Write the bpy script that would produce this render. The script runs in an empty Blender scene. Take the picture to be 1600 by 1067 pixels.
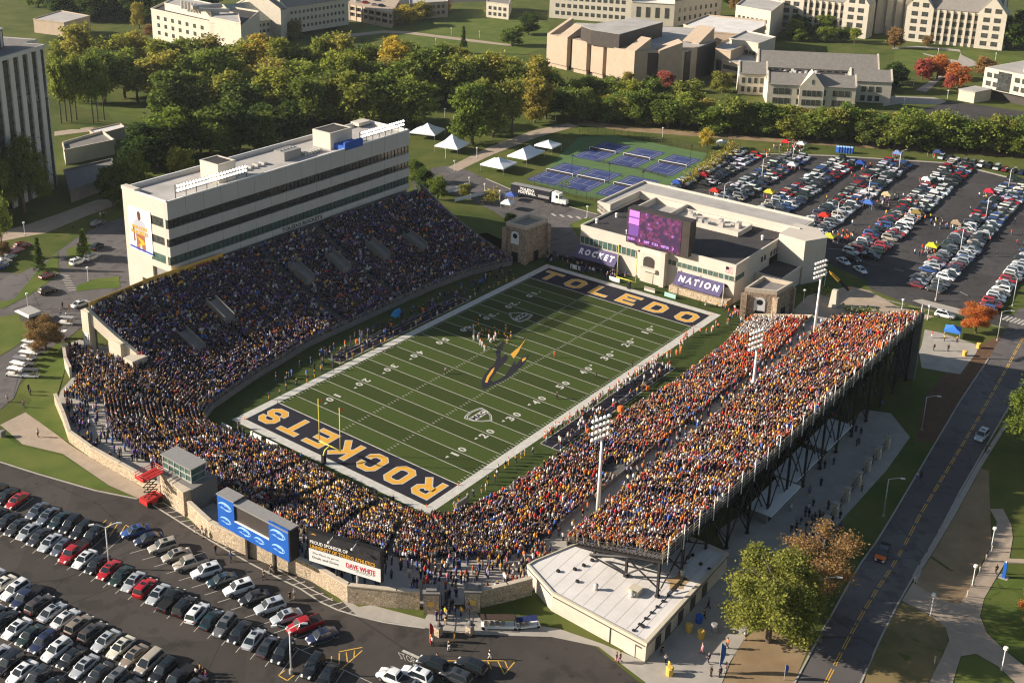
# A football stadium on a campus, seen from the air on a low-sun autumn afternoon.
# World axes: x along the football field, y across it, z up, metres; the playing surface is z = 0.
import bpy, bmesh, math, random
import numpy as np
from mathutils import Vector, Matrix
random.seed(7)
rng = np.random.default_rng(11)
C = bpy.context.scene.collection
S = bpy.context.scene
R = math.radians

# ---------------------------------------------------------------- camera
CAM = (-193.533, -140.937, 118.918)
YAW, PITCH, ROLL, FPX, CX, CY = 0.684621, -0.322217, 0.00928, 1812.492, 693.578, 310.696
_f = Vector((math.cos(PITCH)*math.cos(YAW), math.cos(PITCH)*math.sin(YAW), math.sin(PITCH)))
_r = _f.cross(Vector((0, 0, 1))).normalized(); _u = _r.cross(_f)
RT = _r*math.cos(ROLL)+_u*math.sin(ROLL); UP = -_r*math.sin(ROLL)+_u*math.cos(ROLL)
cd = bpy.data.cameras.new('camera'); cam = bpy.data.objects.new('camera', cd); C.objects.link(cam)
cam.matrix_world = Matrix(((RT.x, UP.x, -_f.x, CAM[0]), (RT.y, UP.y, -_f.y, CAM[1]), (RT.z, UP.z, -_f.z, CAM[2]), (0, 0, 0, 1)))
cd.sensor_width = 36; cd.lens = 36*FPX/1600
cd.shift_x = (800-CX)/1600; cd.shift_y = -(533.5-CY)/1600
cd.clip_start = 1; cd.clip_end = 9000
S.camera = cam

def ray(px, py):
    return (RT*((px-CX)/FPX) - UP*((py-CY)/FPX) + _f)
def U(px, py, z=0.0):
    """survey point: where the photograph's pixel lies on the level z"""
    v = ray(px, py); k = (z-CAM[2])/v.z
    return Vector((CAM[0]+v.x*k, CAM[1]+v.y*k, z))
def onx(px, py, x):
    v = ray(px, py); k = (x-CAM[0])/v.x
    return Vector((x, CAM[1]+v.y*k, CAM[2]+v.z*k))
def ony(px, py, y):
    v = ray(px, py); k = (y-CAM[1])/v.y
    return Vector((CAM[0]+v.x*k, y, CAM[2]+v.z*k))
def sst(a, b, x):
    t = min(1, max(0, (x-a)/(b-a))); return t*t*(3-2*t)
def H(x, y):
    """height of the ground: 5 m above the turf on the near and left sides, falling to 0 on the far side"""
    k = min(1, max(0, (y+60)/120))
    xa = -50+k*95; xb = -8+k*103
    return 5*(1-sst(xa, xb, x))
def UT(px, py, dz=0.0):
    z = 2.0
    for _ in range(12):
        p = U(px, py, z); z = H(p.x, p.y)+dz
    return U(px, py, z)

# ---------------------------------------------------------------- materials
def mat(name, col, rough=0.8, noise=0.0, scale=3.0, metal=0.0, col2=None, spec=0.3, emit=None, coords='Object', detail=4, alpha=None, wave=None):
    m = bpy.data.materials.new(name); m.use_nodes = True
    nt = m.node_tree; b = nt.nodes['Principled BSDF']
    b.inputs['Base Color'].default_value = (*col, 1); b.inputs['Roughness'].default_value = rough
    b.inputs['Metallic'].default_value = metal; b.inputs['Specular IOR Level'].default_value = spec
    if noise or col2:
        tc = nt.nodes.new('ShaderNodeTexCoord'); n = nt.nodes.new('ShaderNodeTexNoise')
        n.inputs['Scale'].default_value = scale; n.inputs['Detail'].default_value = detail
        n.inputs['Roughness'].default_value = 0.65
        nt.links.new(tc.outputs[coords], n.inputs['Vector'])
        r = nt.nodes.new('ShaderNodeValToRGB')
        c2 = col2 or tuple(min(1, c*(1+noise)) for c in col); c1 = col if col2 else tuple(c*(1-noise) for c in col)
        r.color_ramp.elements[0].position = 0.33; r.color_ramp.elements[1].position = 0.67
        r.color_ramp.elements[0].color = (*c1, 1); r.color_ramp.elements[1].color = (*c2, 1)
        nt.links.new(n.outputs['Fac'], r.inputs['Fac']); nt.links.new(r.outputs['Color'], b.inputs['Base Color'])
        m['ramp'] = r.name
    if emit:
        b.inputs['Emission Color'].default_value = (*emit[:3], 1); b.inputs['Emission Strength'].default_value = emit[3]
    return m
def objcol(name, rough=0.5, spec=0.4, coat=0.0, var=0.0, metal=0.0):
    """colour comes from the object: cars, clothes, tents"""
    m = bpy.data.materials.new(name); m.use_nodes = True
    nt = m.node_tree; b = nt.nodes['Principled BSDF']; o = nt.nodes.new('ShaderNodeObjectInfo')
    b.inputs['Roughness'].default_value = rough; b.inputs['Specular IOR Level'].default_value = spec
    b.inputs['Coat Weight'].default_value = coat; b.inputs['Coat Roughness'].default_value = 0.08; b.inputs['Metallic'].default_value = metal
    nt.links.new(o.outputs['Color'], b.inputs['Base Color'])
    return m
def brick_mat(name, c1, c2, cm, scale, bw=0.6, rh=0.3, mortar=0.02):
    m = bpy.data.materials.new(name); m.use_nodes = True
    nt = m.node_tree; b = nt.nodes['Principled BSDF']; b.inputs['Roughness'].default_value = 0.9
    tc = nt.nodes.new('ShaderNodeTexCoord'); v = nt.nodes.new('ShaderNodeTexVoronoi'); v.inputs['Scale'].default_value = scale
    nt.links.new(tc.outputs['Object'], v.inputs['Vector'])
    r = nt.nodes.new('ShaderNodeValToRGB'); r.color_ramp.elements[0].color = (*c1, 1); r.color_ramp.elements[1].color = (*c2, 1)
    sp = nt.nodes.new('ShaderNodeSeparateColor'); nt.links.new(v.outputs['Color'], sp.inputs['Color'])
    nt.links.new(sp.outputs['Red'], r.inputs['Fac'])
    v2 = nt.nodes.new('ShaderNodeTexVoronoi'); v2.feature = 'DISTANCE_TO_EDGE'; v2.inputs['Scale'].default_value = scale
    nt.links.new(tc.outputs['Object'], v2.inputs['Vector'])
    lt = nt.nodes.new('ShaderNodeMath'); lt.operation = 'LESS_THAN'; lt.inputs[1].default_value = 0.05
    nt.links.new(v2.outputs['Distance'], lt.inputs[0])
    mx = nt.nodes.new('ShaderNodeMix'); mx.data_type = 'RGBA'
    nt.links.new(lt.outputs[0], mx.inputs['Factor']); nt.links.new(r.outputs['Color'], mx.inputs['A']); mx.inputs['B'].default_value = (*cm, 1)
    nt.links.new(mx.outputs['Result'], b.inputs['Base Color'])
    return m
def leaf_mat(name):
    m = bpy.data.materials.new(name); m.use_nodes = True
    nt = m.node_tree; nt.nodes.clear()
    out = nt.nodes.new('ShaderNodeOutputMaterial'); o = nt.nodes.new('ShaderNodeObjectInfo')
    at = nt.nodes.new('ShaderNodeAttribute'); at.attribute_name = 'tint'
    hsv = nt.nodes.new('ShaderNodeHueSaturation')
    mr = nt.nodes.new('ShaderNodeMapRange'); mr.inputs['To Min'].default_value = 0.55; mr.inputs['To Max'].default_value = 1.5
    nt.links.new(at.outputs['Fac'], mr.inputs['Value'])
    mh = nt.nodes.new('ShaderNodeMapRange'); mh.inputs['To Min'].default_value = 0.515; mh.inputs['To Max'].default_value = 0.488
    nt.links.new(at.outputs['Fac'], mh.inputs['Value'])
    nt.links.new(o.outputs['Color'], hsv.inputs['Color']); nt.links.new(mr.outputs['Result'], hsv.inputs['Value']); nt.links.new(mh.outputs['Result'], hsv.inputs['Hue'])
    d = nt.nodes.new('ShaderNodeBsdfDiffuse'); t = nt.nodes.new('ShaderNodeBsdfTranslucent'); mx = nt.nodes.new('ShaderNodeMixShader')
    mx.inputs['Fac'].default_value = 0.42
    nt.links.new(hsv.outputs['Color'], d.inputs['Color']); nt.links.new(hsv.outputs['Color'], t.inputs['Color'])
    nt.links.new(d.outputs[0], mx.inputs[1]); nt.links.new(t.outputs[0], mx.inputs[2]); nt.links.new(mx.outputs[0], out.inputs['Surface'])
    return m
def vcol_mat(name, rough=0.85):
    m = bpy.data.materials.new(name); m.use_nodes = True
    nt = m.node_tree; b = nt.nodes['Principled BSDF']; b.inputs['Roughness'].default_value = rough
    b.inputs['Specular IOR Level'].default_value = 0.2
    a = nt.nodes.new('ShaderNodeAttribute'); a.attribute_name = 'Col'
    nt.links.new(a.outputs['Color'], b.inputs['Base Color'])
    return m
def turf_mat():
    m = mat('turf', (0.046, 0.066, 0.013), 0.9, 0.16, 2.2, spec=0.15)
    nt = m.node_tree; b = nt.nodes['Principled BSDF']; r = nt.nodes[m['ramp']]
    tc = nt.nodes.new('ShaderNodeTexCoord'); sx = nt.nodes.new('ShaderNodeSeparateXYZ'); nt.links.new(tc.outputs['Object'], sx.inputs[0])
    k = nt.nodes.new('ShaderNodeMath'); k.operation = 'MULTIPLY'; k.inputs[1].default_value = math.pi/4.572; nt.links.new(sx.outputs['X'], k.inputs[0])
    s = nt.nodes.new('ShaderNodeMath'); s.operation = 'SINE'; nt.links.new(k.outputs[0], s.inputs[0])
    g = nt.nodes.new('ShaderNodeMath'); g.operation = 'GREATER_THAN'; g.inputs[1].default_value = 0; nt.links.new(s.outputs[0], g.inputs[0])
    mr = nt.nodes.new('ShaderNodeMapRange'); mr.inputs['To Min'].default_value = 0.82; mr.inputs['To Max'].default_value = 1.12; nt.links.new(g.outputs[0], mr.inputs['Value'])
    mx = nt.nodes.new('ShaderNodeVectorMath'); mx.operation = 'SCALE'
    nt.links.new(r.outputs['Color'], mx.inputs[0]); nt.links.new(mr.outputs['Result'], mx.inputs['Scale'])
    nt.links.new(mx.outputs[0], b.inputs['Base Color'])
    return m
M = {}
M['grass'] = mat('grass', (0.05, 0.078, 0.014), 0.95, col2=(0.12, 0.125, 0.032), scale=0.07, detail=14, spec=0.1)
M['lawn'] = mat('lawn', (0.07, 0.11, 0.018), 0.95, col2=(0.135, 0.15, 0.036), scale=0.11, detail=14, spec=0.1)
M['dirt'] = mat('dirt', (0.22, 0.15, 0.085), 0.95, col2=(0.31, 0.225, 0.13), scale=0.16, detail=8, spec=0.1)
M['mulch'] = mat('mulch', (0.12, 0.065, 0.035), 0.95, 0.25, 0.5)
M['drygrass'] = mat('dry_grass', (0.11, 0.1, 0.03), 0.95, col2=(0.23, 0.16, 0.07), scale=0.18, detail=8)
def asphalt(name, c1, c2):
    m = mat(name, c1, 0.88, col2=c2, scale=0.07, detail=12, spec=0.25); nt = m.node_tree; b = nt.nodes['Principled BSDF']; r = nt.nodes[m['ramp']]
    tc = nt.nodes.new('ShaderNodeTexCoord'); prev = r.outputs['Color']
    def layer(node, sock, lo, hi, dark):
        nonlocal prev
        nt.links.new(tc.outputs['Object'], node.inputs['Vector']); q = nt.nodes.new('ShaderNodeMapRange'); q.inputs['From Min'].default_value = lo; q.inputs['From Max'].default_value = hi; q.inputs['To Min'].default_value = dark; q.inputs['To Max'].default_value = 1
        nt.links.new(node.outputs[sock], q.inputs['Value']); x = nt.nodes.new('ShaderNodeVectorMath'); x.operation = 'SCALE'; nt.links.new(prev, x.inputs[0]); nt.links.new(q.outputs['Result'], x.inputs['Scale']); prev = x.outputs[0]
    n = nt.nodes.new('ShaderNodeTexNoise'); n.inputs['Scale'].default_value = .35; n.inputs['Detail'].default_value = 4; layer(n, 'Fac', .36, .46, .72)
    v = nt.nodes.new('ShaderNodeTexVoronoi'); v.feature = 'DISTANCE_TO_EDGE'; v.inputs['Scale'].default_value = .045; layer(v, 'Distance', .002, .006, .6)
    v = nt.nodes.new('ShaderNodeTexVoronoi'); v.feature = 'F1'; v.inputs['Scale'].default_value = .32; layer(v, 'Distance', .05, .13, .6)
    v = nt.nodes.new('ShaderNodeTexVoronoi'); v.distance = 'CHEBYCHEV'; v.inputs['Scale'].default_value = .05; sp = nt.nodes.new('ShaderNodeSeparateColor'); nt.links.new(tc.outputs['Object'], v.inputs['Vector']); nt.links.new(v.outputs['Color'], sp.inputs[0])
    q = nt.nodes.new('ShaderNodeMapRange'); q.inputs['To Min'].default_value = .86; q.inputs['To Max'].default_value = 1.14; nt.links.new(sp.outputs[0], q.inputs['Value']); x = nt.nodes.new('ShaderNodeVectorMath'); x.operation = 'SCALE'; nt.links.new(prev, x.inputs[0]); nt.links.new(q.outputs[0], x.inputs['Scale'])
    nt.links.new(x.outputs[0], b.inputs['Base Color']); return m
M['asphalt'] = asphalt('asphalt', (0.046, 0.039, 0.034), (0.066, 0.056, 0.048))
M['asphalt2'] = asphalt('asphalt_grey', (0.045, 0.041, 0.04), (0.066, 0.06, 0.058))
M['road'] = asphalt('road_asphalt', (0.1, 0.09, 0.087), (0.135, 0.12, 0.115))
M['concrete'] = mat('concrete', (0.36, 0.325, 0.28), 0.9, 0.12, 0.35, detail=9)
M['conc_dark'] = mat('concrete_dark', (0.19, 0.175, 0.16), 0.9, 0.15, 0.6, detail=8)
M['step'] = mat('bleacher_concrete', (0.1, 0.095, 0.09), 0.8, 0.15, 1.5)
M['alu'] = mat('bleacher_aluminium', (0.16, 0.15, 0.15), 0.6, 0.1, 2.0)
M['path'] = mat('path_concrete', (0.37, 0.29, 0.215), 0.9, 0.12, 0.4, detail=9)
M['cream'] = mat('cream_panel', (0.56, 0.5, 0.42), 0.75, 0.05, 0.3, detail=8)
M['cream2'] = mat('cream_stone', (0.55, 0.48, 0.37), 0.8, 0.07, 0.5, detail=8)
M['grey_panel'] = mat('grey_panel', (0.5, 0.47, 0.43), 0.75, 0.05, 0.3, detail=8)
M['stonewall'] = brick_mat('rubble_stone', (0.4, 0.3, 0.2), (0.58, 0.46, 0.31), (0.22, 0.17, 0.12), 2.3)
M['stonetower'] = brick_mat('tower_stone', (0.27, 0.19, 0.13), (0.5, 0.38, 0.26), (0.13, 0.09, 0.06), 2.0)
M['cap'] = mat('stone_cap', (0.5, 0.42, 0.32), 0.85, 0.1, 1)
M['limestone'] = mat('limestone', (0.54, 0.48, 0.385), 0.85, 0.09, 0.5, detail=9)
M['brickhall'] = mat('hall_panel', (0.43, 0.335, 0.245), 0.85, 0.08, 0.4, detail=9)
M['slate'] = mat('slate_roof', (0.22, 0.2, 0.18), 0.85, 0.14, 0.8, detail=8)
M['flatroof'] = mat('flat_roof', (0.33, 0.31, 0.29), 0.9, col2=(0.47, 0.435, 0.4), scale=0.12, detail=9)
M['darkroof'] = mat('dark_roof', (0.05, 0.045, 0.045), 0.9, 0.2, 0.3, detail=8)
M['whiteroof'] = mat('white_roof', (0.58, 0.54, 0.5), 0.85, col2=(0.74, 0.7, 0.66), scale=0.16, detail=10)
M['darkbox'] = mat('bronze_metal', (0.055, 0.045, 0.04), 0.5, 0.15, 0.5)
M['glass'] = mat('dark_glass', (0.012, 0.017, 0.019), 0.12, col2=(0.085, 0.085, 0.075), scale=1.1, detail=8, spec=0.6)  # paler blotches are reflections and lit interiors painted into the glass colour
M['greenglass'] = mat('green_glass', (0.07, 0.12, 0.1), 0.12, 0.3, 0.8, spec=0.6)
M['carglass'] = mat('car_glass', (0.012, 0.018, 0.022), 0.08, spec=0.7)
M['tyre'] = mat('tyre_rubber', (0.012, 0.012, 0.012), 0.9)
M['rim'] = mat('wheel_rim', (0.45, 0.45, 0.46), 0.35, metal=0.8)
M['paint'] = objcol('car_paint', 0.32, 0.5, 0.8)
M['cloth'] = objcol('clothing', 0.9, 0.15)
M['canvas'] = objcol('tent_canvas', 0.8, 0.2)
M['lamp_w'] = mat('headlight_glass', (0.75, 0.75, 0.72), 0.2, spec=0.6)
M['lamp_r'] = mat('taillight_glass', (0.35, 0.01, 0.01), 0.25, spec=0.6)
M['white'] = mat('white_paint', (0.78, 0.76, 0.72), 0.6, 0.04, 2)
M['line'] = mat('white_marking', (0.42, 0.39, 0.34), 0.85, 0.18, 2.5, detail=8)
M['fieldwhite'] = mat('field_white', (0.5, 0.48, 0.43), 0.9, 0.14, 0.8, detail=8)
M['yellowline'] = mat('yellow_marking', (0.62, 0.36, 0.06), 0.85, 0.2, 2.5, detail=8)
M['gold'] = mat('team_gold', (0.66, 0.34, 0.04), 0.85, 0.06, 1)
M['navy'] = mat('team_navy', (0.013, 0.012, 0.02), 0.85, 0.12, 1)
M['purple'] = mat('awning_navy', (0.09, 0.075, 0.16), 0.8, 0.1, 1)
M['steel'] = mat('dark_steel', (0.025, 0.022, 0.022), 0.6, 0.2, 2)
M['galv'] = mat('galvanised_steel', (0.5, 0.47, 0.43), 0.5, 0.1, 2, metal=0.3)
M['rail'] = mat('rail_metal', (0.4, 0.33, 0.25), 0.5, 0.1, 2)
M['yellowpost'] = mat('goal_yellow', (0.8, 0.68, 0.1), 0.5)
M['orange'] = mat('orange_fabric', (0.8, 0.16, 0.03), 0.7)
M['red'] = mat('red_paint', (0.5, 0.03, 0.025), 0.5)
M['blue'] = mat('blue_panel', (0.015, 0.1, 0.42), 0.5, 0.06, 0.6)
M['lightblue'] = mat('pale_blue_print', (0.3, 0.52, 0.85), 0.5)
M['bluefab'] = mat('blue_fabric', (0.03, 0.1, 0.4), 0.8)
M['court'] = mat('court_blue', (0.035, 0.055, 0.17), 0.85, 0.08, 0.5)
M['courtgreen'] = mat('court_green', (0.085, 0.15, 0.05), 0.9, 0.12, 0.3)
M['bark'] = mat('bark', (0.1, 0.075, 0.055), 0.95, 0.3, 4)
M['leaf'] = leaf_mat('leaves')
M['crowd'] = vcol_mat('crowd_clothing')
M['carcol'] = vcol_mat('row_car_paint', 0.35)
M['turf'] = turf_mat()
M['turf_out'] = mat('turf_apron', (0.042, 0.062, 0.013), 0.9, 0.2, 0.6, detail=8, spec=0.15)
M['skin'] = mat('skin', (0.42, 0.24, 0.16), 0.6)
M['flood'] = mat('flood_lamp', (0.8, 0.78, 0.72), 0.25, spec=0.6)
M['floodlit'] = mat('lit_flood_lamp', (0.9, 0.88, 0.8), 0.3, emit=(1, 0.95, 0.85, 1.2))
M['banner'] = mat('banner_white', (0.75, 0.73, 0.7), 0.7)
M['gold_banner'] = mat('gold_banner', (0.7, 0.42, 0.08), 0.8, 0.1, 3)
M['black'] = mat('black', (0.012, 0.012, 0.013), 0.6)
M['grey'] = mat('grey', (0.25, 0.24, 0.23), 0.7, 0.1, 2)
M['glasshouse'] = mat('greenhouse_glass', (0.3, 0.32, 0.27), 0.2, 0.25, 0.6, spec=0.6)
M['redtext'] = mat('red_print', (0.6, 0.03, 0.05), 0.6)
M['blackprint'] = mat('black_print', (0.03, 0.028, 0.03), 0.6, 0.35, 1.2)

# ---------------------------------------------------------------- object helpers
def tag(o, label=None, cat=None, group=None, kind=None):
    if label: o['label'] = label
    if cat: o['category'] = cat
    if group: o['group'] = group
    if kind: o['kind'] = kind
    return o
def thing(name, loc, label, cat, group=None, rz=0.0):
    o = bpy.data.objects.new(name, None); C.objects.link(o); o.location = loc; o.rotation_euler = (0, 0, rz)
    o.empty_display_size = 0.5
    return tag(o, label, cat, group)
def mobj(name, me, parent=None, loc=None, rot=None, scale=None, color=None):
    o = bpy.data.objects.new(name, me); C.objects.link(o)
    if parent: o.parent = parent
    if loc is not None: o.location = loc
    if rot is not None: o.rotation_euler = rot
    if scale is not None: o.scale = scale
    if color is not None: o.color = (*color, 1)
    return o
class MB:
    """collects boxes, prisms and bars (in world coordinates) and links them as ONE mesh object"""
    def __init__(s): s.v = []; s.f = []; s.m = []; s.cur = 0
    def add(s, vs, fs):
        n = len(s.v); s.v += [tuple(v) for v in vs]; s.f += [tuple(i+n for i in f) for f in fs]; s.m += [s.cur]*len(fs); return s
    def box(s, x0, x1, y0, y1, z0, z1):
        return s.add([(x0, y0, z0), (x1, y0, z0), (x1, y1, z0), (x0, y1, z0), (x0, y0, z1), (x1, y0, z1), (x1, y1, z1), (x0, y1, z1)],
                     [(3, 2, 1, 0), (4, 5, 6, 7), (0, 1, 5, 4), (1, 2, 6, 5), (2, 3, 7, 6), (3, 0, 4, 7)])
    def obox(s, c, dx, sx, sy, z0, z1):
        """box centred at c (x, y), long axis dx (unit), half sizes sx, sy"""
        dx = Vector((dx[0], dx[1])).normalized(); dy = Vector((-dx.y, dx.x)); c = Vector((c[0], c[1]))
        q = [c-dx*sx-dy*sy, c+dx*sx-dy*sy, c+dx*sx+dy*sy, c-dx*sx+dy*sy]
        return s.prism(q, z0, z1)
    def prism(s, poly, z0, z1):
        n = len(poly); a = sum(poly[i][0]*poly[(i+1) % n][1]-poly[(i+1) % n][0]*poly[i][1] for i in range(n))
        if a < 0: poly = poly[::-1]
        vs = [(p[0], p[1], z0) for p in poly]+[(p[0], p[1], z1) for p in poly]
        return s.add(vs, [tuple(range(n-1, -1, -1)), tuple(range(n, 2*n))]+[(i, (i+1) % n, n+(i+1) % n, n+i) for i in range(n)])
    def hexa(s, q):
        """8 corner points: 4 bottom (ccw), 4 top"""
        return s.add(q, [(3, 2, 1, 0), (4, 5, 6, 7), (0, 1, 5, 4), (1, 2, 6, 5), (2, 3, 7, 6), (3, 0, 4, 7)])
    def quad(s, a, b, c, d): return s.add([a, b, c, d], [(0, 1, 2, 3)])
    def slab(s, a, b, c, d, t):
        """a quad given thickness t along its normal"""
        a, b, c, d = map(Vector, (a, b, c, d)); n = (b-a).cross(d-a).normalized()*t
        return s.hexa([a, b, c, d, a+n, b+n, c+n, d+n])
    def tube(s, p0, p1, r0, r1=None, n=6):
        p0, p1 = Vector(p0), Vector(p1); r1 = r0 if r1 is None else r1
        d = (p1-p0).normalized(); a = d.cross(Vector((0, 0, 1)) if abs(d.z) < 0.95 else Vector((1, 0, 0))).normalized(); b = d.cross(a)
        vs = []
        for p, r in ((p0, r0), (p1, r1)):
            for i in range(n):
                t = 2*math.pi*i/n; vs.append(p+(a*math.cos(t)+b*math.sin(t))*r)
        return s.add(vs, [tuple(range(n)), tuple(range(2*n-1, n-1, -1))]+[(i, n+i, n+(i+1) % n, (i+1) % n) for i in range(n)])
    def ball(s, c, r, n=8, m=5, sz=1.0):
        vs = []; fs = []
        for j in range(m+1):
            ph = math.pi*j/m
            for i in range(n):
                t = 2*math.pi*i/n; vs.append((c[0]+r*math.sin(ph)*math.cos(t), c[1]+r*math.sin(ph)*math.sin(t), c[2]+r*sz*math.cos(ph)))
        for j in range(m):
            for i in range(n): fs.append((j*n+i, (j+1)*n+i, (j+1)*n+(i+1) % n, j*n+(i+1) % n))
        return s.add(vs, fs)
    def mesh(s, name, mats, off=(0, 0, 0), smooth=False):
        me = bpy.data.meshes.new(name)
        me.from_pydata([(v[0]-off[0], v[1]-off[1], v[2]-off[2]) for v in s.v], [], s.f)
        for m in (mats if isinstance(mats, (list, tuple)) else [mats]): me.materials.append(m)
        if max(s.m, default=0): me.polygons.foreach_set('material_index', s.m)
        if smooth: me.polygons.foreach_set('use_smooth', [True]*len(s.f))
        me.update(); return me
    def build(s, name, mats, parent=None, smooth=False, off=None):
        if off is None: off = tuple(parent.location) if parent and parent.parent is None else ((0, 0, 0) if not parent else tuple(parent['org']) if 'org' in parent else (0, 0, 0))
        o = mobj(name, s.mesh(name, mats, off, smooth), parent)
        return o
def part(parent, name, mats, mb, smooth=False):
    return mb.build(name, mats, parent, smooth)
def sub(parent_part, root, name, mats, mb):
    """a sub-part: same coordinates as its part (parts sit at the thing's base)"""
    o = mobj(name, mb.mesh(name, mats, tuple(root.location)), parent_part); return o
def solid(name, mats, mb, label, cat, group=None, smooth=False):
    """a thing that is one mesh, its origin at its base"""
    xs = [v[0] for v in mb.v]; ys = [v[1] for v in mb.v]; z0 = min(v[2] for v in mb.v)
    c = ((min(xs)+max(xs))/2, (min(ys)+max(ys))/2, z0)
    o = mobj(name, mb.mesh(name, mats, c, smooth)); o.location = c
    return tag(o, label, cat, group)
def text_mesh(txt, size=1.0, bold=0.0, depth=0.0, align='CENTER'):
    cu = bpy.data.curves.new('lettering', 'FONT'); cu.body = txt; cu.size = size; cu.align_x = align; cu.align_y = 'CENTER'
    cu.offset = bold; cu.extrude = depth; cu.resolution_u = 2
    o = bpy.data.objects.new('lettering', cu); C.objects.link(o)
    dg = bpy.context.evaluated_depsgraph_get(); dg.update()
    me = bpy.data.meshes.new_from_object(o.evaluated_get(dg)); bpy.data.objects.remove(o); bpy.data.curves.remove(cu)
    return me
def put_text(name, txt, mtl, org, right, up, width=None, height=1.0, parent=None, bold=0.0, align='CENTER', off=0.02):
    """lettering on a plane: org = centre, right/up = unit vectors; fitted to width x height"""
    me = text_mesh(txt, 1.0, bold, 0.0, align)
    n = len(me.vertices); co = np.empty(n*3); me.vertices.foreach_get('co', co); co = co.reshape(-1, 3)
    lo, hi = co.min(0), co.max(0); s = hi-lo
    ky = height/s[1]; kx = (width/s[0]) if width else ky
    cx = {'CENTER': (lo[0]+hi[0])/2, 'LEFT': lo[0]}[align]
    r, u = Vector(right).normalized(), Vector(up).normalized(); nn = r.cross(u).normalized()
    po = Vector(org)+nn*off; base = Vector(parent.location) if parent else Vector((0, 0, 0))
    out = [(po-base)+r*((c[0]-cx)*kx)+u*((c[1]-(lo[1]+hi[1])/2)*ky) for c in co]
    me.vertices.foreach_set('co', np.array([tuple(v) for v in out]).ravel()); me.update()
    me.materials.clear(); me.materials.append(mtl); me.name = name
    return mobj(name, me, parent)
# ---------------------------------------------------------------- seating outlines (rail line and top line), used by ground, stands and crowd
CON = 5.2                                                   # level of the concourse
RAIL = [(50, 33.5), (37, 37.3), (22, 38.9), (-22, 39), (-42.7, 35.8), (-56.5, 32.8)]
RAIL_C = [(-56.5, 32.8), (-60.5, 30.5), (-63, 26.5), (-63.2, 20), (-61.5, 14.5), (-60.7, 5), (-61, -7), (-61, -20), (-60.3, -26), (-57.5, -30.5), (-53.5, -32.5)]
RAIL_R = [(-53.5, -32.5), (-42, -34), (-14, -35.2), (14.7, -37), (37, -36.7), (48, -35), (56.5, -34.4)]
TOP_L = [(52, 67.6, 13.5), (37, 68.2, 13.5), (22, 68.5, 13.5), (-22, 68.8, 13.5), (-44, 68.6, 13.9), (-61.8, 66.5, 14.2)]
TOP_C = [(-59.5, 52.5, CON), (-74.5, 45, CON), (-79.5, 36.5, CON), (-82.5, 25.5, CON), (-83.2, 14, CON), (-84.2, 3, CON), (-83.5, -8, CON), (-79, -25, CON), (-74, -38, CON), (-64.5, -48.5, CON), (-57, -50.6, CON)]
TOP_R = [(-57, -50.6, CON), (-43, -50.6, CON), (-14, -50.6, CON), (14.7, -50.6, CON), (37, -50.4, CON), (48, -49.5, CON), (58, -48.6, CON)]
HOLE = [(52, 54)]+[(x, 54) for x in (30, 0, -30, -55)]+[(-58, 51)]+[(p[0]*0.985, p[1]) for p in TOP_C[1:]]+[(-40, -50), (0, -50), (40, -50), (63, -48), (63, 30), (58, 50)]
def inside(pt, poly):
    x, y = pt; r = False; n = len(poly)
    for i in range(n):
        x1, y1 = poly[i][:2]; x2, y2 = poly[(i+1) % n][:2]
        if (y1 > y) != (y2 > y) and x < (x2-x1)*(y-y1)/(y2-y1)+x1: r = not r
    return r
# ---------------------------------------------------------------- ground
def build_ground():
    xs = [-6000, -2500, -1000, -500]+list(range(-300, 301, 5))+[450, 700, 1200, 2500, 7000]
    v = []; f = []; n = len(xs)
    for y in xs:
        for x in xs: v.append((x, y, H(x, y)))
    for j in range(n-1):
        for i in range(n-1):
            c = ((xs[i]+xs[i+1])/2, (xs[j]+xs[j+1])/2)
            if abs(c[0]) < 100 and abs(c[1]) < 90 and inside(c, HOLE): continue
            f.append((j*n+i, j*n+i+1, (j+1)*n+i+1, (j+1)*n+i))
    me = bpy.data.meshes.new('ground'); me.from_pydata(v, [], f); me.materials.append(M['grass'])
    me.polygons.foreach_set('use_smooth', [True]*len(f))
    tag(mobj('ground', me), kind='structure')
build_ground()
def sheet(name, poly, dz, m, flat=None, kind='structure', seg=7.0):
    """a sheet laid on the ground: poly = world xy (or xyz) points"""
    bm = bmesh.new(); vs = [bm.verts.new((p[0], p[1], 0)) for p in poly]
    f = bm.faces.new(vs); f.normal_update()
    if f.normal.z < 0: f.normal_flip()
    if flat is None:
        bmesh.ops.triangulate(bm, faces=bm.faces[:])
        for _ in range(6):
            es = [e for e in bm.edges if e.calc_length() > seg]
            if not es: break
            bmesh.ops.subdivide_edges(bm, edges=es, cuts=1); bmesh.ops.triangulate(bm, faces=[q for q in bm.faces if len(q.verts) > 3])
    for q in bm.verts: q.co.z = (flat if flat is not None else H(q.co.x, q.co.y))+dz
    me = bpy.data.meshes.new(name); bm.to_mesh(me); bm.free(); me.materials.append(m)
    return tag(mobj(name, me), kind=kind)
def psheet(name, px, dz, m, **k):
    return sheet(name, [UT(*q) for q in px], dz, m, **k)
def cz(px, ox, oy, s):  # points read off an enlarged crop of the photograph
    return [(ox+a/s, oy+b/s) for a, b in px]
# near car park and its kerb
NEARLOT = [(-150, 690), (0, 722), (60, 741), (150, 767), (215, 780), (245, 786), (266, 790), (300, 818), (332, 843), (382, 866), (440, 888), (488, 909), (522, 938), (562, 950), (600, 960), (620, 972), (665, 979), (740, 989), (860, 993), (930, 1010), (1000, 1067), (1060, 1160), (-150, 1160)]
sheet('near_parking_lot', [U(*q, 5) for q in NEARLOT], 0.03, M['asphalt'], flat=5)
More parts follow.
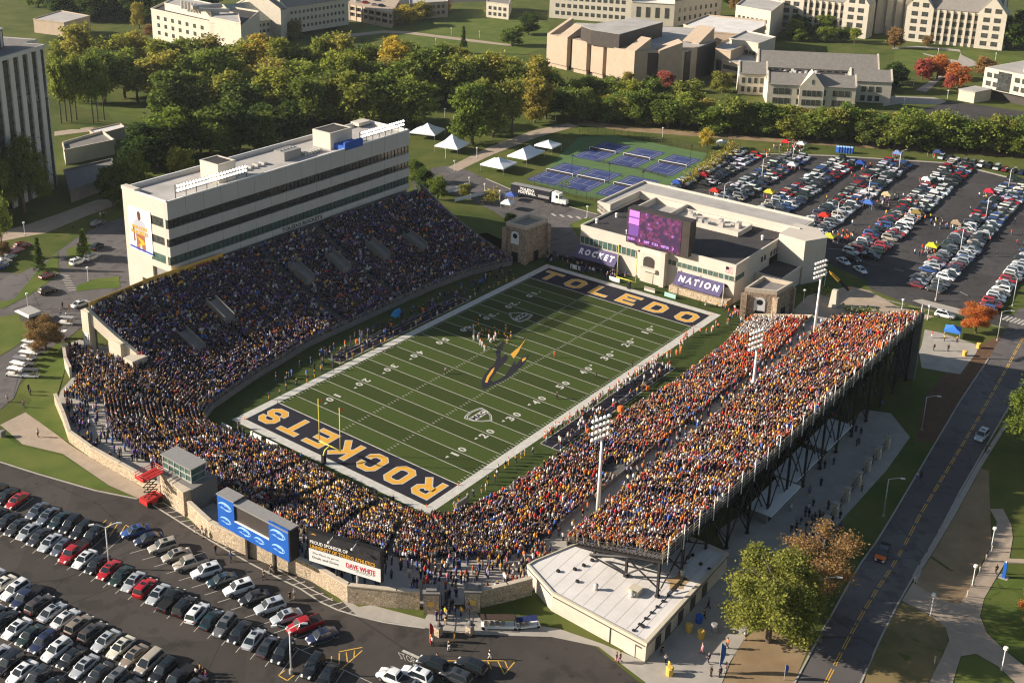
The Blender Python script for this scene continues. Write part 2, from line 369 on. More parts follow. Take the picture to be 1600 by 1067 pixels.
# pavement along the stadium wall, the gate and round the white-roofed building
psheet('wall_pavement', [(0, 664), (40, 644), (90, 680), (108, 694), (145, 718), (190, 743), (230, 766), (245, 788), (222, 781), (170, 758), (98, 709), (35, 694), (10, 672)], 0.04, M['path'])
psheet('gate_pavement', [(500, 905), (545, 938), (560, 948), (580, 945), (664, 967), (672, 951), (742, 951), (750, 966), (830, 976), (873, 982), (942, 1006), (1008, 1034), (1062, 975), (1138, 872), (1170, 880), (1195, 930), (1168, 990), (1140, 1035), (1128, 1067), (1100, 1120), (1010, 1067), (935, 1010), (862, 995), (740, 991), (665, 981), (560, 964)], 0.05, M['concrete'])
psheet('stand_plaza', [(1138, 872), (1170, 880), (1195, 930), (1230, 890), (1290, 838), (1330, 796), (1385, 735), (1422, 683), (1392, 646), (1350, 640), (1240, 730), (1120, 830)], 0.055, M['concrete'])
# the road and its pavement, verges and curved path on the right
psheet('road', [(1235, 1080), (1302, 956), (1345, 880), (1432, 742), (1500, 627), (1545, 560), (1580, 500), (1592, 482), (1660, 482), (1660, 505), (1603, 590), (1500, 768), (1425, 905), (1400, 945), (1340, 1080)], 0.05, M['road'])
psheet('road_pavement', [(1425, 900), (1436, 880), (1484, 800), (1527, 725), (1570, 660), (1574, 664), (1533, 730), (1493, 803), (1441, 888), (1436, 903), (1432, 912)], 0.06, M['concrete'])
psheet('bare_verge', [(1430, 915), (1441, 890), (1493, 805), (1533, 732), (1545, 735), (1547, 800), (1550, 850), (1528, 890), (1508, 945), (1500, 952), (1465, 945)], 0.03, M['dirt'])
psheet('dry_verge', [(1341, 1080), (1400, 948), (1408, 940), (1430, 948), (1455, 960), (1478, 980), (1482, 998), (1470, 1030), (1448, 1080)], 0.03, M['drygrass'])
psheet('curved_path', cz([(1385, -20), (1430, 60), (1402, 200), (1330, 350), (1250, 490), (1200, 575), (1100, 560), (905, 440), (835, 555), (1010, 640), (1110, 720), (1132, 800), (1090, 900), (1000, 1080), (1150, 1080), (1205, 900), (1300, 885), (1440, 965), (1560, 1080), (1800, 1080), (1600, 960), (1500, 880), (1370, 760), (1325, 650), (1350, 540), (1420, 420), (1480, 320), (1620, 320), (1620, 295), (1508, 290), (1530, 160), (1520, 80), (1470, -20)], 1200, 800, 4), 0.06, M['path'])
psheet('plaza_lawn', cz([(1350, 545), (1425, 425), (1600, 400), (1700, 400), (1700, 1000), (1505, 876), (1375, 756), (1330, 650)], 1200, 800, 4), 0.03, M['lawn'])
psheet('path_lawn', cz([(1160, 1080), (1208, 905), (1300, 890), (1435, 968), (1550, 1080)], 1200, 800, 4), 0.03, M['lawn'])
psheet('bare_ground', [(1160, 1000), (1180, 985), (1230, 975), (1275, 985), (1240, 1067), (1225, 1100), (1120, 1110), (1130, 1065), (1142, 1035)], 0.03, M['dirt'])
psheet('soil_strip', [(1445, 620), (1475, 585), (1540, 535), (1572, 520), (1560, 545), (1500, 625), (1460, 690), (1430, 690)], 0.03, M['mulch'])
psheet('far_corner_pavement', [(1440, 540), (1445, 515), (1470, 520), (1530, 540), (1525, 552), (1500, 585), (1440, 575), (1436, 550)], 0.05, M['concrete'])
# rocket plaza and drive beyond the far end
psheet('rocket_plaza', [(1238, 486), (1262, 462), (1300, 452), (1330, 448), (1360, 455), (1400, 478), (1460, 495), (1440, 500), (1290, 505), (1230, 500)], 0.05, M['path'])
FARLOT = [(980, 330), (1030, 318), (1118, 252), (1150, 238), (1200, 243), (1300, 244), (1490, 256), (1660, 300), (1660, 430), (1600, 440), (1556, 490), (1600, 492), (1570, 512), (1530, 500), (1440, 480), (1405, 470), (1360, 452), (1352, 438), (1300, 415), (1250, 380)]
psheet('far_parking_lot', FARLOT, 0.03, M['asphalt2'], seg=25)
psheet('lot_kerb', [(1425, 470), (1440, 468), (1515, 487), (1540, 495), (1530, 500), (1440, 476)], 0.12, M['concrete'])
psheet('drive', [(640, 275), (680, 262), (712, 258), (760, 280), (800, 297), (870, 318), (935, 336), (936, 348), (905, 346), (890, 352), (905, 372), (930, 385), (900, 402), (855, 396), (850, 372), (800, 350), (760, 325), (730, 310), (690, 300), (650, 300)], 0.05, M['road'])
psheet('drive_island', [(892, 350), (918, 341), (934, 342), (934, 355), (905, 362)], 0.12, M['lawn'])
# roads, lots and lawns on the left
psheet('left_road', [(-60, 640), (-60, 420), (30, 428), (75, 405), (120, 372), (165, 348), (195, 340), (215, 450), (140, 500), (105, 530), (62, 556), (30, 600), (22, 622), (0, 640)], 0.05, M['road'])
psheet('kerb_lawn', [(105, 412), (104, 389), (140, 380), (158, 386), (135, 402), (108, 420)], 0.10, M['lawn'])
psheet('verge_lawn', [(22, 468), (62, 420), (91, 394), (92, 430), (45, 462), (10, 480), (-30, 492), (-30, 478)], 0.10, M['lawn'])
psheet('corner_lawn', [(-40, 520), (0, 496), (40, 488), (62, 496), (60, 516), (20, 545), (-40, 580)], 0.10, M['lawn'])
psheet('bank_lawn', [(122, 446), (150, 436), (186, 432), (188, 450), (150, 452), (118, 456)], 0.10, M['lawn'])
psheet('cart_lawn', [(28, 613), (45, 585), (62, 556), (97, 532), (102, 575), (92, 610), (86, 625), (98, 650), (108, 692), (40, 645), (50, 625)], 0.09, M['lawn'])
psheet('tan_path', [(-40, 372), (40, 352), (90, 335), (150, 313), (172, 312), (178, 322), (130, 340), (70, 365), (30, 372), (-40, 386)], 0.06, M['path'])
psheet('lower_lawn', [(-60, 690), (0, 675), (30, 697), (98, 712), (172, 760), (150, 764), (60, 738), (0, 719), (-60, 700)], 0.02, M['lawn'])
# far lawns and their paths
psheet('campus_lawn', [(560, 50), (600, 30), (700, 20), (790, 12), (860, 40), (852, 75), (760, 105), (690, 85), (600, 60)], 0.02, M['lawn'], seg=60)
psheet('quad_lawn', [(1395, 118), (1398, 78), (1500, 78), (1600, 90), (1600, 105), (1540, 108), (1480, 100)], 0.02, M['lawn'], seg=60)
psheet('campus_path', [(520, 56), (600, 48), (640, 50), (720, 60), (800, 70), (800, 73), (720, 64), (640, 54), (600, 52), (520, 62)], 0.06, M['path'], seg=60)
psheet('quad_path', cz([(100, 250), (380, 230), (850, 270), (870, 330), (1000, 390), (1060, 440), (900, 470), (640, 600), (480, 740), (360, 720), (620, 560), (740, 480), (660, 380), (440, 320), (450, 310), (700, 370), (830, 390), (860, 300), (820, 290), (380, 250), (100, 265)], 1380, 40, 7.11), 0.06, M['concrete'], seg=60)
psheet('quad_forecourt', cz([(0, 780), (240, 790), (560, 800), (700, 840), (660, 880), (200, 870), (0, 900)], 1380, 40, 7.11), 0.05, M['concrete'], seg=60)
psheet('hall_drive', cz([(420, 930), (620, 880), (720, 840), (1600, 960), (1600, 1100), (760, 1090), (500, 1000)], 1380, 40, 7.11), 0.06, M['asphalt2'], seg=60)
psheet('park_path', [(700, 262), (760, 232), (830, 205), (900, 190), (905, 197), (840, 215), (770, 242), (715, 268)], 0.06, M['path'])
psheet('bank_path', [(890, 186), (985, 198), (1200, 215), (1600, 240), (1600, 247), (1200, 222), (985, 206), (890, 194)], 0.06, M['dirt'], seg=40)
psheet('left_park_lawn', [(85, 180), (100, 160), (200, 165), (260, 170), (230, 200), (95, 205)], 0.02, M['lawn'], seg=40)
psheet('left_lower_path', [(85, 206), (140, 199), (200, 196), (200, 201), (140, 206), (85, 213)], 0.05, M['path'], seg=40)
psheet('roadside_lot', [(520, 10), (790, 2), (800, -20), (520, -20)], 0.05, M['asphalt2'], seg=80)

# ---------------------------------------------------------------- painted markings of the near car park
def strip(mb, a, b, w, z):
    a = Vector(a[:2]); b = Vector(b[:2]); n = (b-a).normalized(); n = Vector((-n.y, n.x))*w/2
    mb.quad((*(a-n), z), (*(b-n), z), (*(b+n), z), (*(a+n), z)); return mb
mw = MB(); my = MB()
L0, L1 = U(16, 847.5, 5), U(391, 1030, 5); dA = (U(62, 811, 5)-U(28, 838, 5)).normalized()
for k in range(-4, 26):
    p = L0+(L1-L0)*k/19; strip(mw, p, p+dA*(11.0 if k < 7 else 5.5), 0.12, 5.036)
pm = L0+dA*5.5; qm = L0+(L1-L0)*(26/19)+dA*5.5
strip(mw, pm-(L1-L0)*0.2, qm, 0.12, 5.037)
dR = (U(279, 856, 5)-U(231, 870, 5)).normalized(); R0, R1 = U(228, 873, 5), U(455, 1000, 5)
for k in range(-1, 13):
    p = R0+(R1-R0)*k/11; strip(mw, p-dR*0.6, p+dR*5.2, 0.12, 5.036)
dB = (U(40, 939, 5)-U(4, 965, 5)).normalized(); B0, B1 = U(4, 962, 5), U(245, 1094, 5)
for k in range(-3, 13):
    p = B0+(B1-B0)*k/11; strip(mw, p-dB*5.4, p+dB*5.6, 0.12, 5.036)
strip(mw, B0-(B1-B0)*0.2, B1, 0.12, 5.037)
# hatched walkway along the wall
out = [U(*q, 5) for q in cz([(200, 470), (550, 690), (850, 865), (1000, 950), (1230, 1070)], 200, 700, 5.336)]+[U(*q, 5) for q in [(470, 920), (500, 940), (528, 953), (560, 962.5), (600, 972), (640, 978), (664, 981)]]
for a, b in zip(out[:-1], out[1:]): strip(mw, a, b, 0.28, 5.038)
inn = [U(*q, 5) for q in [(256, 786), (290, 806), (320, 826), (350, 842), (366, 851)]]+[U(*q, 5) for q in [(435, 890), (460, 905), (485, 920), (520, 938)]]
for a, b in list(zip(inn[:4], inn[1:5]))+list(zip(inn[5:8], inn[6:9])): strip(mw, a, b, 0.22, 5.038)
rung = []
for i, (a, b) in enumerate(zip(out[:-1], out[1:])):
    L = (b-a).length; n = max(1, round(L/1.9))
    for k in range(n): rung.append((a+(b-a)*k/n, (b-a).normalized()))
for p, d in rung:
    n = Vector((-d.y, d.x, 0)); n = n if n.x > 0 else -n
    if not (U(395, 880, 5)-p).length < 3: strip(mw, p, p+n*1.75-d*1.1*(-1), 0.16, 5.039)
# yellow hatched corners
def pyl(a, b, w=0.16): strip(my, U(*a, 5), U(*b, 5), w, 5.04)
for a, b in [((174, 816), (160, 838)), ((184, 818), (171, 838)), ((195, 822), (185, 840)), ((196, 820), (214, 830)), ((166, 812), (160, 818))]: pyl(a, b)
for a, b in [((152, 897), (161, 902)), ((161, 902), (172, 894)), ((152, 897), (165, 889)), ((165, 889), (172, 894)), ((158, 899), (165, 891)), ((115, 877), (120, 880)), ((120, 880), (131, 873))]: pyl(a, b)
for a, b in [((435, 1055), (449, 1063)), ((449, 1063), (460, 1054)), ((435, 1055), (445, 1047))]: pyl(a, b)
for a, b in [((508, 1067), (566, 1016)), ((566, 1011), (530, 1018)), ((543, 1035), (541, 1019)), ((530, 1044), (530, 1020)), ((516, 1060), (518, 1025)), ((553, 1026), (554, 1016))]: pyl(a, b)
for a, b in [((690, 1032), (805, 1032)), ((804, 1034), (788, 1053)), ((788, 1053), (778, 1033)), ((768, 1045), (762, 1033)), ((752, 1041), (748, 1033)), ((736, 1038), (733, 1033)), ((793, 1043), (789, 1033))]: pyl(a, b)
strip(mw, U(629, 1016, 5), U(660, 1030, 5), 0.5, 5.04)
tag(mw.build('lot_markings', M['line']), kind='structure'); tag(my.build('yellow_markings', M['yellowline']), kind='structure')
_t = put_text('stop_marking', 'STOP', M['line'], U(636, 1028, 5), U(650, 1033, 5)-U(625, 1024, 5), U(632, 1022, 5)-U(636, 1031, 5), 2.6, 1.5, off=0.042); tag(_t, kind='structure')
# kerbs
def kerb(name, px, h=0.15, w=0.25, m='concrete', G=None):
    mb = MB(); P = [UT(*q) for q in px]
    for a, b in zip(P[:-1], P[1:]):
        n = max(1, int((b-a).length/8))
        for i in range(n):
            p, q = a+(b-a)*i/n, a+(b-a)*(i+1)/n
            d = (q-p); d.z = 0; d.normalize(); s = Vector((-d.y, d.x, 0))*w/2; z0, z1 = H(p.x, p.y), H(q.x, q.y)
            mb.hexa([(*(p-s).xy, z0-.2), (*(q-s).xy, z1-.2), (*(q+s).xy, z1-.2), (*(p+s).xy, z0-.2), (*(p-s).xy, z0+h), (*(q-s).xy, z1+h), (*(q+s).xy, z1+h), (*(p+s).xy, z0+h)])
    tag(mb.build(name, M[m]), kind='structure')
kerb('lot_kerb_line', NEARLOT[1:5])
kerb('road_kerb', [(1240, 1070), (1302, 956), (1345, 880), (1432, 742), (1500, 627), (1545, 560)])
kerb('road_kerb', [(1345, 1067), (1402, 945), (1425, 905), (1500, 768), (1603, 590)])
kerb('far_lot_kerb', [(1185, 241), (1300, 244), (1490, 256), (1600, 284)], w=1.2)
kerb('drive_kerb', [(760, 280), (800, 297), (870, 318), (935, 336)])
# road centre line and crossing
mb = MB(); cl = [(1290, 1067), (1330, 990), (1372, 918), (1440, 800), (1525, 660), (1572, 577), (1600, 525)]
cp = [UT(*q) for q in cl]
for a, b in zip(cp[:-1], cp[1:]):
    n = max(1, int((b-a).length/4))
    for i in range(n):
        p, q = a+(b-a)*i/n, a+(b-a)*(i+.8)/n; d = (q-p).normalized(); s = Vector((-d.y, d.x, 0))
        for o in (-.16, .16):
            w = s*.07; p2, q2 = p+s*o, q+s*o; zp, zq = H(p.x, p.y)+.062, H(q.x, q.y)+.062
            mb.quad((*(p2-w).xy, zp), (*(q2-w).xy, zq), (*(q2+w).xy, zq), (*(p2+w).xy, zp))
tag(mb.build('road_centre_line', M['yellowline']), kind='structure')
mb = MB()
for k in range(7):
    a, b = UT(1566+k*6, 500+k*1.6), UT(1576+k*6, 494+k*1.6)
    strip(mb, a, b, .55, H(a.x, a.y)+.064)
for k in range(7):
    a, b = UT(94+k*2.0, 430+k*4), UT(108+k*2.0, 432+k*3.6); strip(mb, a, b, .35, H(a.x, a.y)+.064)
for k in range(5):
    a = UT(862+k*13, 334+k*1.5); b = UT(868+k*13, 338+k*1.5); strip(mb, a, b, .9, H(a.x, a.y)+.064)
tag(mb.build('crossing_stripes', M['line']), kind='structure')
mb = MB()
for a, b in [((1330, 452), (1420, 478)), ((1500, 456), (1512, 462)), ((1398, 420), (1412, 424)), ((1290, 388), (1325, 391)), ((1310, 452), (1600, 520))]:
    p, q = UT(*a), UT(*b); strip(mb, p, q, .2, .04)
tag(mb.build('far_lot_markings', M['line']), kind='structure')

# ---------------------------------------------------------------- football field
L, W, GL = 54.864, 24.384, 45.72
mb = MB(); zc = 0.0
n = 40; poly = [(64.7, 20), (64.7, -26), (62, -30), (56.6, -34.2)]+[(p[0], p[1]) for p in RAIL_R[::-1][1:]]+[(p[0], p[1]) for p in RAIL_C[::-1][1:]]+[(p[0], p[1]) for p in RAIL[::-1][1:]]+[(58, 36)]
sheet('turf_apron', poly, -0.012, M['turf_out'], flat=0)
mb = MB(); mb.quad((-L, -W, 0), (L, -W, 0), (L, W, 0), (-L, W, 0)); tag(mb.build('football_turf', M['turf']), kind='structure')
mb = MB(); o = 2.0
for x0, x1, y0, y1 in ((-L-o, L+o, W, W+o), (-L-o, L+o, -W-o, -W), (-L-o, -L, -W, W), (L, L+o, -W, W)):
    mb.quad((x0, y0, .004), (x1, y0, .004), (x1, y1, .004), (x0, y1, .004))
tag(mb.build('field_border', M['fieldwhite']), kind='structure')
for s in (-1, 1):
    mb = MB(); a, b = sorted((s*GL, s*L)); mb.quad((a, -W, .004), (b, -W, .004), (b, W, .004), (a, W, .004)); tag(mb.build('end_zone', M['navy']), kind='structure')
mb = MB(); z = .008
def fr(x0, x1, y0, y1): mb.quad((x0, y0, z), (x1, y0, z), (x1, y1, z), (x0, y1, z))
for k in range(-10, 11):
    x = k*4.572; w = .07 if abs(k) < 10 else .12; fr(x-w, x+w, -W, W)
for k in range(-49, 50):
    if k % 5 == 0: continue
    x = k*.9144
    for y in (-6.1, 6.1): fr(x-.06, x+.06, y-.33, y+.33)
    for y in (-W+.5, W-.5): fr(x-.06, x+.06, y-.35, y+.35)
tag(mb.build('yard_lines', M['fieldwhite']), kind='structure')
# block letters drawn as strokes on a 4 x 6 grid
GLY = {'O': [[(1, 0), (3, 0), (4, 1), (4, 5), (3, 6), (1, 6), (0, 5), (0, 1), (1, 0), (3, 0)]], 'T': [[(2, 0), (2, 6)], [(-.3, 6), (4.3, 6)]],
       'L': [[(0, 6), (0, 0), (4.2, 0)]], 'E': [[(4.2, 6), (0, 6), (0, 0), (4.2, 0)], [(0, 3), (3.2, 3)]], 'D': [[(0, 0), (2.8, 0), (4, 1.2), (4, 4.8), (2.8, 6), (0, 6), (0, 0), (2.8, 0)]],
       'R': [[(0, 0), (0, 6), (3, 6), (4, 5), (4, 3.7), (3, 2.8), (.9, 2.8)], [(1.9, 2.8), (4, 0)]], 'C': [[(4, 4.6), (4, 5), (3, 6), (1, 6), (0, 5), (0, 1), (1, 0), (3, 0), (4, 1), (4, 1.4)]],
       'K': [[(0, 0), (0, 6)], [(4, 6), (.3, 2.4)], [(1.6, 3.4), (4.1, 0)]], 'S': [[(4, 4.7), (4, 5), (3, 6), (1, 6), (0, 5), (0, 4), (1, 3), (3, 3), (4, 2), (4, 1), (3, 0), (1, 0), (0, 1), (0, 1.3)]]}
def stroke(mb, pts, w, z, ext):
    """thick polyline with mitred joints"""
    P = [Vector(p) for p in pts]
    d0 = (P[1]-P[0]).normalized(); d1 = (P[-1]-P[-2]).normalized()
    closed = len(P) > 3 and (P[0]-P[-2]).length < 1e-6
    if not closed: P[0] = P[0]-d0*ext; P[-1] = P[-1]+d1*ext
    else: P = P[:-1]
    l, r = [], []
    n = len(P)
    for i in range(n):
        if closed: a, b = (P[0]-P[n-2]) if i in (0, n-1) else (P[i]-P[i-1]), (P[1]-P[0]) if i in (0, n-1) else (P[i+1]-P[i])
        else: a = P[i]-P[i-1] if i else P[1]-P[0]; b = P[i+1]-P[i] if i < n-1 else a
        a.normalize(); b.normalize(); t = (a+b).normalized(); m = Vector((-t.y, t.x)); k = w/max(.5, m.dot(Vector((-a.y, a.x))))
        l.append(P[i]+m*k); r.append(P[i]-m*k)
    for i in range(n-1): mb.quad((*r[i], z), (*r[i+1], z), (*l[i+1], z), (*l[i], z))
def field_word(name, word, xs_, ys, right, upx, h, w):
    mo = MB(); mi = MB(); k = h/6; kx = w/4
    for ch, x, y in zip(word, xs_, ys):
        for si, st in enumerate(GLY[ch]):
            q = [(x+upx*(p[1]-3)*k, y+right*(p[0]-2)*kx) for p in st]
            stroke(mo, q, .78, .009+.0012*si, .78); stroke(mi, q, .56, .0145+.0012*si, .56)
    tag(mo.build(name+'_outline', M['fieldwhite']), kind='structure'); tag(mi.build(name+'_letters', M['gold']), kind='structure')
field_word('end_zone_word', 'TOLEDO', [50.3]*6, [20.6, 12.5, 4.4, -3.7, -11.9, -20.4], -1, 1, 4.7, 3.7)
field_word('end_zone_word', 'ROCKETS', [-50.3]*7, [-20.8, -13.9, -6.9, .1, 7.0, 14.2, 20.9], 1, -1, 4.9, 3.4)
for i, t in enumerate(['10', '20', '30', '40', '50', '40', '30', '20', '10']):
    x = (i-4)*9.144
    for s in (-1, 1):
        for j, ch in enumerate(t):
            tag(put_text('yard_number', ch, M['fieldwhite'], (x+(-s)*(1 if j else -1)*1.15, s*17.1, 0), (-s, 0, 0), (0, -s, 0), 1.35 if ch != '1' else .6, 1.9, bold=.03, off=.011), kind='structure')
        if i != 4:
            a = -1 if i < 4 else 1; mb = MB(); xx = x+a*2.6; yy = s*16.6
            mb.add([(xx, yy-.35, .011), (xx, yy+.35, .011), (xx+a*.9, yy, .011)], [(0, 2, 1) if a > 0 else (0, 1, 2)]); tag(mb.build('yard_arrow', M['fieldwhite']), kind='structure')
# conference shields
def shield(cx, cy, s, flip):
    def pts(k): return [(cx+flip*a*k*s, cy+flip*b*k*s) for a, b in [(-1.5, 1.0), (-1.1, 1.25), (0, 1.45), (1.1, 1.25), (1.5, 1.0), (1.35, .1), (.85, -.8), (0, -1.5), (-.85, -.8), (-1.35, .1)]]
    for k, zz, m in ((1, .009, 'fieldwhite'), (.93, .012, 'navy'), (.86, .015, 'fieldwhite'), (.8, .018, 'turf_out')):
        mb = MB(); q = pts(k); mb.add([(a, b, zz) for a, b in q], [tuple(range(len(q)))]); tag(mb.build('conference_shield', M[m]), kind='structure')
    mb = MB(); mb.quad(*[(cx+flip*a*s, cy+flip*b*s, .021) for a, b in [(-1.25, -.15), (1.25, -.15), (1.25, .65), (-1.25, .65)][::1]]); tag(mb.build('conference_shield_band', M['fieldwhite']), kind='structure')
    tag(put_text('conference_letters', 'MAC', M['navy'], (cx, cy+flip*.25*s, 0), (flip, 0, 0), (0, flip, 0), 2.2*s, .66*s, bold=.04, off=.024), kind='structure')
shield(-22.6, -11.8, 2.0, 1); shield(23.4, 11.7, 2.0, -1)
# midfield emblem
def emblem(px, m, z):
    P = [U(*q, 0) for q in cz(px, 690, 500, 8)]
    bm = bmesh.new(); f = bm.faces.new([bm.verts.new((p.x, p.y, z)) for p in P]); f.normal_update()
    if f.normal.z < 0: f.normal_flip()
    bmesh.ops.triangulate(bm, faces=bm.faces[:]); me = bpy.data.meshes.new('midfield_emblem'); bm.to_mesh(me); bm.free(); me.materials.append(M[m]); tag(mobj('midfield_emblem', me), kind='structure')
emblem([(515, 862), (498, 810), (505, 740), (545, 670), (600, 600), (655, 560), (690, 470), (672, 400), (710, 330), (765, 275), (775, 330), (735, 410), (742, 480), (800, 428), (838, 465), (805, 520), (730, 590), (685, 650), (645, 700), (612, 745), (640, 772), (720, 742), (800, 690), (850, 610), (885, 555), (915, 500), (925, 560), (985, 490), (1050, 448), (1105, 425), (1050, 520), (1000, 585), (935, 630), (880, 690), (800, 745), (700, 795), (620, 815), (560, 852)], 'navy', .010)
emblem([(900, 482), (862, 425), (940, 358), (960, 350), (1062, 225), (985, 345), (968, 390)], 'gold', .014)
emblem([(542, 778), (570, 700), (630, 615), (665, 590), (640, 655), (595, 720), (572, 783)], 'gold', .014)
emblem([(1008, 522), (1005, 485), (1058, 463), (1045, 500)], 'gold', .014)
# bench carpets
for s, x0, x1, y0, y1 in ((-1, -23.5, 23.3, -31.8, -27.6), (1, -24, 23, 27.4, 31.0)):
    mb = MB(); mb.quad((x0, y0, .003), (x1, y0, .003), (x1, y1, .003), (x0, y1, .003)); tag(mb.build('bench_carpet', M['navy']), kind='structure')
    mb = MB()
    for a, b, c, d in ((x0, x1, y0-.15, y0), (x0, x1, y1, y1+.15), (x0-.15, x0, y0, y1), (x1, x1+.15, y0, y1), (x0, x1, (y0+y1)/2+s*.6, (y0+y1)/2+.12+s*.6)): mb.quad((a, c, .006), (b, c, .006), (b, d, .006), (a, d, .006))
    tag(mb.build('bench_carpet_lines', M['fieldwhite']), kind='structure')
# goal posts
for s in (-1, 1):
    t = thing('goal_post', (s*56.6, 0, 0), ['yellow goal post standing behind the ROCKETS end zone', 'yellow goal post standing behind the TOLEDO end zone'][s > 0], 'goal post', 'goal posts')
    mb = MB(); mb.tube((s*56.6, 0, 0), (s*56.6, 0, 1.9), .17, n=8); mb.tube((s*56.6, 0, 1.9), (s*56.2, 0, 2.7), .16, n=8); mb.tube((s*56.2, 0, 2.7), (s*54.95, 0, 3.05), .14, n=8); part(t, 'gooseneck', M['yellowpost'], mb, True)
    mb = MB(); mb.box(s*56.6-.35, s*56.6+.35, -.35, .35, 0, 1.8); part(t, 'base_pad', M['navy'], mb)
    mb = MB(); mb.tube((s*54.9, -2.9, 3.05), (s*54.9, 2.9, 3.05), .12, n=8); part(t, 'crossbar', M['yellowpost'], mb, True)
    for y in (-2.82, 2.82):
        mb = MB(); mb.tube((s*54.9, y, 3.05), (s*54.9, y, 12.2), .09, n=8); u = part(t, 'upright', M['yellowpost'], mb, True)
        mb = MB(); mb.slab((s*54.9, y, 12.1), (s*54.9+.5, y-.5, 12.0), (s*54.9+.45, y-.45, 11.4), (s*54.9, y, 11.8), .02); sub(u, t, 'ribbon', M['orange'], mb)
for i, (x, y) in enumerate([(-GL, -W), (-GL, W), (GL, -W), (GL, W), (-L, -W), (-L, W), (L, -W), (L, W)]):
    mb = MB(); mb.box(x-.07+(.2 if x > 0 else -.2), x+.07+(.2 if x > 0 else -.2), y-.07+(.1 if y > 0 else -.1), y+.07+(.1 if y > 0 else -.1), .005, .46)
    solid('pylon', M['orange'], mb, 'small orange pylon at the %s of the %s end zone, %s side' % ('goal line' if abs(x) < 50 else 'back corner', 'TOLEDO' if x > 0 else 'ROCKETS', 'press box' if y > 0 else 'bleacher'), 'pylon', 'end zone pylons')
# ---------------------------------------------------------------- stands
SEATS = []     # (x, y, z, facing, section)
def lerp(a, b, t): return tuple(p+(q-p)*t for p, q in zip(a, b))
def resample(pts, n):
    d = [0]
    for a, b in zip(pts[:-1], pts[1:]): d.append(d[-1]+math.dist(a, b))
    out = []
    for k in range(n+1):
        s = d[-1]*k/n
        for i in range(len(pts)-1):
            if s <= d[i+1]+1e-9: out.append(lerp(pts[i], pts[i+1], (s-d[i])/(d[i+1]-d[i]))); break
    return out
def stand_rows(rail, top, prof, rows, nseg, z0, section, fill=.93, aisles=12, t0=0.0, gap=.8, skip=None, pitch=.47):
    """stepped rows between the rail line and the top line; returns the mesh builder and fills SEATS"""
    A = rail; B = top
    if nseg: A, B = resample(rail, nseg), resample(top, nseg)
    n = len(A); mb = MB()
    def pt(i, t): a, b = A[i], B[i]; return (a[0]+(b[0]-a[0])*t, a[1]+(b[1]-a[1])*t)
    def zz(i, t): return z0+(B[i][2]-z0)*prof(t)
    for r in range(rows):
        ta, tb = r/rows, (r+1)/rows
        lo = [(*pt(i, ta), zz(i, ta)) for i in range(n)]; hi = [(*pt(i, ta), zz(i, tb)) for i in range(n)]; bk = [(*pt(i, tb), zz(i, tb)) for i in range(n)]
        for i in range(n-1):
            mb.quad(lo[i+1], lo[i], hi[i], hi[i+1]); mb.quad(hi[i+1], hi[i], bk[i], bk[i+1])
        tm = (r+.55)/rows
        mid = [(*pt(i, tm), zz(i, tb)) for i in range(n)]
        s = 0.0; q = random.random()*pitch*2
        for i in range(n-1):
            a, b = Vector(mid[i]), Vector(mid[i+1]); L_ = (b-a).length; d = (b-a)/L_; u = q
            c = Vector((*pt(i, 0), 0))-Vector((*pt(i, 1), 0)); face = math.atan2(c.y, c.x)
            while u < L_:
                p = a+d*u; frac = (i+u/L_)/(n-1); arc = frac*aisles if aisles < 1e9 else 0
                on_aisle = 0 < round(arc) < aisles and abs(arc-round(arc)) < gap*.5/7.5
                if not on_aisle and random.random() < fill*(1-.45*max(0, math.sin(p.x*.23+p.y*.11)*math.sin(p.x*.09-p.y*.31+1)-.45)) and not (skip and skip(p)): SEATS.append((p.x, p.y, p.z, face, section, r, i))
                u += pitch*(1+random.uniform(-.14, .14))
            q = u-L_
    return mb
prof_l = lambda t: .45*t+.55*t*t
lin = lambda t: t
# tunnels (vomitories) that break the left rows: x, y ranges
VOMS = [(-47, 51), (-34.5, 55.5), (-7, 57), (5, 56), (19, 55), (32, 53)]
def vom_skip(p): return any(abs(p.x-vx) < 1.6 and vy-3.2 < p.y < vy+3.4 for vx, vy in VOMS) or (45 < p.x and p.y > 67)
tL = thing('grandstand', (0, 40, 0), 'large grandstand in shade below the press box, packed with spectators', 'grandstand')
rows = stand_rows(RAIL, TOP_L, prof_l, 42, None, 1.3, 'left', .93, 11, skip=vom_skip)
part(tL, 'seating_rows', M['step'], rows)
mb = MB()
# end wall with its raking beam, pillars and block
def zl(y): t = (y-32.8)/(66.5-32.8); return 1.3+12.9*prof_l(t)
ys = [52.5+k*(66.8-52.5)/8 for k in range(9)]
for a, b in zip(ys[:-1], ys[1:]):
    xa, xb = -56.5-5.3*(a-32.8)/33.7, -56.5-5.3*(b-32.8)/33.7
    mb.hexa([(xa-.8, a, zl(a)-2.0 if a > 57 else 5), (xa, a, zl(a)-2.0 if a > 57 else 5), (xb, b, zl(b)-2.0 if b > 57 else 5), (xb-.8, b, zl(b)-2.0 if b > 57 else 5),
             (xa-.8, a, zl(a)+.9), (xa, a, zl(a)+.9), (xb, b, zl(b)+.9), (xb-.8, b, zl(b)+.9)])
part(tL, 'raking_beam', M['cream2'], mb)
mb = MB(); mb.box(-63.0, -61.6, 65.6, 68.2, 5, 14.6); part(tL, 'pillar', M['cream2'], mb)
mb = MB(); mb.box(-61.9, -60.6, 56.0, 60.4, 5, 9.6); part(tL, 'pillar', M['cream2'], mb)
mb = MB(); mb.box(-62.9, -59.0, 50.6, 53.4, 5, 7.4); mb.box(-63.1, -58.8, 50.4, 53.6, 7.4, 7.7); part(tL, 'corner_block', M['cream2'], mb)
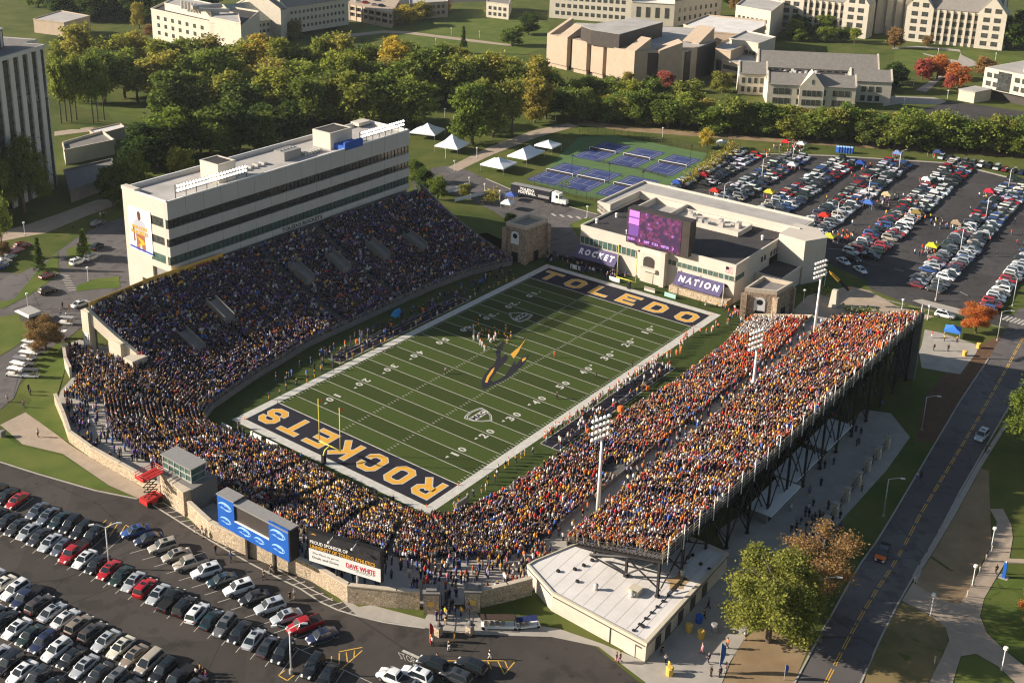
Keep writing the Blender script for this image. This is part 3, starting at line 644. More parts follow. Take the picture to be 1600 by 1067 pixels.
mb = MB(); mb.box(-63.1, -63.02, 66.2, 67.6, 6.2, 9.4); pb = part(tL, 'pillar_banner', M['banner'], mb)
o = put_text('crest', 'T', M['navy'], (-63.1, 66.9, 8.2), (0, -1, 0), (0, 0, 1), .7, .8, tL, .05, off=.03)
# top rail with gold banner
mb = MB()
for a, b in zip(TOP_L[3:-1], TOP_L[4:]):
    mb.slab((a[0], a[1]+.1, a[2]+.9), (b[0], b[1]+.1, b[2]+.9), (b[0], b[1]+.1, b[2]+2.2), (a[0], a[1]+.1, a[2]+2.2), .06)
part(tL, 'gold_banner', M['gold_banner'], mb)
a, b = Vector(TOP_L[4]), Vector(TOP_L[5]); d = (a-b).normalized()
put_text('banner_lettering', 'WELCOME TO THE', M['navy'], (a+b)/2+Vector((0, .0, 1.5)), d, (0, 0, 1), 13, .8, tL, .03, off=.12)
mb = MB()
for x in range(-61, 52, 4):
    y = 69.7 if x > -40 else 69.4-(-40-x)*.14; mb.tube((x, y, 0), (x, y, 13.9), .35)
part(tL, 'rear_columns', M['conc_dark'], mb)
mb = MB(); mb.slab((-43, 69.75, 4), (52, 69.3, 4), (52, 69.3, 14), (-43, 69.75, 14), -.2); part(tL, 'rear_wall', M['conc_dark'], mb)
mb = MB()  # far end wall following the rows
for k in range(8):
    a, b = k/8, (k+1)/8; ya, yb = 33.5+34.9*a, 33.5+34.9*b; xa, xb = 50+2*a, 50+2*b; za, zb = 1.3+13.5*prof_l(a), 1.3+13.5*prof_l(b)
    mb.hexa([(xa, ya, -.1), (xa+.5, ya, -.1), (xb+.5, yb, -.1), (xb, yb, -.1), (xa, ya, za+1.0), (xa+.5, ya, za+1.0), (xb+.5, yb, zb+1.0), (xb, yb, zb+1.0)])
part(tL, 'far_end_wall', M['conc_dark'], mb)
for vx, vy in VOMS:   # each tunnel: sunken ramp with side walls
    ya, yb = vy-3, vy+3.2; za, zb = zl(ya)+.05, zl(yb); mb = MB()
    mb.hexa([(vx-1.3, ya, za-1), (vx+1.3, ya, za-1), (vx+1.3, yb, za-1), (vx-1.3, yb, za-1), (vx-1.3, ya, za+.3), (vx+1.3, ya, za+.3), (vx+1.3, yb, zb+.1), (vx-1.3, yb, zb+.1)])
    for s in (-1, 1):
        x0, x1 = sorted((vx+s*1.3, vx+s*1.5)); mb.hexa([(x0, ya-.2, za-1), (x1, ya-.2, za-1), (x1, yb+.2, za), (x0, yb+.2, za), (x0, ya-.2, za+1.1), (x1, ya-.2, za+1.1), (x1, yb+.2, zb+1.1), (x0, yb+.2, zb+1.1)])
    part(tL, 'tunnel', M['conc_dark'], mb)
def rail_wall(root, pts, name='front_wall', top=1.35, rail=True):
    mb = MB()
    for a, b in zip(pts[:-1], pts[1:]):
        a, b = Vector((*a, 0)), Vector((*b, 0)); d = (b-a).normalized(); n = Vector((-d.y, d.x, 0))*.12
        mb.hexa([(*(a-n).xy, -.1), (*(b-n).xy, -.1), (*(b+n).xy, -.1), (*(a+n).xy, -.1), (*(a-n).xy, top), (*(b-n).xy, top), (*(b+n).xy, top), (*(a+n).xy, top)])
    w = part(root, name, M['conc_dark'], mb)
    mb = MB()
    for a, b in zip(pts[:-1], pts[1:]):
        a, b = Vector((*a, 0)), Vector((*b, 0)); L_ = (b-a).length
        for zz in (top+.5, top+.95): mb.tube((*a.xy, zz), (*b.xy, zz), .045, n=5)
        m = max(1, int(L_/2.4))
        for k in range(m): p = a+(b-a)*k/m; mb.tube((*p.xy, top), (*p.xy, top+.95), .04, n=5)
    part(root, 'front_railing', M['rail'], mb)
rail_wall(tL, RAIL)
# corner and near-end bowl
tC = thing('bowl_stand', (-70, 0, 0), 'curved lower stand wrapping the ROCKETS end of the bowl', 'grandstand')
def band_skip(p): return False
rows = stand_rows(RAIL_C, TOP_C, lin, 25, None, 1.3, 'near', .93, 13)
part(tC, 'seating_rows', M['step'], rows); rail_wall(tC, RAIL_C)
# right lower stand
tR = thing('lower_stand', (0, -42, 0), 'sunlit lower bleachers along the sideline below the walkway', 'grandstand')
rows = stand_rows(RAIL_R, TOP_R, lin, 19, None, 1.3, 'lower', .93, 14, skip=lambda p: p.x > 56.3 or (-33 < p.x < -27 and p.y < -46))
part(tR, 'seating_rows', M['step'], rows); rail_wall(tR, RAIL_R)
mb = MB(); mb.slab((-52, -50.5, CON-.2), (58, -48.9, CON-.2), (58, -48.9, CON+1.0), (-52, -50.5, CON+1.0), .15); part(tR, 'rear_kerb', M['conc_dark'], mb)
mb = MB(); mb.slab((58.3, -34.4, 0), (58.3, -49, 0), (58.3, -49, CON+1), (58.3, -34.4, 2.2), .3); part(tR, 'far_end_wall', M['cap'], mb)
# walkway and concourse floors
sheet('walkway', [(-57.2, -50.5), (60, -48.4), (62, -56), (-56.5, -56.2)], 0, M['concrete'], flat=CON+.02)
sheet('near_concourse', [(p[0], p[1]) for p in TOP_C]+[(-57, -56.3), (-69, -56.8), (-72.2, -54.8), (-75.7, -52.3), (-81.6, -46.4), (-84, -43), (-87.6, -36.5), (-87.2, -28.8), (-88.2, -22.6), (-89.6, -15.1), (-90.4, -8), (-90.2, -4), (-88, 8), (-88, 19), (-88.2, 28), (-87.6, 36), (-84.2, 43.4), (-80, 52.3), (-77.6, 55), (-72.4, 58.5), (-70.6, 63.3), (-64.8, 73), (-61, 73), (-58, 60)], 0, M['concrete'], flat=CON)
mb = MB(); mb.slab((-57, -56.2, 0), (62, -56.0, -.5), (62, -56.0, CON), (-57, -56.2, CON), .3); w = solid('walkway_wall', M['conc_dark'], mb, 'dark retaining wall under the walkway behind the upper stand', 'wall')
# upper stand on its steel frame
UX0, UX1, UY0, UY1, UZ0, UZ1 = -57.3, 53.6, -55.9, -74.7, 8.0, 15.3
def uz(y): return UZ0+(UZ1-UZ0)*(UY0-y)/(UY0-UY1)
tU = thing('upper_stand', (0, -65, 0), 'raised upper bleachers on dark steel frame, full of sunlit spectators', 'grandstand')
UR = [(-57.3, UY0), (-20, UY0), (20, UY0), (53.6, -54.8)]; UT_ = [(-61.0, UY1, UZ1), (-20, UY1, UZ1), (20, UY1, UZ1), (52.8, -75.2, UZ1)]
rows = stand_rows(UR, UT_, lin, 24, None, UZ0, 'upper', .95, 13)
part(tU, 'seating_rows', M['alu'], rows)
mb = MB(); mb.slab((-61, UY1, UZ1-.7), (52.8, -75.2, UZ1-.7), (53.6, -54.8, UZ0-.7), (-57.3, UY0, UZ0-.7), .15); part(tU, 'deck_soffit', M['steel'], mb)
def fence_rail(root, pts, h, step, name, m, r=.05, mids=2):
    mb = MB()
    for a, b in zip(pts[:-1], pts[1:]):
        a, b = Vector(a), Vector(b); n = max(1, int((b-a).length/step))
        for k in range(n+1): p = a+(b-a)*k/n; mb.tube(p, p+Vector((0, 0, h)), r, n=5)
        for q in range(1, mids+1): mb.tube(a+Vector((0, 0, h*q/mids)), b+Vector((0, 0, h*q/mids)), r*.8, n=5)
    return part(root, name, M[m], mb)
fence_rail(tU, [(-61.1, UY1-.1, UZ1-.6), (52.9, -75.3, UZ1-.6)], 2.1, 1.9, 'rear_railing', 'rail', .045, 4)
fence_rail(tU, [(-57.4, UY0, UZ0-.4), (-61.1, UY1, UZ1-.4)], 1.5, 1.0, 'near_end_railing', 'steel', .04, 3)
fence_rail(tU, [(-57.3, UY0+.1, UZ0-.6), (53.6, -54.7, UZ0-.6)], 1.3, 2.5, 'front_railing', 'rail', .05, 2)
mb = MB()   # taller banner posts along the rear rail
for k in range(24):
    x = -60+k*4.85; mb.tube((x, UY1-.35, UZ1-1.2), (x, UY1-.35, UZ1+3.1), .09, n=6)
part(tU, 'rear_posts', M['banner'], mb)
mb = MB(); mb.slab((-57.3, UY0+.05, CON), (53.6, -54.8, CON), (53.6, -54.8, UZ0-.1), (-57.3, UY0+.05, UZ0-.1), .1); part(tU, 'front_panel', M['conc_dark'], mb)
mb = MB()   # solid far end wall
mb.hexa([(52.2, -75.4, -.6), (53.0, -75.4, -.6), (53.9, -70, -.6), (53.1, -70, -.6), (52.2, -75.4, UZ1+.9), (53.0, -75.4, UZ1+.9), (53.9, -70, uz(-70)+.9), (53.1, -70, uz(-70)+.9)])
mb.hexa([(53.1, -70, uz(-70)-1.6), (53.9, -70, uz(-70)-1.6), (54.4, -55, UZ0-1.6), (53.6, -55, UZ0-1.6), (53.1, -70, uz(-70)+.9), (53.9, -70, uz(-70)+.9), (54.4, -55, UZ0+.9), (53.6, -55, UZ0+.9)])
part(tU, 'far_end_wall', M['conc_dark'], mb)
for k in range(15):
    for y in (-74.0, -67.9, -61.5):
        x = -60.9+k*8.0 if k else -57.3-3.7*(UY0-y)/(UY0-UY1)+.5
        base = 8.0 if x < -50 and y > -76 else H(x, y)-.1
        mb = MB(); t = uz(y)-.7
        for dx in (-.16, .16): mb.box(x+dx-.05, x+dx+.05, y-.17, y+.17, base, t)
        mb.box(x-.14, x+.14, y-.04, y+.04, base, t); mb.box(x-.3, x+.3, y-.3, y+.3, base, base+.5)
        part(tU, 'column', M['steel'], mb)
    x = -60.9+k*8.0 if k else -59.4
    mb = MB(); b0 = (8.0 if x < -50 else H(x, -68))
    mb.tube((x, -74, b0+.6), (x, -67.9, uz(-67.9)-1), .14, n=5); mb.tube((x, -67.9, b0+.6), (x, -74, uz(-74)-1), .14, n=5); mb.tube((x, -67.9, b0+.6), (x, -61.5, uz(-61.5)-1), .14, n=5); mb.tube((x, -61.5, uz(-61.5)-.9), (x, -74, uz(-74)-.9), .2, n=5)
    if k < 14: mb.tube((x, -74, uz(-74)-.95), (x+8, -74, uz(-74)-.95), .18, n=5); mb.tube((x, -74, b0+1), (x+8, -74, uz(-74)-1.2), .12, n=5); mb.tube((x+8, -74, b0+1), (x, -74, uz(-74)-1.2), .12, n=5)
    part(tU, 'brace', M['steel'], mb)
# steps at the near corner of the upper stand
mb = MB()
for k in range(12): mb.box(-60.6-k*.32, -60.3-k*.32, -57.6, -55.8, CON+.05+k*.0, 8.0-k*.23)
ts = solid('steel_stair', M['steel'], mb, 'dark steel stair climbing to the near corner of the upper stand', 'stairs')
# signs hanging on the rear rail
for i, (k, m, d) in enumerate([(4, 'banner', 'white'), (9, 'red', 'red'), (13, 'navy', 'navy'), (15, 'red', 'dark red'), (18, 'blue', 'blue')]):
    x = -60+k*5.0; mb = MB(); mb.slab((x, UY1+.6, UZ1-.2), (x+2.6, UY1+.6, UZ1-.2), (x+2.6, UY1+.6, UZ1+1.2), (x, UY1+.6, UZ1+1.2), .05)
    solid('cloth_banner', M[m], mb, '%s cloth banner on the upper stand rear rail, %s from the near end' % (d, ['first', 'second', 'third', 'fourth', 'fifth'][i]), 'banner')

# ---------------------------------------------------------------- press box building
PX0, PX1, PY0, PY1, PZ0, PZ1 = -36.8, 49.0, 70.0, 87.2, 14.75, 32.25
tP = thing('press_box', (8, 82, 5), 'long cream press box building with three dark glass bands above the grandstand', 'building')
mb = MB(); mb.box(PX0+.6, PX1-.6, PY0+1.2, PY1-.6, 5, PZ1-.9); part(tP, 'core', M['grey'], mb)
BANDS = [(PZ0, 16.4), (18.55, 21.05), (23.05, 25.55), (27.85, PZ1)]
mb = MB()
for a, b in BANDS:
    mb.box(PX0, PX1, PY0, PY0+1.0, a, b)
part(tP, 'front_panels', M['grey_panel'], mb)
mb = MB()
for a, b in BANDS:
    for k in range(1, 16): x = PX0+k*(PX1-PX0)/16; mb.box(x-.035, x+.035, PY0-.012, PY0+.01, a+.02, b-.02)
part(tP, 'panel_joints', M['conc_dark'], mb)
mb = MB()
mb.box(PX0-.01, PX0+1, PY0+7.2, PY1, 10.6, PZ1); mb.box(PX0-.012, PX0+1, PY1-5.5, PY1, 5, 10.6); mb.box(PX0-.012, PX0+1, PY0+7.2, PY0+8.4, 5, 10.6)
for a, b in BANDS[1:]: mb.box(PX0-.01, PX0+1, PY0+1.0, PY0+7.2, a, b)
mb.box(PX0-.01, PX0+1, PY0+1.0, PY0+7.2, PZ0, 16.4); mb.box(PX0-.011, PX0+.9, PY0+1.0, PY0+1.8, 16.4, PZ1)
part(tP, 'end_wall', M['cream'], mb)
mb = MB()
mb.box(PX1-1, PX1+.01, PY0+1, PY1, 5, PZ1); part(tP, 'far_end_wall', M['grey_panel'], mb)
mb = MB(); mb.box(PX0+1, PX1-1, PY1-1, PY1, 5, PZ1); part(tP, 'rear_wall', M['grey_panel'], mb)
for i, (a, b) in enumerate([(16.4, 18.55), (21.05, 23.05), (25.55, 27.85)]):
    mb = MB(); mb.box(PX0+.25, PX1-.25, PY0+.35, PY0+1.15, a, b); mb.box(PX0+.1, PX0+.5, PY0+.36, PY0+6.9, a, b)
    g = part(tP, 'window_band', M['greenglass'] if i == 0 else M['glass'], mb)
    mb = MB()
    for k in range(60):
        x = PX0+.3+k*(PX1-PX0-.6)/59; mb.box(x-(.16 if k % 5 == 0 else .06), x+.07, PY0+.22, PY0+.36, a, b)
    mb.box(PX0+.3, PX1-.3, PY0+.2, PY0+.34, a+.55, a+.63); sub(g, tP, 'mullions', M['steel'], mb)
mb = MB(); mb.box(PX0+.05, PX1-.05, PY0+.05, PY1-.05, PZ1-1.2, PZ1-.7); part(tP, 'roof', M['flatroof'], mb)
mb = MB()
for b in ((PX0, PX1, PY0-.002, PY0+.4), (PX0, PX1, PY1-.4, PY1), (PX0, PX0+.4, PY0, PY1), (PX1-.4, PX1, PY0, PY1)): mb.box(*b, PZ1, PZ1+.25)
part(tP, 'parapet_coping', M['banner'], mb)
mb = MB(); mb.box(PX0-.02, PX0+1.6, PY1-5, PY1+.3, PZ1-.3, PZ1+.6); mb.box(PX1-6, PX1-1, PY1-3, PY1+.3, PZ1-.3, PZ1+.7); part(tP, 'roof_corner', M['cream'], mb)
for q, z0, z1, rf in (([(281, 268), (308, 277), (348, 272), (348, 246)], 0, 0, 0), ([(451, 218), (478, 224), (511, 215), (511, 198)], 0, 0, 0)):
    a, b = U(*q[0], 31.55), U(*q[1], 31.55); c = U(*q[2], 31.55)
    mb = MB(); mb.box(a.x, c.x, 74.2, 81.0, 31.5, 36.0); ph = part(tP, 'penthouse', M['cream'], mb)
    mb = MB(); mb.box(a.x+.4, c.x-.4, 74.6, 80.6, 36.01, 36.06); sub(ph, tP, 'penthouse_roof', M['darkroof'], mb)
    mb = MB()
    for bb in ((a.x-.05, c.x+.05, 74.15, 74.55), (a.x-.05, c.x+.05, 80.65, 81.05), (a.x-.05, a.x+.35, 74.55, 80.65), (c.x-.35, c.x+.05, 74.55, 80.65)): mb.box(*bb, 35.95, 36.25)
    sub(ph, tP, 'penthouse_coping', M['cream'], mb)
q = U(425, 240, 31.6); mb = MB(); mb.box(q.x-3, q.x+3, 75.5, 79.5, 31.6, 34.0)
for k in range(5): mb.ball((q.x-2.4+k*1.2, 77.5, 34.0), .5, 8, 4, .5)
part(tP, 'air_handler', M['grey'], mb)
mb = MB()
for k in range(6): mb.box(q.x+4+k*1.1, q.x+4.7+k*1.1, 75, 78, 31.6, 32.4)
for k in range(7): mb.box(q.x-22+k*2.2, q.x-20.8+k*2.2, 77, 79, 31.6, 32.3)
part(tP, 'roof_units', M['galv'], mb)
q0 = ony(524, 232, 73.6); mb = MB(); mb.box(22.5, 29.5, PY0-.05, PY0+.6, PZ1-.4, PZ1+1.8); mb.box(22.5, 29.5, PY0+.6, PY0+5.5, PZ1-.6, PZ1+.8); part(tP, 'tv_booth', M['bluefab'], mb)
put_text('front_lettering', 'TOLEDO ROCKETS', M['navy'], (6.0, PY0, 15.6), (1, 0, 0), (0, 0, 1), 14.5, 1.05, tP, .03, off=.03)
# lit flood-lamp banks on the roof edge
for bi, (xa, xb) in enumerate(((-33, -11), (30.0, 48.5))):
    t = thing('floodlight_bank', ((xa+xb)/2, PY0+1.4, PZ1), ['bank of lit white floodlights on the press box roof above the player banner', 'bank of lit white floodlights on the press box roof at its far end'][bi], 'floodlights', 'press box floodlight banks')
    mb = MB(); n = 7
    for k in range(n+1): x = xa+(xb-xa)*k/n; mb.tube((x, PY0+1.6, PZ1-.7), (x, PY0+1.6, PZ1+3.0), .1, n=5)
    for z_ in (1.0, 2.2, 2.9): mb.tube((xa, PY0+1.6, PZ1+z_), (xb, PY0+1.6, PZ1+z_), .08, n=5)
    part(t, 'frame', M['steel'], mb)
    nn = int((xb-xa)/.95)
    for k in range(nn):
        for z_ in (1.75, 2.75):
            x = xa+.5+k*.95; mb = MB(); mb.ball((x, PY0+1.15, PZ1+z_), .36, 8, 5); part(t, 'lamp', M['floodlit'], mb, True)
# player banner on the end wall
q = [onx(*p_, PX0-.1) for p_ in ((199, 320), (234.5, 332), (240, 401), (206, 391))]
tB = thing('player_banner', (PX0-.1, (q[0].y+q[1].y)/2, q[2].z), 'tall white banner of a football player hung on the press box end wall', 'banner')
ya, yb = q[1].y, q[0].y; z0_, z1_ = q[2].z, q[0].z
mb = MB(); mb.box(PX0-.12, PX0-.04, ya, yb, z0_, z1_); part(tB, 'sheet', M['banner'], mb)
def bq(u, v): return (PX0-.13, yb+(ya-yb)*u, z1_+(z0_-z1_)*v)
def bpoly(name, pts, col, dx=0.0, m=None):
    mb = MB(); vs = [bq(*p) for p in pts]; vs = [(v[0]-dx, v[1], v[2]) for v in vs]; mb.add(vs, [tuple(range(len(vs)))]); me = mb.mesh(name, m or M['cloth'], tuple(tB.location)); mobj(name, me, tB, color=col)
bpoly('printed_jersey', [(.22, .34), (.35, .26), (.62, .26), (.74, .34), (.78, .62), (.66, .64), (.3, .64), (.17, .6)], (.42, .42, .48))
bpoly('printed_legs', [(.3, .6), (.68, .6), (.7, .97), (.55, .98), (.5, .75), (.42, .98), (.3, .97)], (.32, .12, .06), .004)
bpoly('printed_head', [(.4, .1), (.48, .06), (.55, .1), (.56, .22), (.5, .28), (.42, .26)], (.12, .05, .04), .004)
bpoly('printed_arm', [(.17, .45), (.24, .45), (.26, .78), (.19, .8)], (.2, .09, .06), .006)
bpoly('printed_ball', [(.33, .66), (.62, .72), (.68, .8), (.36, .88), (.5, .78)], (.8, .4, .03), .008)
bpoly('printed_stripe', [(0, .9), (1, .94), (1, .985), (0, .945)], (.04, .07, .35), .010)
put_text('banner_words', 'TOLEDO\nROCKETS', M['gold'], bq(.47, .5), (0, -1, 0), (0, 0, 1), (yb-ya)*.75, (z1_-z0_)*.2, tB, .05, off=.05)
# ---------------------------------------------------------------- field-house at the far end
tF = thing('field_house', (80, -2, 0), 'cream two-storey field house with dark flat roof behind the TOLEDO end zone', 'building')
FX, FX2, FYL, FYR, FZ = 65.0, 97.0, 21.0, -25.6, 10.7
mb = MB(); mb.box(FX, FX2, FYR, FYL, -.3, FZ-.6); part(tF, 'walls', M['cream'], mb)
mb = MB(); mb.box(FX+.35, FX2-.35, FYR+.35, FYL-.35, FZ-.6, FZ-.5); part(tF, 'roof', M['darkroof'], mb)
mb = MB()
for b in ((FX-.05, FX+.4, FYR-.05, FYL+.05), (FX2-.4, FX2, FYR+.4, FYL-.4), (FX+.4, FX2, FYR-.05, FYR+.4), (FX+.4, FX2, FYL-.4, FYL+.05)): mb.box(*b, FZ-.6, FZ)
part(tF, 'parapet', M['cream'], mb)
for y0, y1, za, zb in ((3.2, 20.9, 5.5, 7.5), (-25.5, -6.2, 6.2, 7.45)):
    mb = MB(); mb.box(FX-.12, FX+.2, y0, y1, za, zb)
    g = part(tF, 'window_band', M['greenglass'], mb); mb = MB(); n = int((y1-y0)/1.4)
    for k in range(n+1): y = y0+(y1-y0)*k/n; mb.box(FX-.2, FX-.1, y-.07, y+.07, za, zb)
    mb.box(FX-.22, FX-.09, y0, y1, za-.12, za); sub(g, tF, 'mullions', M['cream'], mb)
mb = MB(); mb.box(FX+.5, FX+5, FYR-.12, FYR+.2, 6.2, 7.45); part(tF, 'side_window', M['greenglass'], mb)
for k in range(5):
    mb = MB(); x = 80+k*1.9+(2 if k > 1 else 0); mb.box(x, x+1.0, FYR-.1, FYR+.2, 7.0, 8.4); part(tF, 'side_window', M['glass'], mb)
# centre bay with arch
mb = MB(); mb.box(FX-1.6, FX, -5.6, .7, -.3, 8.2); mb.hexa([(FX-1.6, -5.6, 8.2), (FX, -5.6, 8.2), (FX, .7, 8.2), (FX-1.6, .7, 8.2), (FX-1.2, -5.6, 9.4), (FX, -5.6, 9.4), (FX, .7, 9.4), (FX-1.2, .7, 9.4)]); mb.box(FX-2.1, FX, -6.6, -5.2, -.3, 9.6)
part(tF, 'centre_bay', M['cream'], mb)
mb = MB(); pts = [(-3.4, 4.4), (-3.4, 6.3)]+[(-1.7-1.7*math.cos(math.pi*k/8), 6.3+1.1*math.sin(math.pi*k/8)) for k in range(1, 8)]+[(0, 6.3), (0, 4.4)]
mb.add([(FX-1.64, y, z) for y, z in pts]+[(FX-1.5, y, z) for y, z in pts], [tuple(range(len(pts)))]); part(tF, 'arch_window', M['darkbox'], mb)
mb = MB(); mb.box(FX-2.6, FX-1.6, -4.2, .4, 3.5, 4.3); part(tF, 'balcony', M['cream'], mb)
mb = MB(); mb.box(FX-1.72, FX-1.5, -3.2, -.6, -.2, 2.6); part(tF, 'door', M['cream2'], mb)
# sloped awnings with lettering
for y0, y1, w in ((8.0, 21.0, 'ROCKET'), (-23.2, -9.8, 'NATION')):
    a, b = (FX-.2, y1, 5.0), (FX-.2, y0, 5.0); c, d = (FX-3.0, y0, 2.2), (FX-3.0, y1, 2.2)
    mb = MB(); mb.slab(d, c, b, a, .15); aw = part(tF, 'awning', M['purple'], mb)
    up = (Vector(a)-Vector(d)).normalized(); ct = (Vector(a)+Vector(b)+Vector(c)+Vector(d))/4
    put_text('awning_letters', ' '.join(w), M['banner'], ct+Vector((0, 0, .15)), (0, -1, 0), up, (y1-y0)*.84, 1.9, tF, .05, off=.06)
    if w == 'ROCKET':
        mb = MB(); mb.box(FX-3.1, FX-2.9, y0, y1, 0, 2.1); part(tF, 'awning_front', M['navy'], mb)
mb = MB(); mb.box(FX-3.4, FX, -25.5, -9.0, -.3, 1.8); part(tF, 'stone_base', M['stonewall'], mb)
# roof well, plant and rear wing
mb = MB()
for b in ((84, 96.5, 5, 5.5), (84, 96.5, 15, 15.5), (84, 84.5, 5.5, 15), (96, 96.5, 5.5, 15)): mb.box(*b, FZ-.5, FZ+1.4)
part(tF, 'roof_well', M['cream'], mb)
mb = MB(); mb.box(84.5, 96, 5.5, 15, FZ-.49, FZ-.4); part(tF, 'roof_well_floor', M['flatroof'], mb)
mb = MB(); mb.box(86, 94, -16, 4.6, FZ-.5, FZ+.1)
for b in ((85.7, 86.1, -16, 4.6), (94, 94.4, -16, 4.6), (86.1, 94, -16.2, -15.8)): mb.box(*b, FZ-.5, FZ+.9)
part(tF, 'plant_deck', M['cream'], mb)
for k in range(9): mb = MB(); x_ = 86.6+random.random()*5; mb.box(x_, x_+1+random.random(), -14+k*1.9, -12.9+k*1.9, FZ+.1, FZ+.8+random.random()*.9); part(tF, 'roof_unit', M['galv'], mb)
mb = MB()
for x, y in ((70, 19), (78, 17.5), (68, 8), (88, -22)): mb.tube((x, y, FZ-.5), (x, y, FZ+.3), .35, n=8); mb.ball((x, y, FZ+.5), .5, 8, 5, .7)
part(tF, 'roof_vents', M['white'], mb)
mb = MB(); mb.prism([(97, -28.5), (107, -28.5), (107, 25.5), (80.4, 25.4), (80.4, 21.1), (97, 21.1)], -.3, 12.0); part(tF, 'rear_wing', M['cream'], mb)
mb = MB(); mb.prism([(97.5, -28), (106.5, -28), (106.5, 25), (81, 25), (81, 21.6), (97.5, 21.6)], 12.0, 12.06); part(tF, 'rear_wing_roof', M['flatroof'], mb)
mb = MB()
for pl in ([(97, -28.5), (97.5, -28.5), (97.5, 21.6), (97, 21.6)], [(106.5, -28.5), (107, -28.5), (107, 25.5), (106.5, 25.5)], [(80.4, 25), (106.5, 25), (106.5, 25.5), (80.4, 25.5)], [(80.4, 21.1), (97, 21.1), (97, 21.6), (80.4, 21.6)], [(80.4, 21.6), (80.9, 21.6), (80.9, 25), (80.4, 25)]): mb.prism(pl, 12.0, 12.6)
part(tF, 'rear_parapet', M['cream'], mb)
# entrance block on the right
mb = MB(); mb.prism([(89, -33.5), (95.5, -36.8), (101, -32), (101, -25.7), (90, -25.7)], -.3, 12.3); part(tF, 'entrance_block', M['cream'], mb)
mb = MB(); mb.box(77, 90, -33, -25.7, -.3, 4.6); mb.box(76.8, 90, -33.2, -32.8, 4.6, 5.3); mb.box(76.8, 77.2, -32.8, -25.7, 4.6, 5.3); part(tF, 'low_wing', M['cream'], mb)
mb = MB(); mb.box(77.2, 89.8, -32.8, -25.8, 4.6, 4.66); part(tF, 'low_wing_roof', M['darkroof'], mb)
mb = MB(); mb.box(85.5, 89.9, -25.9, -25.62, 4.8, 6.6); part(tF, 'louvre', M['black'], mb)
mb = MB(); nA = (Vector((95.5, -36.8))-Vector((89, -33.5))).normalized()
d_ = Vector((101-95.5, -32+36.8)).normalized(); nn_ = Vector((d_.y, -d_.x)); o_ = Vector((95.5, -36.8))+d_*1.6+nn_*.06
pts = [(0, 0), (4, 0), (4, 6)]+[(2+2*math.cos(math.pi*k/8), 6+2*math.sin(math.pi*k/8)) for k in range(1, 8)]+[(0, 6)]
mb.add([(*(o_+d_*u), v) for u, v in pts], [tuple(range(len(pts)))]); part(tF, 'entrance_arch', M['glass'], mb)
# big screen on the parapet
tS = thing('video_scoreboard', (64, -3, 10), 'big lit video scoreboard on the field house roof behind the goal post', 'scoreboard')
mb = MB(); mb.box(63.3, 66.6, -12.9, 5.6, 10.0, 19.6); part(tS, 'cabinet', M['darkbox'], mb)
scr = bpy.data.materials.new('screen'); scr.use_nodes = True; nt = scr.node_tree; b = nt.nodes['Principled BSDF']
tc = nt.nodes.new('ShaderNodeTexCoord'); vo = nt.nodes.new('ShaderNodeTexNoise'); vo.inputs['Scale'].default_value = .8; vo.inputs['Detail'].default_value = 6; nt.links.new(tc.outputs['Object'], vo.inputs['Vector'])
rp = nt.nodes.new('ShaderNodeValToRGB'); e = rp.color_ramp.elements; e[0].position = .36; e[0].color = (.03, .01, .06, 1); e[1].position = .7; e[1].color = (.5, .25, .7, 1); k_ = e.new(.5); k_.color = (.06, .015, .08, 1); k_ = e.new(.57); k_.color = (.3, .03, .09, 1); k_ = e.new(.63); k_.color = (.1, .03, .2, 1)
nt.links.new(vo.outputs['Fac'], rp.inputs['Fac']); nt.links.new(rp.outputs['Color'], b.inputs['Emission Color']); b.inputs['Emission Strength'].default_value = .55; b.inputs['Base Color'].default_value = (.02, .01, .02, 1)
mb = MB(); mb.box(63.2, 63.31, -10.5, 5.2, 10.2, 19.3); part(tS, 'screen', scr, mb)
pk = mat('screen_pink', (.05, .02, .05), .5, emit=(.75, .25, .85, .75)); dkp = mat('screen_violet', (.05, .02, .05), .5, emit=(.2, .08, .35, .6)); wt = mat('screen_text', (.05, .02, .05), .5, emit=(.7, .35, .95, .9))
mb = MB(); mb.box(63.14, 63.2, 1.9, 4.9, 15.4, 19.2); mb2 = MB(); mb2.box(63.14, 63.2, 1.9, 4.9, 12.2, 15.2); part(tS, 'screen_advert', pk, mb); part(tS, 'screen_advert', dkp, mb2)
mb = MB(); mb.box(63.12, 63.14, 1.9, 4.9, 17.1, 17.5); part(tS, 'screen_advert_line', dkp, mb)
for tx, y, w in (('TOLEDO', 4.0, 2.2), ('3', 1.4, .5), ('1ST', -.8, 1.6), ('7:33', -3.2, 1.8), ('VISITOR', -6.2, 2.4), ('7', -8.6, .5)):
    put_text('screen_text', tx, wt, (63.12, y, 11.3), (0, -1, 0), (0, 0, 1), w, .7, tS, .02, off=.05)
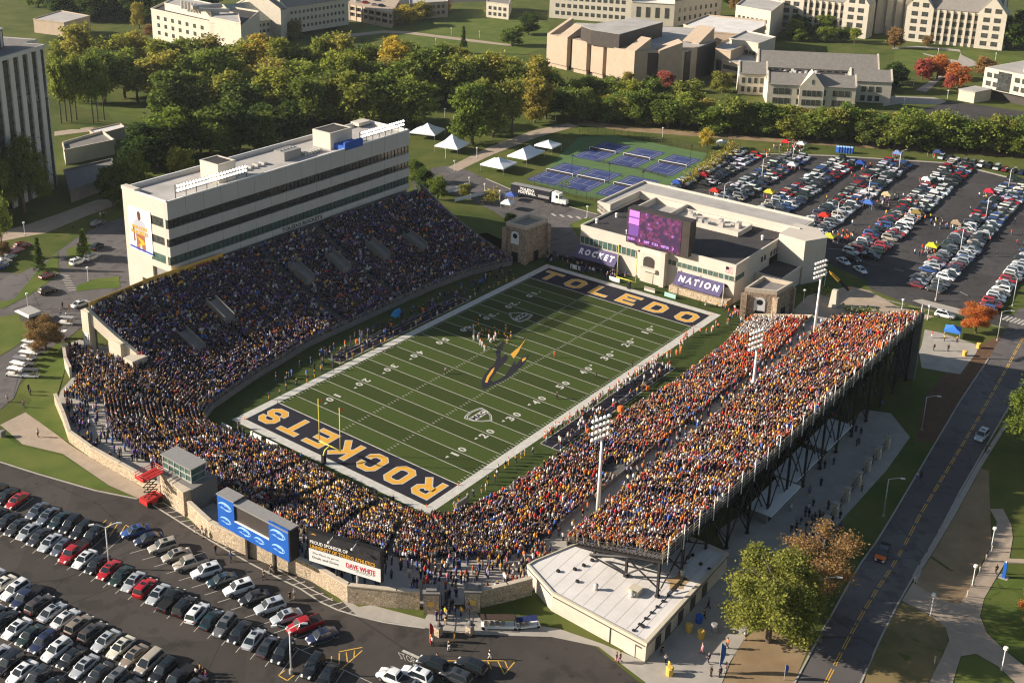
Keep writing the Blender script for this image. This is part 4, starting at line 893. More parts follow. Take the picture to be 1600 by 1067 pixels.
# stone towers at the far corners
def stone_tower(poly, z0, z1, label, emblem_edge):
    x = sum(p[0] for p in poly)/4; y = sum(p[1] for p in poly)/4
    t = thing('stone_tower', (x, y, z0), label, 'tower', 'stone towers at the far corners of the bowl')
    c = Vector((x, y)); P = [Vector(p) for p in poly]
    mb = MB(); mb.prism([tuple(p) for p in P], z0, z1-1.0)
    part(t, 'walls', M['stonetower'], mb)
    mb = MB()
    for i in range(4):
        a, b = P[i], P[(i+1) % 4]; ai, bi = c+(a-c)*.86, c+(b-c)*.86
        mb.prism([tuple(a), tuple(b), tuple(bi), tuple(ai)], z1-.99, z1)
    part(t, 'parapet', M['cap'], mb)
    mb = MB(); mb.prism([tuple(c+(p-c)*.855) for p in P], z1-1.0, z1-.93); part(t, 'roof', M['slate'], mb)
    for i in range(4):
        mb = MB(); q = c+(P[i]-c)*1.0; mb.obox(q, P[(i+1) % 4]-P[i], .7, .7, z0, z1-1.6); part(t, 'buttress', M['stonetower'], mb)
    a, b = P[emblem_edge], P[(emblem_edge+1) % 4]; d = (b-a).normalized(); n = Vector((d.y, -d.x)); m = (a+b)/2
    if (m-c).dot(n) < 0: n = -n
    mb = MB(); w = 1.35; hh = z1-2.2; pts = [(-w, hh-3.6), (w, hh-3.6), (w, hh-.8), (w*.7, hh-.1), (0, hh+.2), (-w*.7, hh-.1), (-w, hh-.8)]
    mb.add([(*(m+n*.1+d*u), v) for u, v in pts], [tuple(range(7))]); part(t, 'crest_panel', M['banner'], mb)
    mb = MB(); mb.add([(*(m+n*.13+d*.75*math.cos(k*math.pi/6)), hh-1.2+.75*math.sin(k*math.pi/6)) for k in range(12)], [tuple(range(12))]); part(t, 'crest', M['black'], mb)
    for e_ in range(4):
        a, b = P[e_], P[(e_+1) % 4]; d = (b-a).normalized(); n = Vector((d.y, -d.x)); m = (a+b)/2
        if (m-c).dot(n) < 0: n = -n
        mb = MB(); mb.obox(m+n*.02, d, 1.0, .12, z0, z0+3.0); part(t, 'doorway', M['black'], mb)
stone_tower([(58.2, -31.4), (61.4, -38.4), (69.6, -39), (68.6, -31.4)], -.3, 8.3, 'square stone tower with white crest panel next to the orange fans', 0)
stone_tower([(52.7, 37.8), (53.0, 31.2), (62.6, 30.4), (62.6, 37.0)], -.3, 10.9, 'square stone tower in shade at the far corner of the grandstand', 0)

# ---------------------------------------------------------------- stone wall round the near end
def wall(pts, z0, z1, th, name, m, label, capm='cap'):
    mb = MB(); mc = MB()
    for a, b in zip(pts[:-1], pts[1:]):
        a, b = Vector(a), Vector(b); d = (b-a).normalized(); n = Vector((-d.y, d.x))
        mb.obox((a+b)/2, d, (b-a).length/2+.05, th/2, z0, z1); mc.obox((a+b)/2, d, (b-a).length/2+.08, th/2+.08, z1+.002, z1+.2)
    x, y = pts[len(pts)//2]; t = thing(name, (x, y, z0), label, 'wall'); part(t, 'stonework', M[m], mb); part(t, 'coping', M[capm], mc); return t
WB = {k: U(*k, 5) for k in []}
wall([(-64.9, 73.5), (-70.8, 63.4), (-72.8, 58.6)], 4.8, 7.4, .5, 'curved_stone_wall', 'cream2', 'low curved pale wall beside the cart lawn, outside the far bank of the bowl corner')
wall([(-81.3, 51), (-84.5, 43.4), (-87.9, 36.1), (-88.6, 28), (-88.5, 19.4), (-88.4, 12.1), (-88.3, 8.0)], 4.8, 7.2, .5, 'stone_wall', 'stonewall', 'long tan stone wall rising beside the pale footpath to the red lift')
wall([(-87.2, 7.6), (-88.4, -.2)], 4.8, 9.6, 2.6, 'stone_wall', 'stonewall', 'tall tan stone block carrying the glass booth beside the red lift')
wall([(-89.2, -.8), (-90.6, -8.0), (-90.0, -15.1), (-88.8, -22.6), (-87.8, -28.8), (-87.9, -36.8), (-84.1, -43.2), (-82.2, -46.0)], 4.8, 8.0, .6, 'stone_wall', 'stonewall', 'stone wall behind the blue panels and the sponsor billboard')
wall([(-75.9, -52.8), (-72.2, -55.0), (-68.6, -56.9)], 4.8, 7.9, .6, 'stone_wall', 'stonewall', 'short stone wall between the gate pillar and the white-roofed building')
for i, (x, y) in enumerate(((-81.3, -47.6), (-77.0, -52.1))):
    t = thing('gate_pillar', (x, y, 5), ['stone gate pillar left of the entrance steps', 'stone gate pillar right of the entrance steps'][i], 'gate pillar', 'stone gate pillars')
    d = Vector((4.4, -5.4)).normalized()
    mb = MB(); mb.obox((x, y), d, 1.15, 1.0, 4.8, 8.4); part(t, 'shaft', M['stonewall'], mb)
    mb = MB(); mb.obox((x, y), d, 1.3, 1.15, 8.402, 8.75); mb.obox((x, y), d, .8, .7, 8.75, 9.0); part(t, 'cap', M['conc_dark'], mb)
    n = Vector((d.y, -d.x)); n = n if n.x < 0 else -n; c = Vector((x, y))+n*1.02
    mb = MB(); mb.obox(c, d, .42, .03, 6.4, 7.2); part(t, 'plaque', M['gold_banner'], mb)
for i, q in enumerate([(685, 992), (734, 990)]):
    p = U(*q, 5); t = thing('gate_post', (p.x, p.y, 5), ['short stone post at the left foot of the gate steps', 'short stone post at the right foot of the gate steps'][i], 'post', 'short gate posts')
    mb = MB(); mb.box(p.x-.45, p.x+.45, p.y-.45, p.y+.45, 5, 6.5); part(t, 'shaft', M['stonewall'], mb); mb = MB(); mb.box(p.x-.55, p.x+.55, p.y-.55, p.y+.55, 6.5, 6.65); mb.ball((p.x, p.y, 6.95), .38); part(t, 'cap', M['conc_dark'], mb)
mb = MB()
for q in [(686, 985), (690, 955), (726, 953), (733, 985), (708, 970)]:
    p = U(*q, 5); mb.tube(p, p+Vector((0, 0, 3.0)), .06)
for a, b in [((686, 985), (690, 955)), ((726, 953), (733, 985))]:
    p, q = U(*a, 5), U(*b, 5)
    for z in (1, 2, 3): mb.tube(p+Vector((0, 0, z)), q+Vector((0, 0, z)), .045)
solid('gate_railing', M['steel'], mb, 'dark metal gate railings between the two stone pillars', 'railing')
# glass camera booth on the stone block
t = thing('glass_booth', (-85.4, 5.2, 9.7), 'glass-walled camera booth with grey roof on the tall stone block', 'booth')
BX0, BX1, BY0, BY1, BZ0, BZ1 = -87.0, -84.0, 1.0, 8.6, 9.85, 12.4
mb = MB(); mb.box(BX0, BX1, BY0, BY1, BZ0, BZ1); part(t, 'glazing', M['greenglass'], mb)
mb = MB()
for k in range(6):
    y = BY0+k*(BY1-BY0)/5; mb.box(BX0-.1, BX0+.05, y-.07, y+.07, BZ0, BZ1); mb.box(BX1-.05, BX1+.1, y-.07, y+.07, BZ0, BZ1)
for z in (BZ0, BZ0+1.25, BZ1-.14): mb.box(BX0-.12, BX0+.02, BY0-.08, BY1+.08, z, z+.14); mb.box(BX0+.03, BX1, BY0-.12, BY0, z, z+.14)
part(t, 'frame', M['galv'], mb)
mb = MB(); mb.box(BX0-.3, BX1+.3, BY0-.3, BY1+.3, BZ1+.01, BZ1+.25); part(t, 'roof', M['grey'], mb)
mb = MB(); mb.box(-88.2, -82.8, -.6, 9.2, CON, 9.84); part(t, 'plinth', M['conc_dark'], mb)
# backs of the corner video boards: blue printed panels on posts
t = thing('blue_panel_sign', (-90.4, -19, 5), 'big blue panel sign with pale swirling emblems on dark posts at the wall', 'sign')
a, b = Vector((-91.2, -10.9)), Vector((-90.8, -27.0)); d = (b-a).normalized(); n = Vector((d.y, -d.x)); n = n if n.x < 0 else -n
def bp(s, z, o=0.0): q = a+d*s+n*o; return (q.x, q.y, z)
def panel(mb, s0, s1, z0, z1, th, o=0.0):
    mb.hexa([bp(s0, z0, o), bp(s1, z0, o), bp(s1, z0, o-th), bp(s0, z0, o-th), bp(s0, z1, o), bp(s1, z1, o), bp(s1, z1, o-th), bp(s0, z1, o-th)])
mb = MB(); panel(mb, .1, 15.9, 9.3, 14.2, 1.5, -.3); part(t, 'cabinet', M['darkbox'], mb)
mb = MB(); panel(mb, 0, 3.9, 9.1, 14.7, .25); panel(mb, 3.9, 11.8, 9.0, 11.2, .25); panel(mb, 11.8, 16.1, 9.1, 14.7, .25); part(t, 'blue_panels', M['blue'], mb)
mb = MB(); panel(mb, -.1, 4.0, 14.7, 14.9, 2.4, .1); panel(mb, 4.0, 16.2, 14.3, 14.5, 2.4, .1); part(t, 'hood', M['grey'], mb)
mb = MB(); panel(mb, 3.9, 11.8, 11.2, 11.35, .3, .02); part(t, 'ledge', M['banner'], mb)
mb = MB(); panel(mb, 16.1, 16.4, 9.2, 14.6, 2.0); part(t, 'side_panel', M['black'], mb)
for s in (6.0, 12.2):
    mb = MB(); q = a+d*s-n*.6; mb.box(q.x-.25, q.x+.25, q.y-.25, q.y+.25, 4.9, 9.3); part(t, 'post', M['darkbox'], mb)
def swirl(s, z, k):
    mb = MB()
    def arc(cx, cz_, r, r2, t0, t1, w, n_=14):
        for i in range(n_):
            A, B = t0+(t1-t0)*i/n_, t0+(t1-t0)*(i+1)/n_; wa = w*math.sin(math.pi*(i+.3)/(n_+.6))+.04; wb = w*math.sin(math.pi*(i+1.3)/(n_+.6))+.04
            mb.quad(bp(cx+(r-wa)*math.cos(A), cz_+(r2-wa)*math.sin(A), .012), bp(cx+(r-wb)*math.cos(B), cz_+(r2-wb)*math.sin(B), .012), bp(cx+r*math.cos(B), cz_+r2*math.sin(B), .012), bp(cx+r*math.cos(A), cz_+r2*math.sin(A), .012))
    arc(s-.1*k, z-.1*k, 1.5*k, .95*k, .1, 2.9, .34*k); arc(s+.2*k, z+.15*k, 1.1*k, .6*k, 3.4, 6.1, .22*k); arc(s+.35*k, z+.2*k, .62*k, .36*k, -.9, 3.0, .2*k); arc(s-.75*k, z-.45*k, .9*k, .3*k, -.3, 2.2, .16*k)
    part(t, 'emblem', M['lightblue'], mb)
for s, z, k in ((1.9, 12.9, 1.1), (1.9, 10.4, .9), (6.2, 10.1, 1.05), (9.6, 10.0, .8), (13.9, 12.9, 1.15), (13.9, 10.4, 1.0)): swirl(s, z, k)
# sponsor billboard
t = thing('billboard', (-87.2, -36, 5), 'sponsor billboard on two posts before the stone wall, black above and white below', 'billboard')
q = [U(502, 847, 14.6), U(616, 864, 14.6)]
A = Vector((-89.0, -29.6)); B = Vector((-85.9, -41.6)); d = (B-A).normalized(); n = Vector((d.y, -d.x)); n = n if n.x < 0 else -n; Lb = (B-A).length
def gp(s, z, o=0.0): v = A+d*s+n*o; return Vector((v.x, v.y, z))
def gpan(name, s0, s1, z0, z1, m, o, th=.1):
    mb = MB(); mb.hexa([gp(s0, z0, o), gp(s1, z0, o), gp(s1, z0, o-th), gp(s0, z0, o-th), gp(s0, z1, o), gp(s1, z1, o), gp(s1, z1, o-th), gp(s0, z1, o-th)]); return part(t, name, M[m], mb)
gpan('frame', -.25, Lb+.25, 9.6, 15.3, 'black', 0, .5); gpan('upper_panel', 0, Lb, 12.0, 15.0, 'blackprint', .06); gpan('lower_panel', 0, Lb, 9.7, 12.0, 'banner', .062)
for s in (4.6, 8.2):
    mb = MB(); v = A+d*s-n*.4; mb.tube((v.x, v.y, 4.9), (v.x, v.y, 9.7), .22, n=8); part(t, 'post', M['galv'] if s > 5 else M['steel'], mb)
mb = MB()
for s in (4.3, 8.3): mb.tube(gp(s, 15.2, 0), gp(s, 15.0, 1.3), .05); mb.ball(tuple(gp(s, 15.0, 1.3)), .22)
part(t, 'lamps', M['white'], mb)
dd = Vector((d.x, d.y, 0))
def btext(tx, s, z, w, h, m, al='CENTER', bold=.03): put_text('billboard_words', tx, M[m], gp(s, z, .06), dd, (0, 0, 1), w, h, t, bold, al, off=.03)
btext('PROUD SPONSOR OF', 3.55, 13.25, 6.6, .62, 'banner'); btext('UNIVERSITY OF TOLEDO ATHLETICS', 5.9, 12.42, 11.2, .66, 'gold')
btext('The Place to go to', 2.9, 11.3, 4.6, .42, 'blackprint', bold=0); btext('Deals and Drive', 2.9, 10.6, 4.6, .42, 'blackprint', bold=0)
btext('DAVE WHITE', 9.0, 11.0, 5.0, .85, 'redtext', bold=.02); btext('www', 9.3, 10.25, 2.6, .12, 'grey')
mb = MB(); mb.quad(gp(6.8, 10.42, .075), gp(11.4, 10.42, .075), gp(11.4, 10.5, .075), gp(6.8, 10.5, .075)); part(t, 'underline', M['blackprint'], mb)
mb = MB(); mb.add([gp(.4, 14.55, .075), gp(1.4, 14.6, .075), gp(1.1, 14.75, .075), gp(.8, 14.8, .075)], [(0, 1, 2, 3)]); part(t, 'corner_mark', M['gold'], mb)
# ---------------------------------------------------------------- white-roofed building under the upper stand
ZR = 8.2
P = [U(1010, 1005, ZR), U(863, 926, ZR), U(824, 882, ZR), U(834, 876, ZR), U(880, 862, ZR), U(906, 856, ZR), U(1136, 868, ZR)]
P[4] = Vector((-58.0, -57.2, ZR)); P[5] = Vector((-56.5, -58.0, ZR)); P.insert(6, Vector((-43.5, -58.5, ZR))); P[7] = Vector((-43.8, -77.3, ZR))
t = thing('white_roofed_building', (-58, -68, 4.8), 'low cream building with a white flat roof under the corner of the upper stand', 'building')
poly = [(p.x, p.y) for p in P]
mb = MB(); mb.prism(poly, 4.0, ZR-.35); part(t, 'walls', M['limestone'], mb)
c = Vector((sum(p[0] for p in poly)/len(poly), sum(p[1] for p in poly)/len(poly)))
def inset(k): return [tuple(c+(Vector(p)-c)*k) for p in poly]
mb = MB(); mb.prism(inset(.975), ZR-.35, ZR-.1); part(t, 'roof', M['whiteroof'], mb)
mb = MB(); i_ = inset(.97); o_ = inset(1.008)
for k in range(len(poly)):
    k2 = (k+1) % len(poly); mb.prism([o_[k], o_[k2], i_[k2], i_[k]], ZR-.34, ZR+.12)
part(t, 'parapet', M['cream2'], mb)
mb = MB()
for k in (0, 1, 7):
    a, b = Vector(poly[k]), Vector(poly[(k+1) % len(poly)]); d = (b-a).normalized(); n = Vector((d.y, -d.x)); n = n if (n.dot((a+b)/2-c)) > 0 else -n
    mb.obox((a+b)/2+n*.06, d, (b-a).length/2-.2, .03, ZR-.62, ZR-.5)
part(t, 'shadow_line', M['darkbox'], mb)
a, b = Vector(poly[0]), Vector(poly[1]); d = (b-a).normalized(); n = Vector((d.y, -d.x)); n = n if n.dot((a+b)/2-c) > 0 else -n
mb = MB(); mb.obox(a+d*2.6+n*.05, d, .9, .05, 5, 7.2); part(t, 'door', M['cream'], mb)
mb = MB(); mb.obox(a+d*6.0+n*.04, d, .06, .06, 5, 7.6); mb.obox(a+d*1.2+n*.04, d, .5, .05, 7.0, 7.15); part(t, 'wall_trim', M['darkbox'], mb)
a, b = Vector(poly[7]), Vector(poly[0]); d = (b-a).normalized(); n = Vector((d.y, -d.x)); n = n if n.dot((a+b)/2-c) > 0 else -n
for s in (8, 12, 16, 20, 23):
    mb = MB(); mb.obox(a+d*s+n*.03, d, .8, .05, 5, 7.2); part(t, 'doorway', M['darkbox'], mb)
for i, q in enumerate([(931, 921), (987, 932), (1066, 899)]):
    p = U(*q, ZR-.1); mb = MB(); mb.tube(p, p+Vector((0, 0, .6)), .3, n=10); mb.ball((p.x, p.y, p.z+.8), .42, 10, 5, .6); part(t, 'roof_vent', M['galv'], mb, True)
p = U(993, 925, ZR-.1); mb = MB(); mb.box(p.x-.8, p.x+.8, p.y-.8, p.y+.8, p.z, p.z+.8); part(t, 'roof_hatch', M['cream2'], mb)
mb = MB(); a_, b_ = U(990, 985, ZR-.09), U(1070, 905, ZR-.09); mb.tube(a_, b_, .06); 
for k in range(10):
    p = a_+(b_-a_)*k/9; mb.box(p.x-.2, p.x+.2, p.y-.2, p.y+.2, p.z-.02, p.z+.2)
part(t, 'roof_conduit', M['steel'], mb)
mb = MB(); dA_ = (Vector(poly[7])-Vector(poly[0])).normalized(); nA_ = Vector((-dA_.y, dA_.x))
for k in range(-8, 12):
    a_ = c+nA_*k*1.9-dA_*40; pts = [a_+dA_*q_*.5 for q_ in range(160)]; ins = [q_ for q_ in pts if inside(tuple(q_), inset(.955))]
    if len(ins) > 4: strip(mb, Vector((*ins[0], 0)), Vector((*ins[-1], 0)), .07, ZR-.092)
part(t, 'roof_seams', M['flatroof'], mb)
mb = MB(); q_ = U(1060, 908, ZR); mb.add([(q_.x+1.9*(1+.35*math.sin(k*2.3))*math.cos(k*.5), q_.y+1.5*(1+.3*math.sin(k*1.7+1))*math.sin(k*.5), ZR-.09) for k in range(12)], [tuple(range(12))]); part(t, 'rust_stain', M['gold_banner'] if 0 else mat('rust_stain', (.42, .28, .14), .9, .2, .8), mb)
for q_ in [(912, 884), (898, 890), (872, 893), (925, 876), (902, 909), (1075, 872), (1095, 882), (1004, 979), (1082, 868), (1108, 890)]:
    q_ = U(*q_, ZR-.1); mb = MB(); mb.box(q_.x-.22, q_.x+.22, q_.y-.22, q_.y+.22, q_.z, q_.z+.35); part(t, 'roof_pipe', M['steel'], mb)
# floodlight poles on the walkway
def flood_pole(p, h, label):
    t = thing('floodlight_pole', p, label, 'light pole', 'tall stadium light poles'); p = Vector(p)
    mb = MB(); mb.tube(p, p+Vector((0, 0, h)), .38, .2, 10); part(t, 'pole', M['white'], mb, True)
    d = Vector((.97, -.25, 0)).normalized()
    mb = MB()
    for k in range(4): z = p.z+h+.25+k*1.15; mb.tube(Vector((p.x, p.y, z))-d*1.8, Vector((p.x, p.y, z))+d*1.8, .07)
    for s in (-1.1, 0, 1.1): mb.tube(Vector((p.x, p.y, p.z+h-.2))+d*s*.5, Vector((p.x, p.y, p.z+h+3.9))+d*s, .07)
    part(t, 'lamp_frame', M['galv'], mb)
    for k in range(4):
        for j in range(5):
            c = Vector((p.x, p.y, p.z+h+.25+k*1.15))+d*(-1.8+.9*j)+Vector((0, .35, 0)); mb = MB(); mb.ball(tuple(c), .36, 8, 5); mb.tube(c, c-Vector((0, .45, -.1)), .2, .12, 6); part(t, 'lamp', M['flood'], mb, True)
for q, ty, lb in (((934, 800), 686, 'tall white floodlight pole at the near end of the walkway'), ((1174, 630), 546, 'middle floodlight pole rising from the walkway among fans'), ((1272, 522), 434, 'tall floodlight pole at the far end of the walkway by the stone tower')):
    b = U(*q, CON); lo, hi = 5.0, 25.0
    v = [z for z in np.arange(5, 30, .1)]
    def ypix(z):
        w = Vector((b.x-CAM[0], b.y-CAM[1], z-CAM[2])); return CY-FPX*w.dot(UP)/w.dot(_f)
    h = min(v, key=lambda z: abs(ypix(z)-ty))-CON; flood_pole((b.x, b.y, CON), float(h), lb)
# ---------------------------------------------------------------- prototypes: things built once, then copied part by part
class Proto:
    def __init__(s): s.parts = []       # (name, mesh, loc, coloured?, subparts)
    def add(s, name, mb, mats, loc=(0, 0, 0), smooth=False, subs=()):
        me = mb.mesh(name, mats, (0, 0, 0), smooth) if isinstance(mb, MB) else mb
        s.parts.append((name, me, loc, [(n, m.mesh(n, mt), (0, 0, 0)) for n, m, mt in subs])); return s
    def put(s, name, loc, rz, label, cat, group=None, color=(1, 1, 1), scale=(1, 1, 1), only=None, colors=None):
        t = bpy.data.objects.new(name, None); C.objects.link(t); t.location = loc; t.rotation_euler = (0, 0, rz); t.scale = scale
        t.empty_display_size = .3
        tag(t, label, cat, group)
        for n, me, lc, subs in s.parts:
            if only and n not in only: continue
            o = bpy.data.objects.new(n, me); C.objects.link(o); o.parent = t; o.location = lc; o.color = (*(colors or {}).get(n, color), 1)
            for sn, sm, sl in subs:
                q = bpy.data.objects.new(sn, sm); C.objects.link(q); q.parent = o; q.location = sl
        return t
ORD = lambda n: '%d%s' % (n, 'th' if 10 <= n % 100 <= 20 else {1: 'st', 2: 'nd', 3: 'rd'}.get(n % 10, 'th'))
# ---------------------------------------------------------------- trees
def crown_mesh(name, fn, n_clump, per, leaf, spread):
    """leaf-sized faces gathered in clumps; fn(rng) gives a clump centre in a 1 x 1 x 1 crown"""
    cs = np.array([fn() for _ in range(n_clump)]); tc = rng.random(n_clump)
    ctr = np.repeat(cs, per, 0)+rng.normal(0, spread, (n_clump*per, 3))*np.array([1, 1, .75]); N = len(ctr)
    nrm = rng.normal(0, 1, (N, 3)); nrm[:, 2] = abs(nrm[:, 2])+.3; nrm /= np.linalg.norm(nrm, axis=1)[:, None]
    a = np.cross(nrm, rng.normal(0, 1, (N, 3))); a /= np.linalg.norm(a, axis=1)[:, None]; b = np.cross(nrm, a)
    s = leaf*(.6+.8*rng.random((N, 1)))
    v = np.stack([ctr-a*s, ctr-b*s*.7, ctr+a*s, ctr+b*s*.7], 1).reshape(-1, 3)
    me = bpy.data.meshes.new(name); me.vertices.add(4*N); me.vertices.foreach_set('co', v.ravel())
    me.loops.add(4*N); me.loops.foreach_set('vertex_index', np.arange(4*N)); me.polygons.add(N); me.polygons.foreach_set('loop_start', np.arange(0, 4*N, 4))
    at = me.attributes.new('tint', 'FLOAT', 'FACE'); at.data.foreach_set('value', np.clip(np.repeat(tc, per)*.75+rng.random(N)*.35-.05, 0, 1))
    me.materials.append(M['leaf']); me.update(calc_edges=True); return me
def trunk_mb(h, r, limbs, top=.62, lean=.0):
    mb = MB(); p = Vector((0, 0, 0)); q = Vector((lean*h, 0, h*.38)); mb.tube(p, q, r, r*.7, 8); e = Vector((lean*h*1.4, .02*h, h*top)); mb.tube(q, e, r*.7, r*.3, 7)
    for k in range(limbs):
        t = 2.4*k; s = q.lerp(e, (k+.2)/limbs*.9); mb.tube(s, s+Vector((math.cos(t)*h*.2, math.sin(t)*h*.2, h*(.12+.05*(k % 3)))), r*.35, r*.1, 5)
    return mb
def blob(parts):
    def f():
        while True:
            c, r = parts[rng.integers(len(parts))]
            d = rng.normal(0, 1, 3); d /= np.linalg.norm(d); k = rng.random()**.4
            p = np.array(c)+d*np.array(r)*k
            return p
    return f
TREE = {}
def make_tree(key, parts, n, per, leaf, spread, h, r, limbs, top=.62, lean=0.0):
    p = Proto(); p.add('trunk', trunk_mb(h, r, limbs, top, lean), M['bark']); p.add('crown', crown_mesh('crown', blob(parts), n, per, leaf, spread), None); TREE[key] = p
def rnd_lobes(n, rx, z0, z1, rr):
    return [((rx*math.cos(2.4*k)*(.5+.5*random.random()), rx*math.sin(2.4*k)*(.5+.5*random.random()), z0+(z1-z0)*(k+.5)/n), (rr*random.uniform(.8, 1.2), rr*random.uniform(.8, 1.2), rr*random.uniform(.7, 1.0))) for k in range(n)]
# reference tree: 16 m high, 12 m wide
for i in range(4): make_tree('round%d' % i, [((0, 0, 8.4), (3.9, 3.9, 6.2))]+rnd_lobes(9, 3.9, 3, 13.5, 2.5), 300, 18, .42, .62, 16, .42, 7)
for i in range(2): make_tree('tall%d' % i, rnd_lobes(9, 2.6, 7, 15, 2.2)+[((0, 0, 11), (2.5, 2.5, 4.5))], 180, 16, .42, .7, 16, .34, 8, .75)
make_tree('open', rnd_lobes(11, 4.2, 6, 14, 1.9), 190, 14, .36, .7, 16, .4, 11, .8)
for i in range(2): make_tree('near%d' % i, [((0, 0, 9), (3.8, 3.8, 4.8))]+rnd_lobes(13, 4.3, 4, 13.5, 2.0), 640, 40, .17, .5, 16, .4, 11, .75)
make_tree('thin', rnd_lobes(12, 4.3, 5, 14, 1.7), 440, 16, .17, .62, 16, .3, 14, .8)
make_tree('cone', [((0, 0, 1.5+k*1.25), (4.6-k*.38, 4.6-k*.38, .7)) for k in range(11)]+[((0, 0, 15), (.4, .4, .8))], 240, 16, .35, .45, 16, .3, 3, .9)
COLS = {'dark green': (.075, .115, .025), 'green': (.16, .205, .04), 'yellow-green': (.27, .29, .055), 'olive gold': (.34, .29, .065), 'golden': (.48, .38, .07), 'orange': (.52, .19, .05), 'red': (.45, .13, .09), 'rust brown': (.3, .19, .08), 'pale green': (.24, .26, .07)}
def tree(key, px, py, h, w, colname, label, group=None, name=None, pos=None):
    b = pos or UT(px, py); c = COLS[colname]; j = 1+random.uniform(-.13, .13); c = (c[0]*j*random.uniform(.92, 1.08), c[1]*j, c[2])
    nm = name or ('pine_tree' if key == 'cone' else 'tree')
    return TREE[key].put(nm, (b.x, b.y, H(b.x, b.y)-.1), random.uniform(0, 6.28), label, 'tree', group, c, (w/12, w/12, h/16))
def row(desc, pts, h, w, cols, keys, group, jit=.12):
    for i, (x, y) in enumerate(pts):
        cn = cols[i % len(cols)] if isinstance(cols, list) else cols
        k = keys[i % len(keys)]; hh = h*random.uniform(1-jit, 1+jit)
        tree(k, x, y, hh, w*random.uniform(1-jit, 1+jit), cn, '%s tree, %s from the left %s' % (cn, ORD(i+1), desc), group)
def line(x0, y0, x1, y1, n, jy=5, jx=6): return [(x0+(x1-x0)*(i+.5)/n+random.uniform(-jx, jx), y0+(y1-y0)*(i+.5)/n+random.uniform(-jy, jy)) for i in range(n)]
RK = ['round0', 'tall0', 'round1', 'open', 'round2', 'tall1', 'round3']
row("in the grove's back row behind the press box", line(85, 118, 745, 140, 23, 7), 20, 19, ['yellow-green', 'olive gold', 'green', 'yellow-green', 'golden', 'yellow-green', 'green'], RK, 'grove behind the press box', .22)
row("in the grove's middle row behind the press box", line(120, 158, 740, 165, 22, 7), 21, 19, ['yellow-green', 'green', 'yellow-green', 'yellow-green', 'olive gold', 'green'], RK, 'grove behind the press box', .24)
row("in the grove's front row behind the press box", line(255, 192, 660, 195, 15, 6), 21, 19, ['green', 'green', 'yellow-green', 'yellow-green'], ['round0', 'round1', 'round2'], 'grove behind the press box')
row('in the dark bank behind the press box roof', line(215, 262, 450, 222, 11, 6), 16, 18, ['dark green', 'dark green', 'green'], ['round0', 'round2', 'round1'], 'dark bank of trees')
row('in the clump left of the pillared hall', line(745, 158, 860, 168, 7, 6), 19, 17, ['yellow-green', 'olive gold', 'yellow-green', 'green'], RK, 'clump left of the pillared hall', .2)
row('in the dark belt at the top left', line(85, 24, 330, 30, 13, 8), 17, 18, ['dark green', 'green', 'dark green'], ['round0', 'round2', 'round1'], 'dark belt at the top left')
row('beside the dark tower, thin-trunked', [(96, 193), (104, 190), (112, 192), (120, 188), (146, 193), (153, 190), (163, 188)], 25, 11, ['yellow-green', 'green', 'yellow-green'], ['tall0', 'tall1'], 'thin-trunked trees by the tower')
row('along the river bank line below the halls', line(845, 184, 1620, 247, 33, 3, 5), 12.8, 14.5, ['green', 'green', 'yellow-green', 'green', 'green', 'yellow-green', 'green'], RK, 'trees along the river bank', .24)
row('in the second line of the river bank', line(860, 178, 1610, 236, 24, 3, 8), 11, 14, ['green', 'yellow-green', 'olive gold', 'green', 'golden'], RK, 'trees along the river bank', .15)
row('in the bank line right of the pillared hall', line(850, 165, 1090, 180, 8, 4), 14, 14, ['green', 'yellow-green', 'green'], RK, 'trees along the river bank', .15)
row('scattered along the top edge behind the halls', line(1130, 14, 1230, 22, 6, 6), 14, 14, ['dark green', 'green'], RK, 'trees by the halls')
row('by the foot of the grand hall', line(1236, 62, 1350, 70, 6, 4), 8, 9, ['green', 'dark green', 'yellow-green'], RK, 'shrubs and trees at the grand hall')
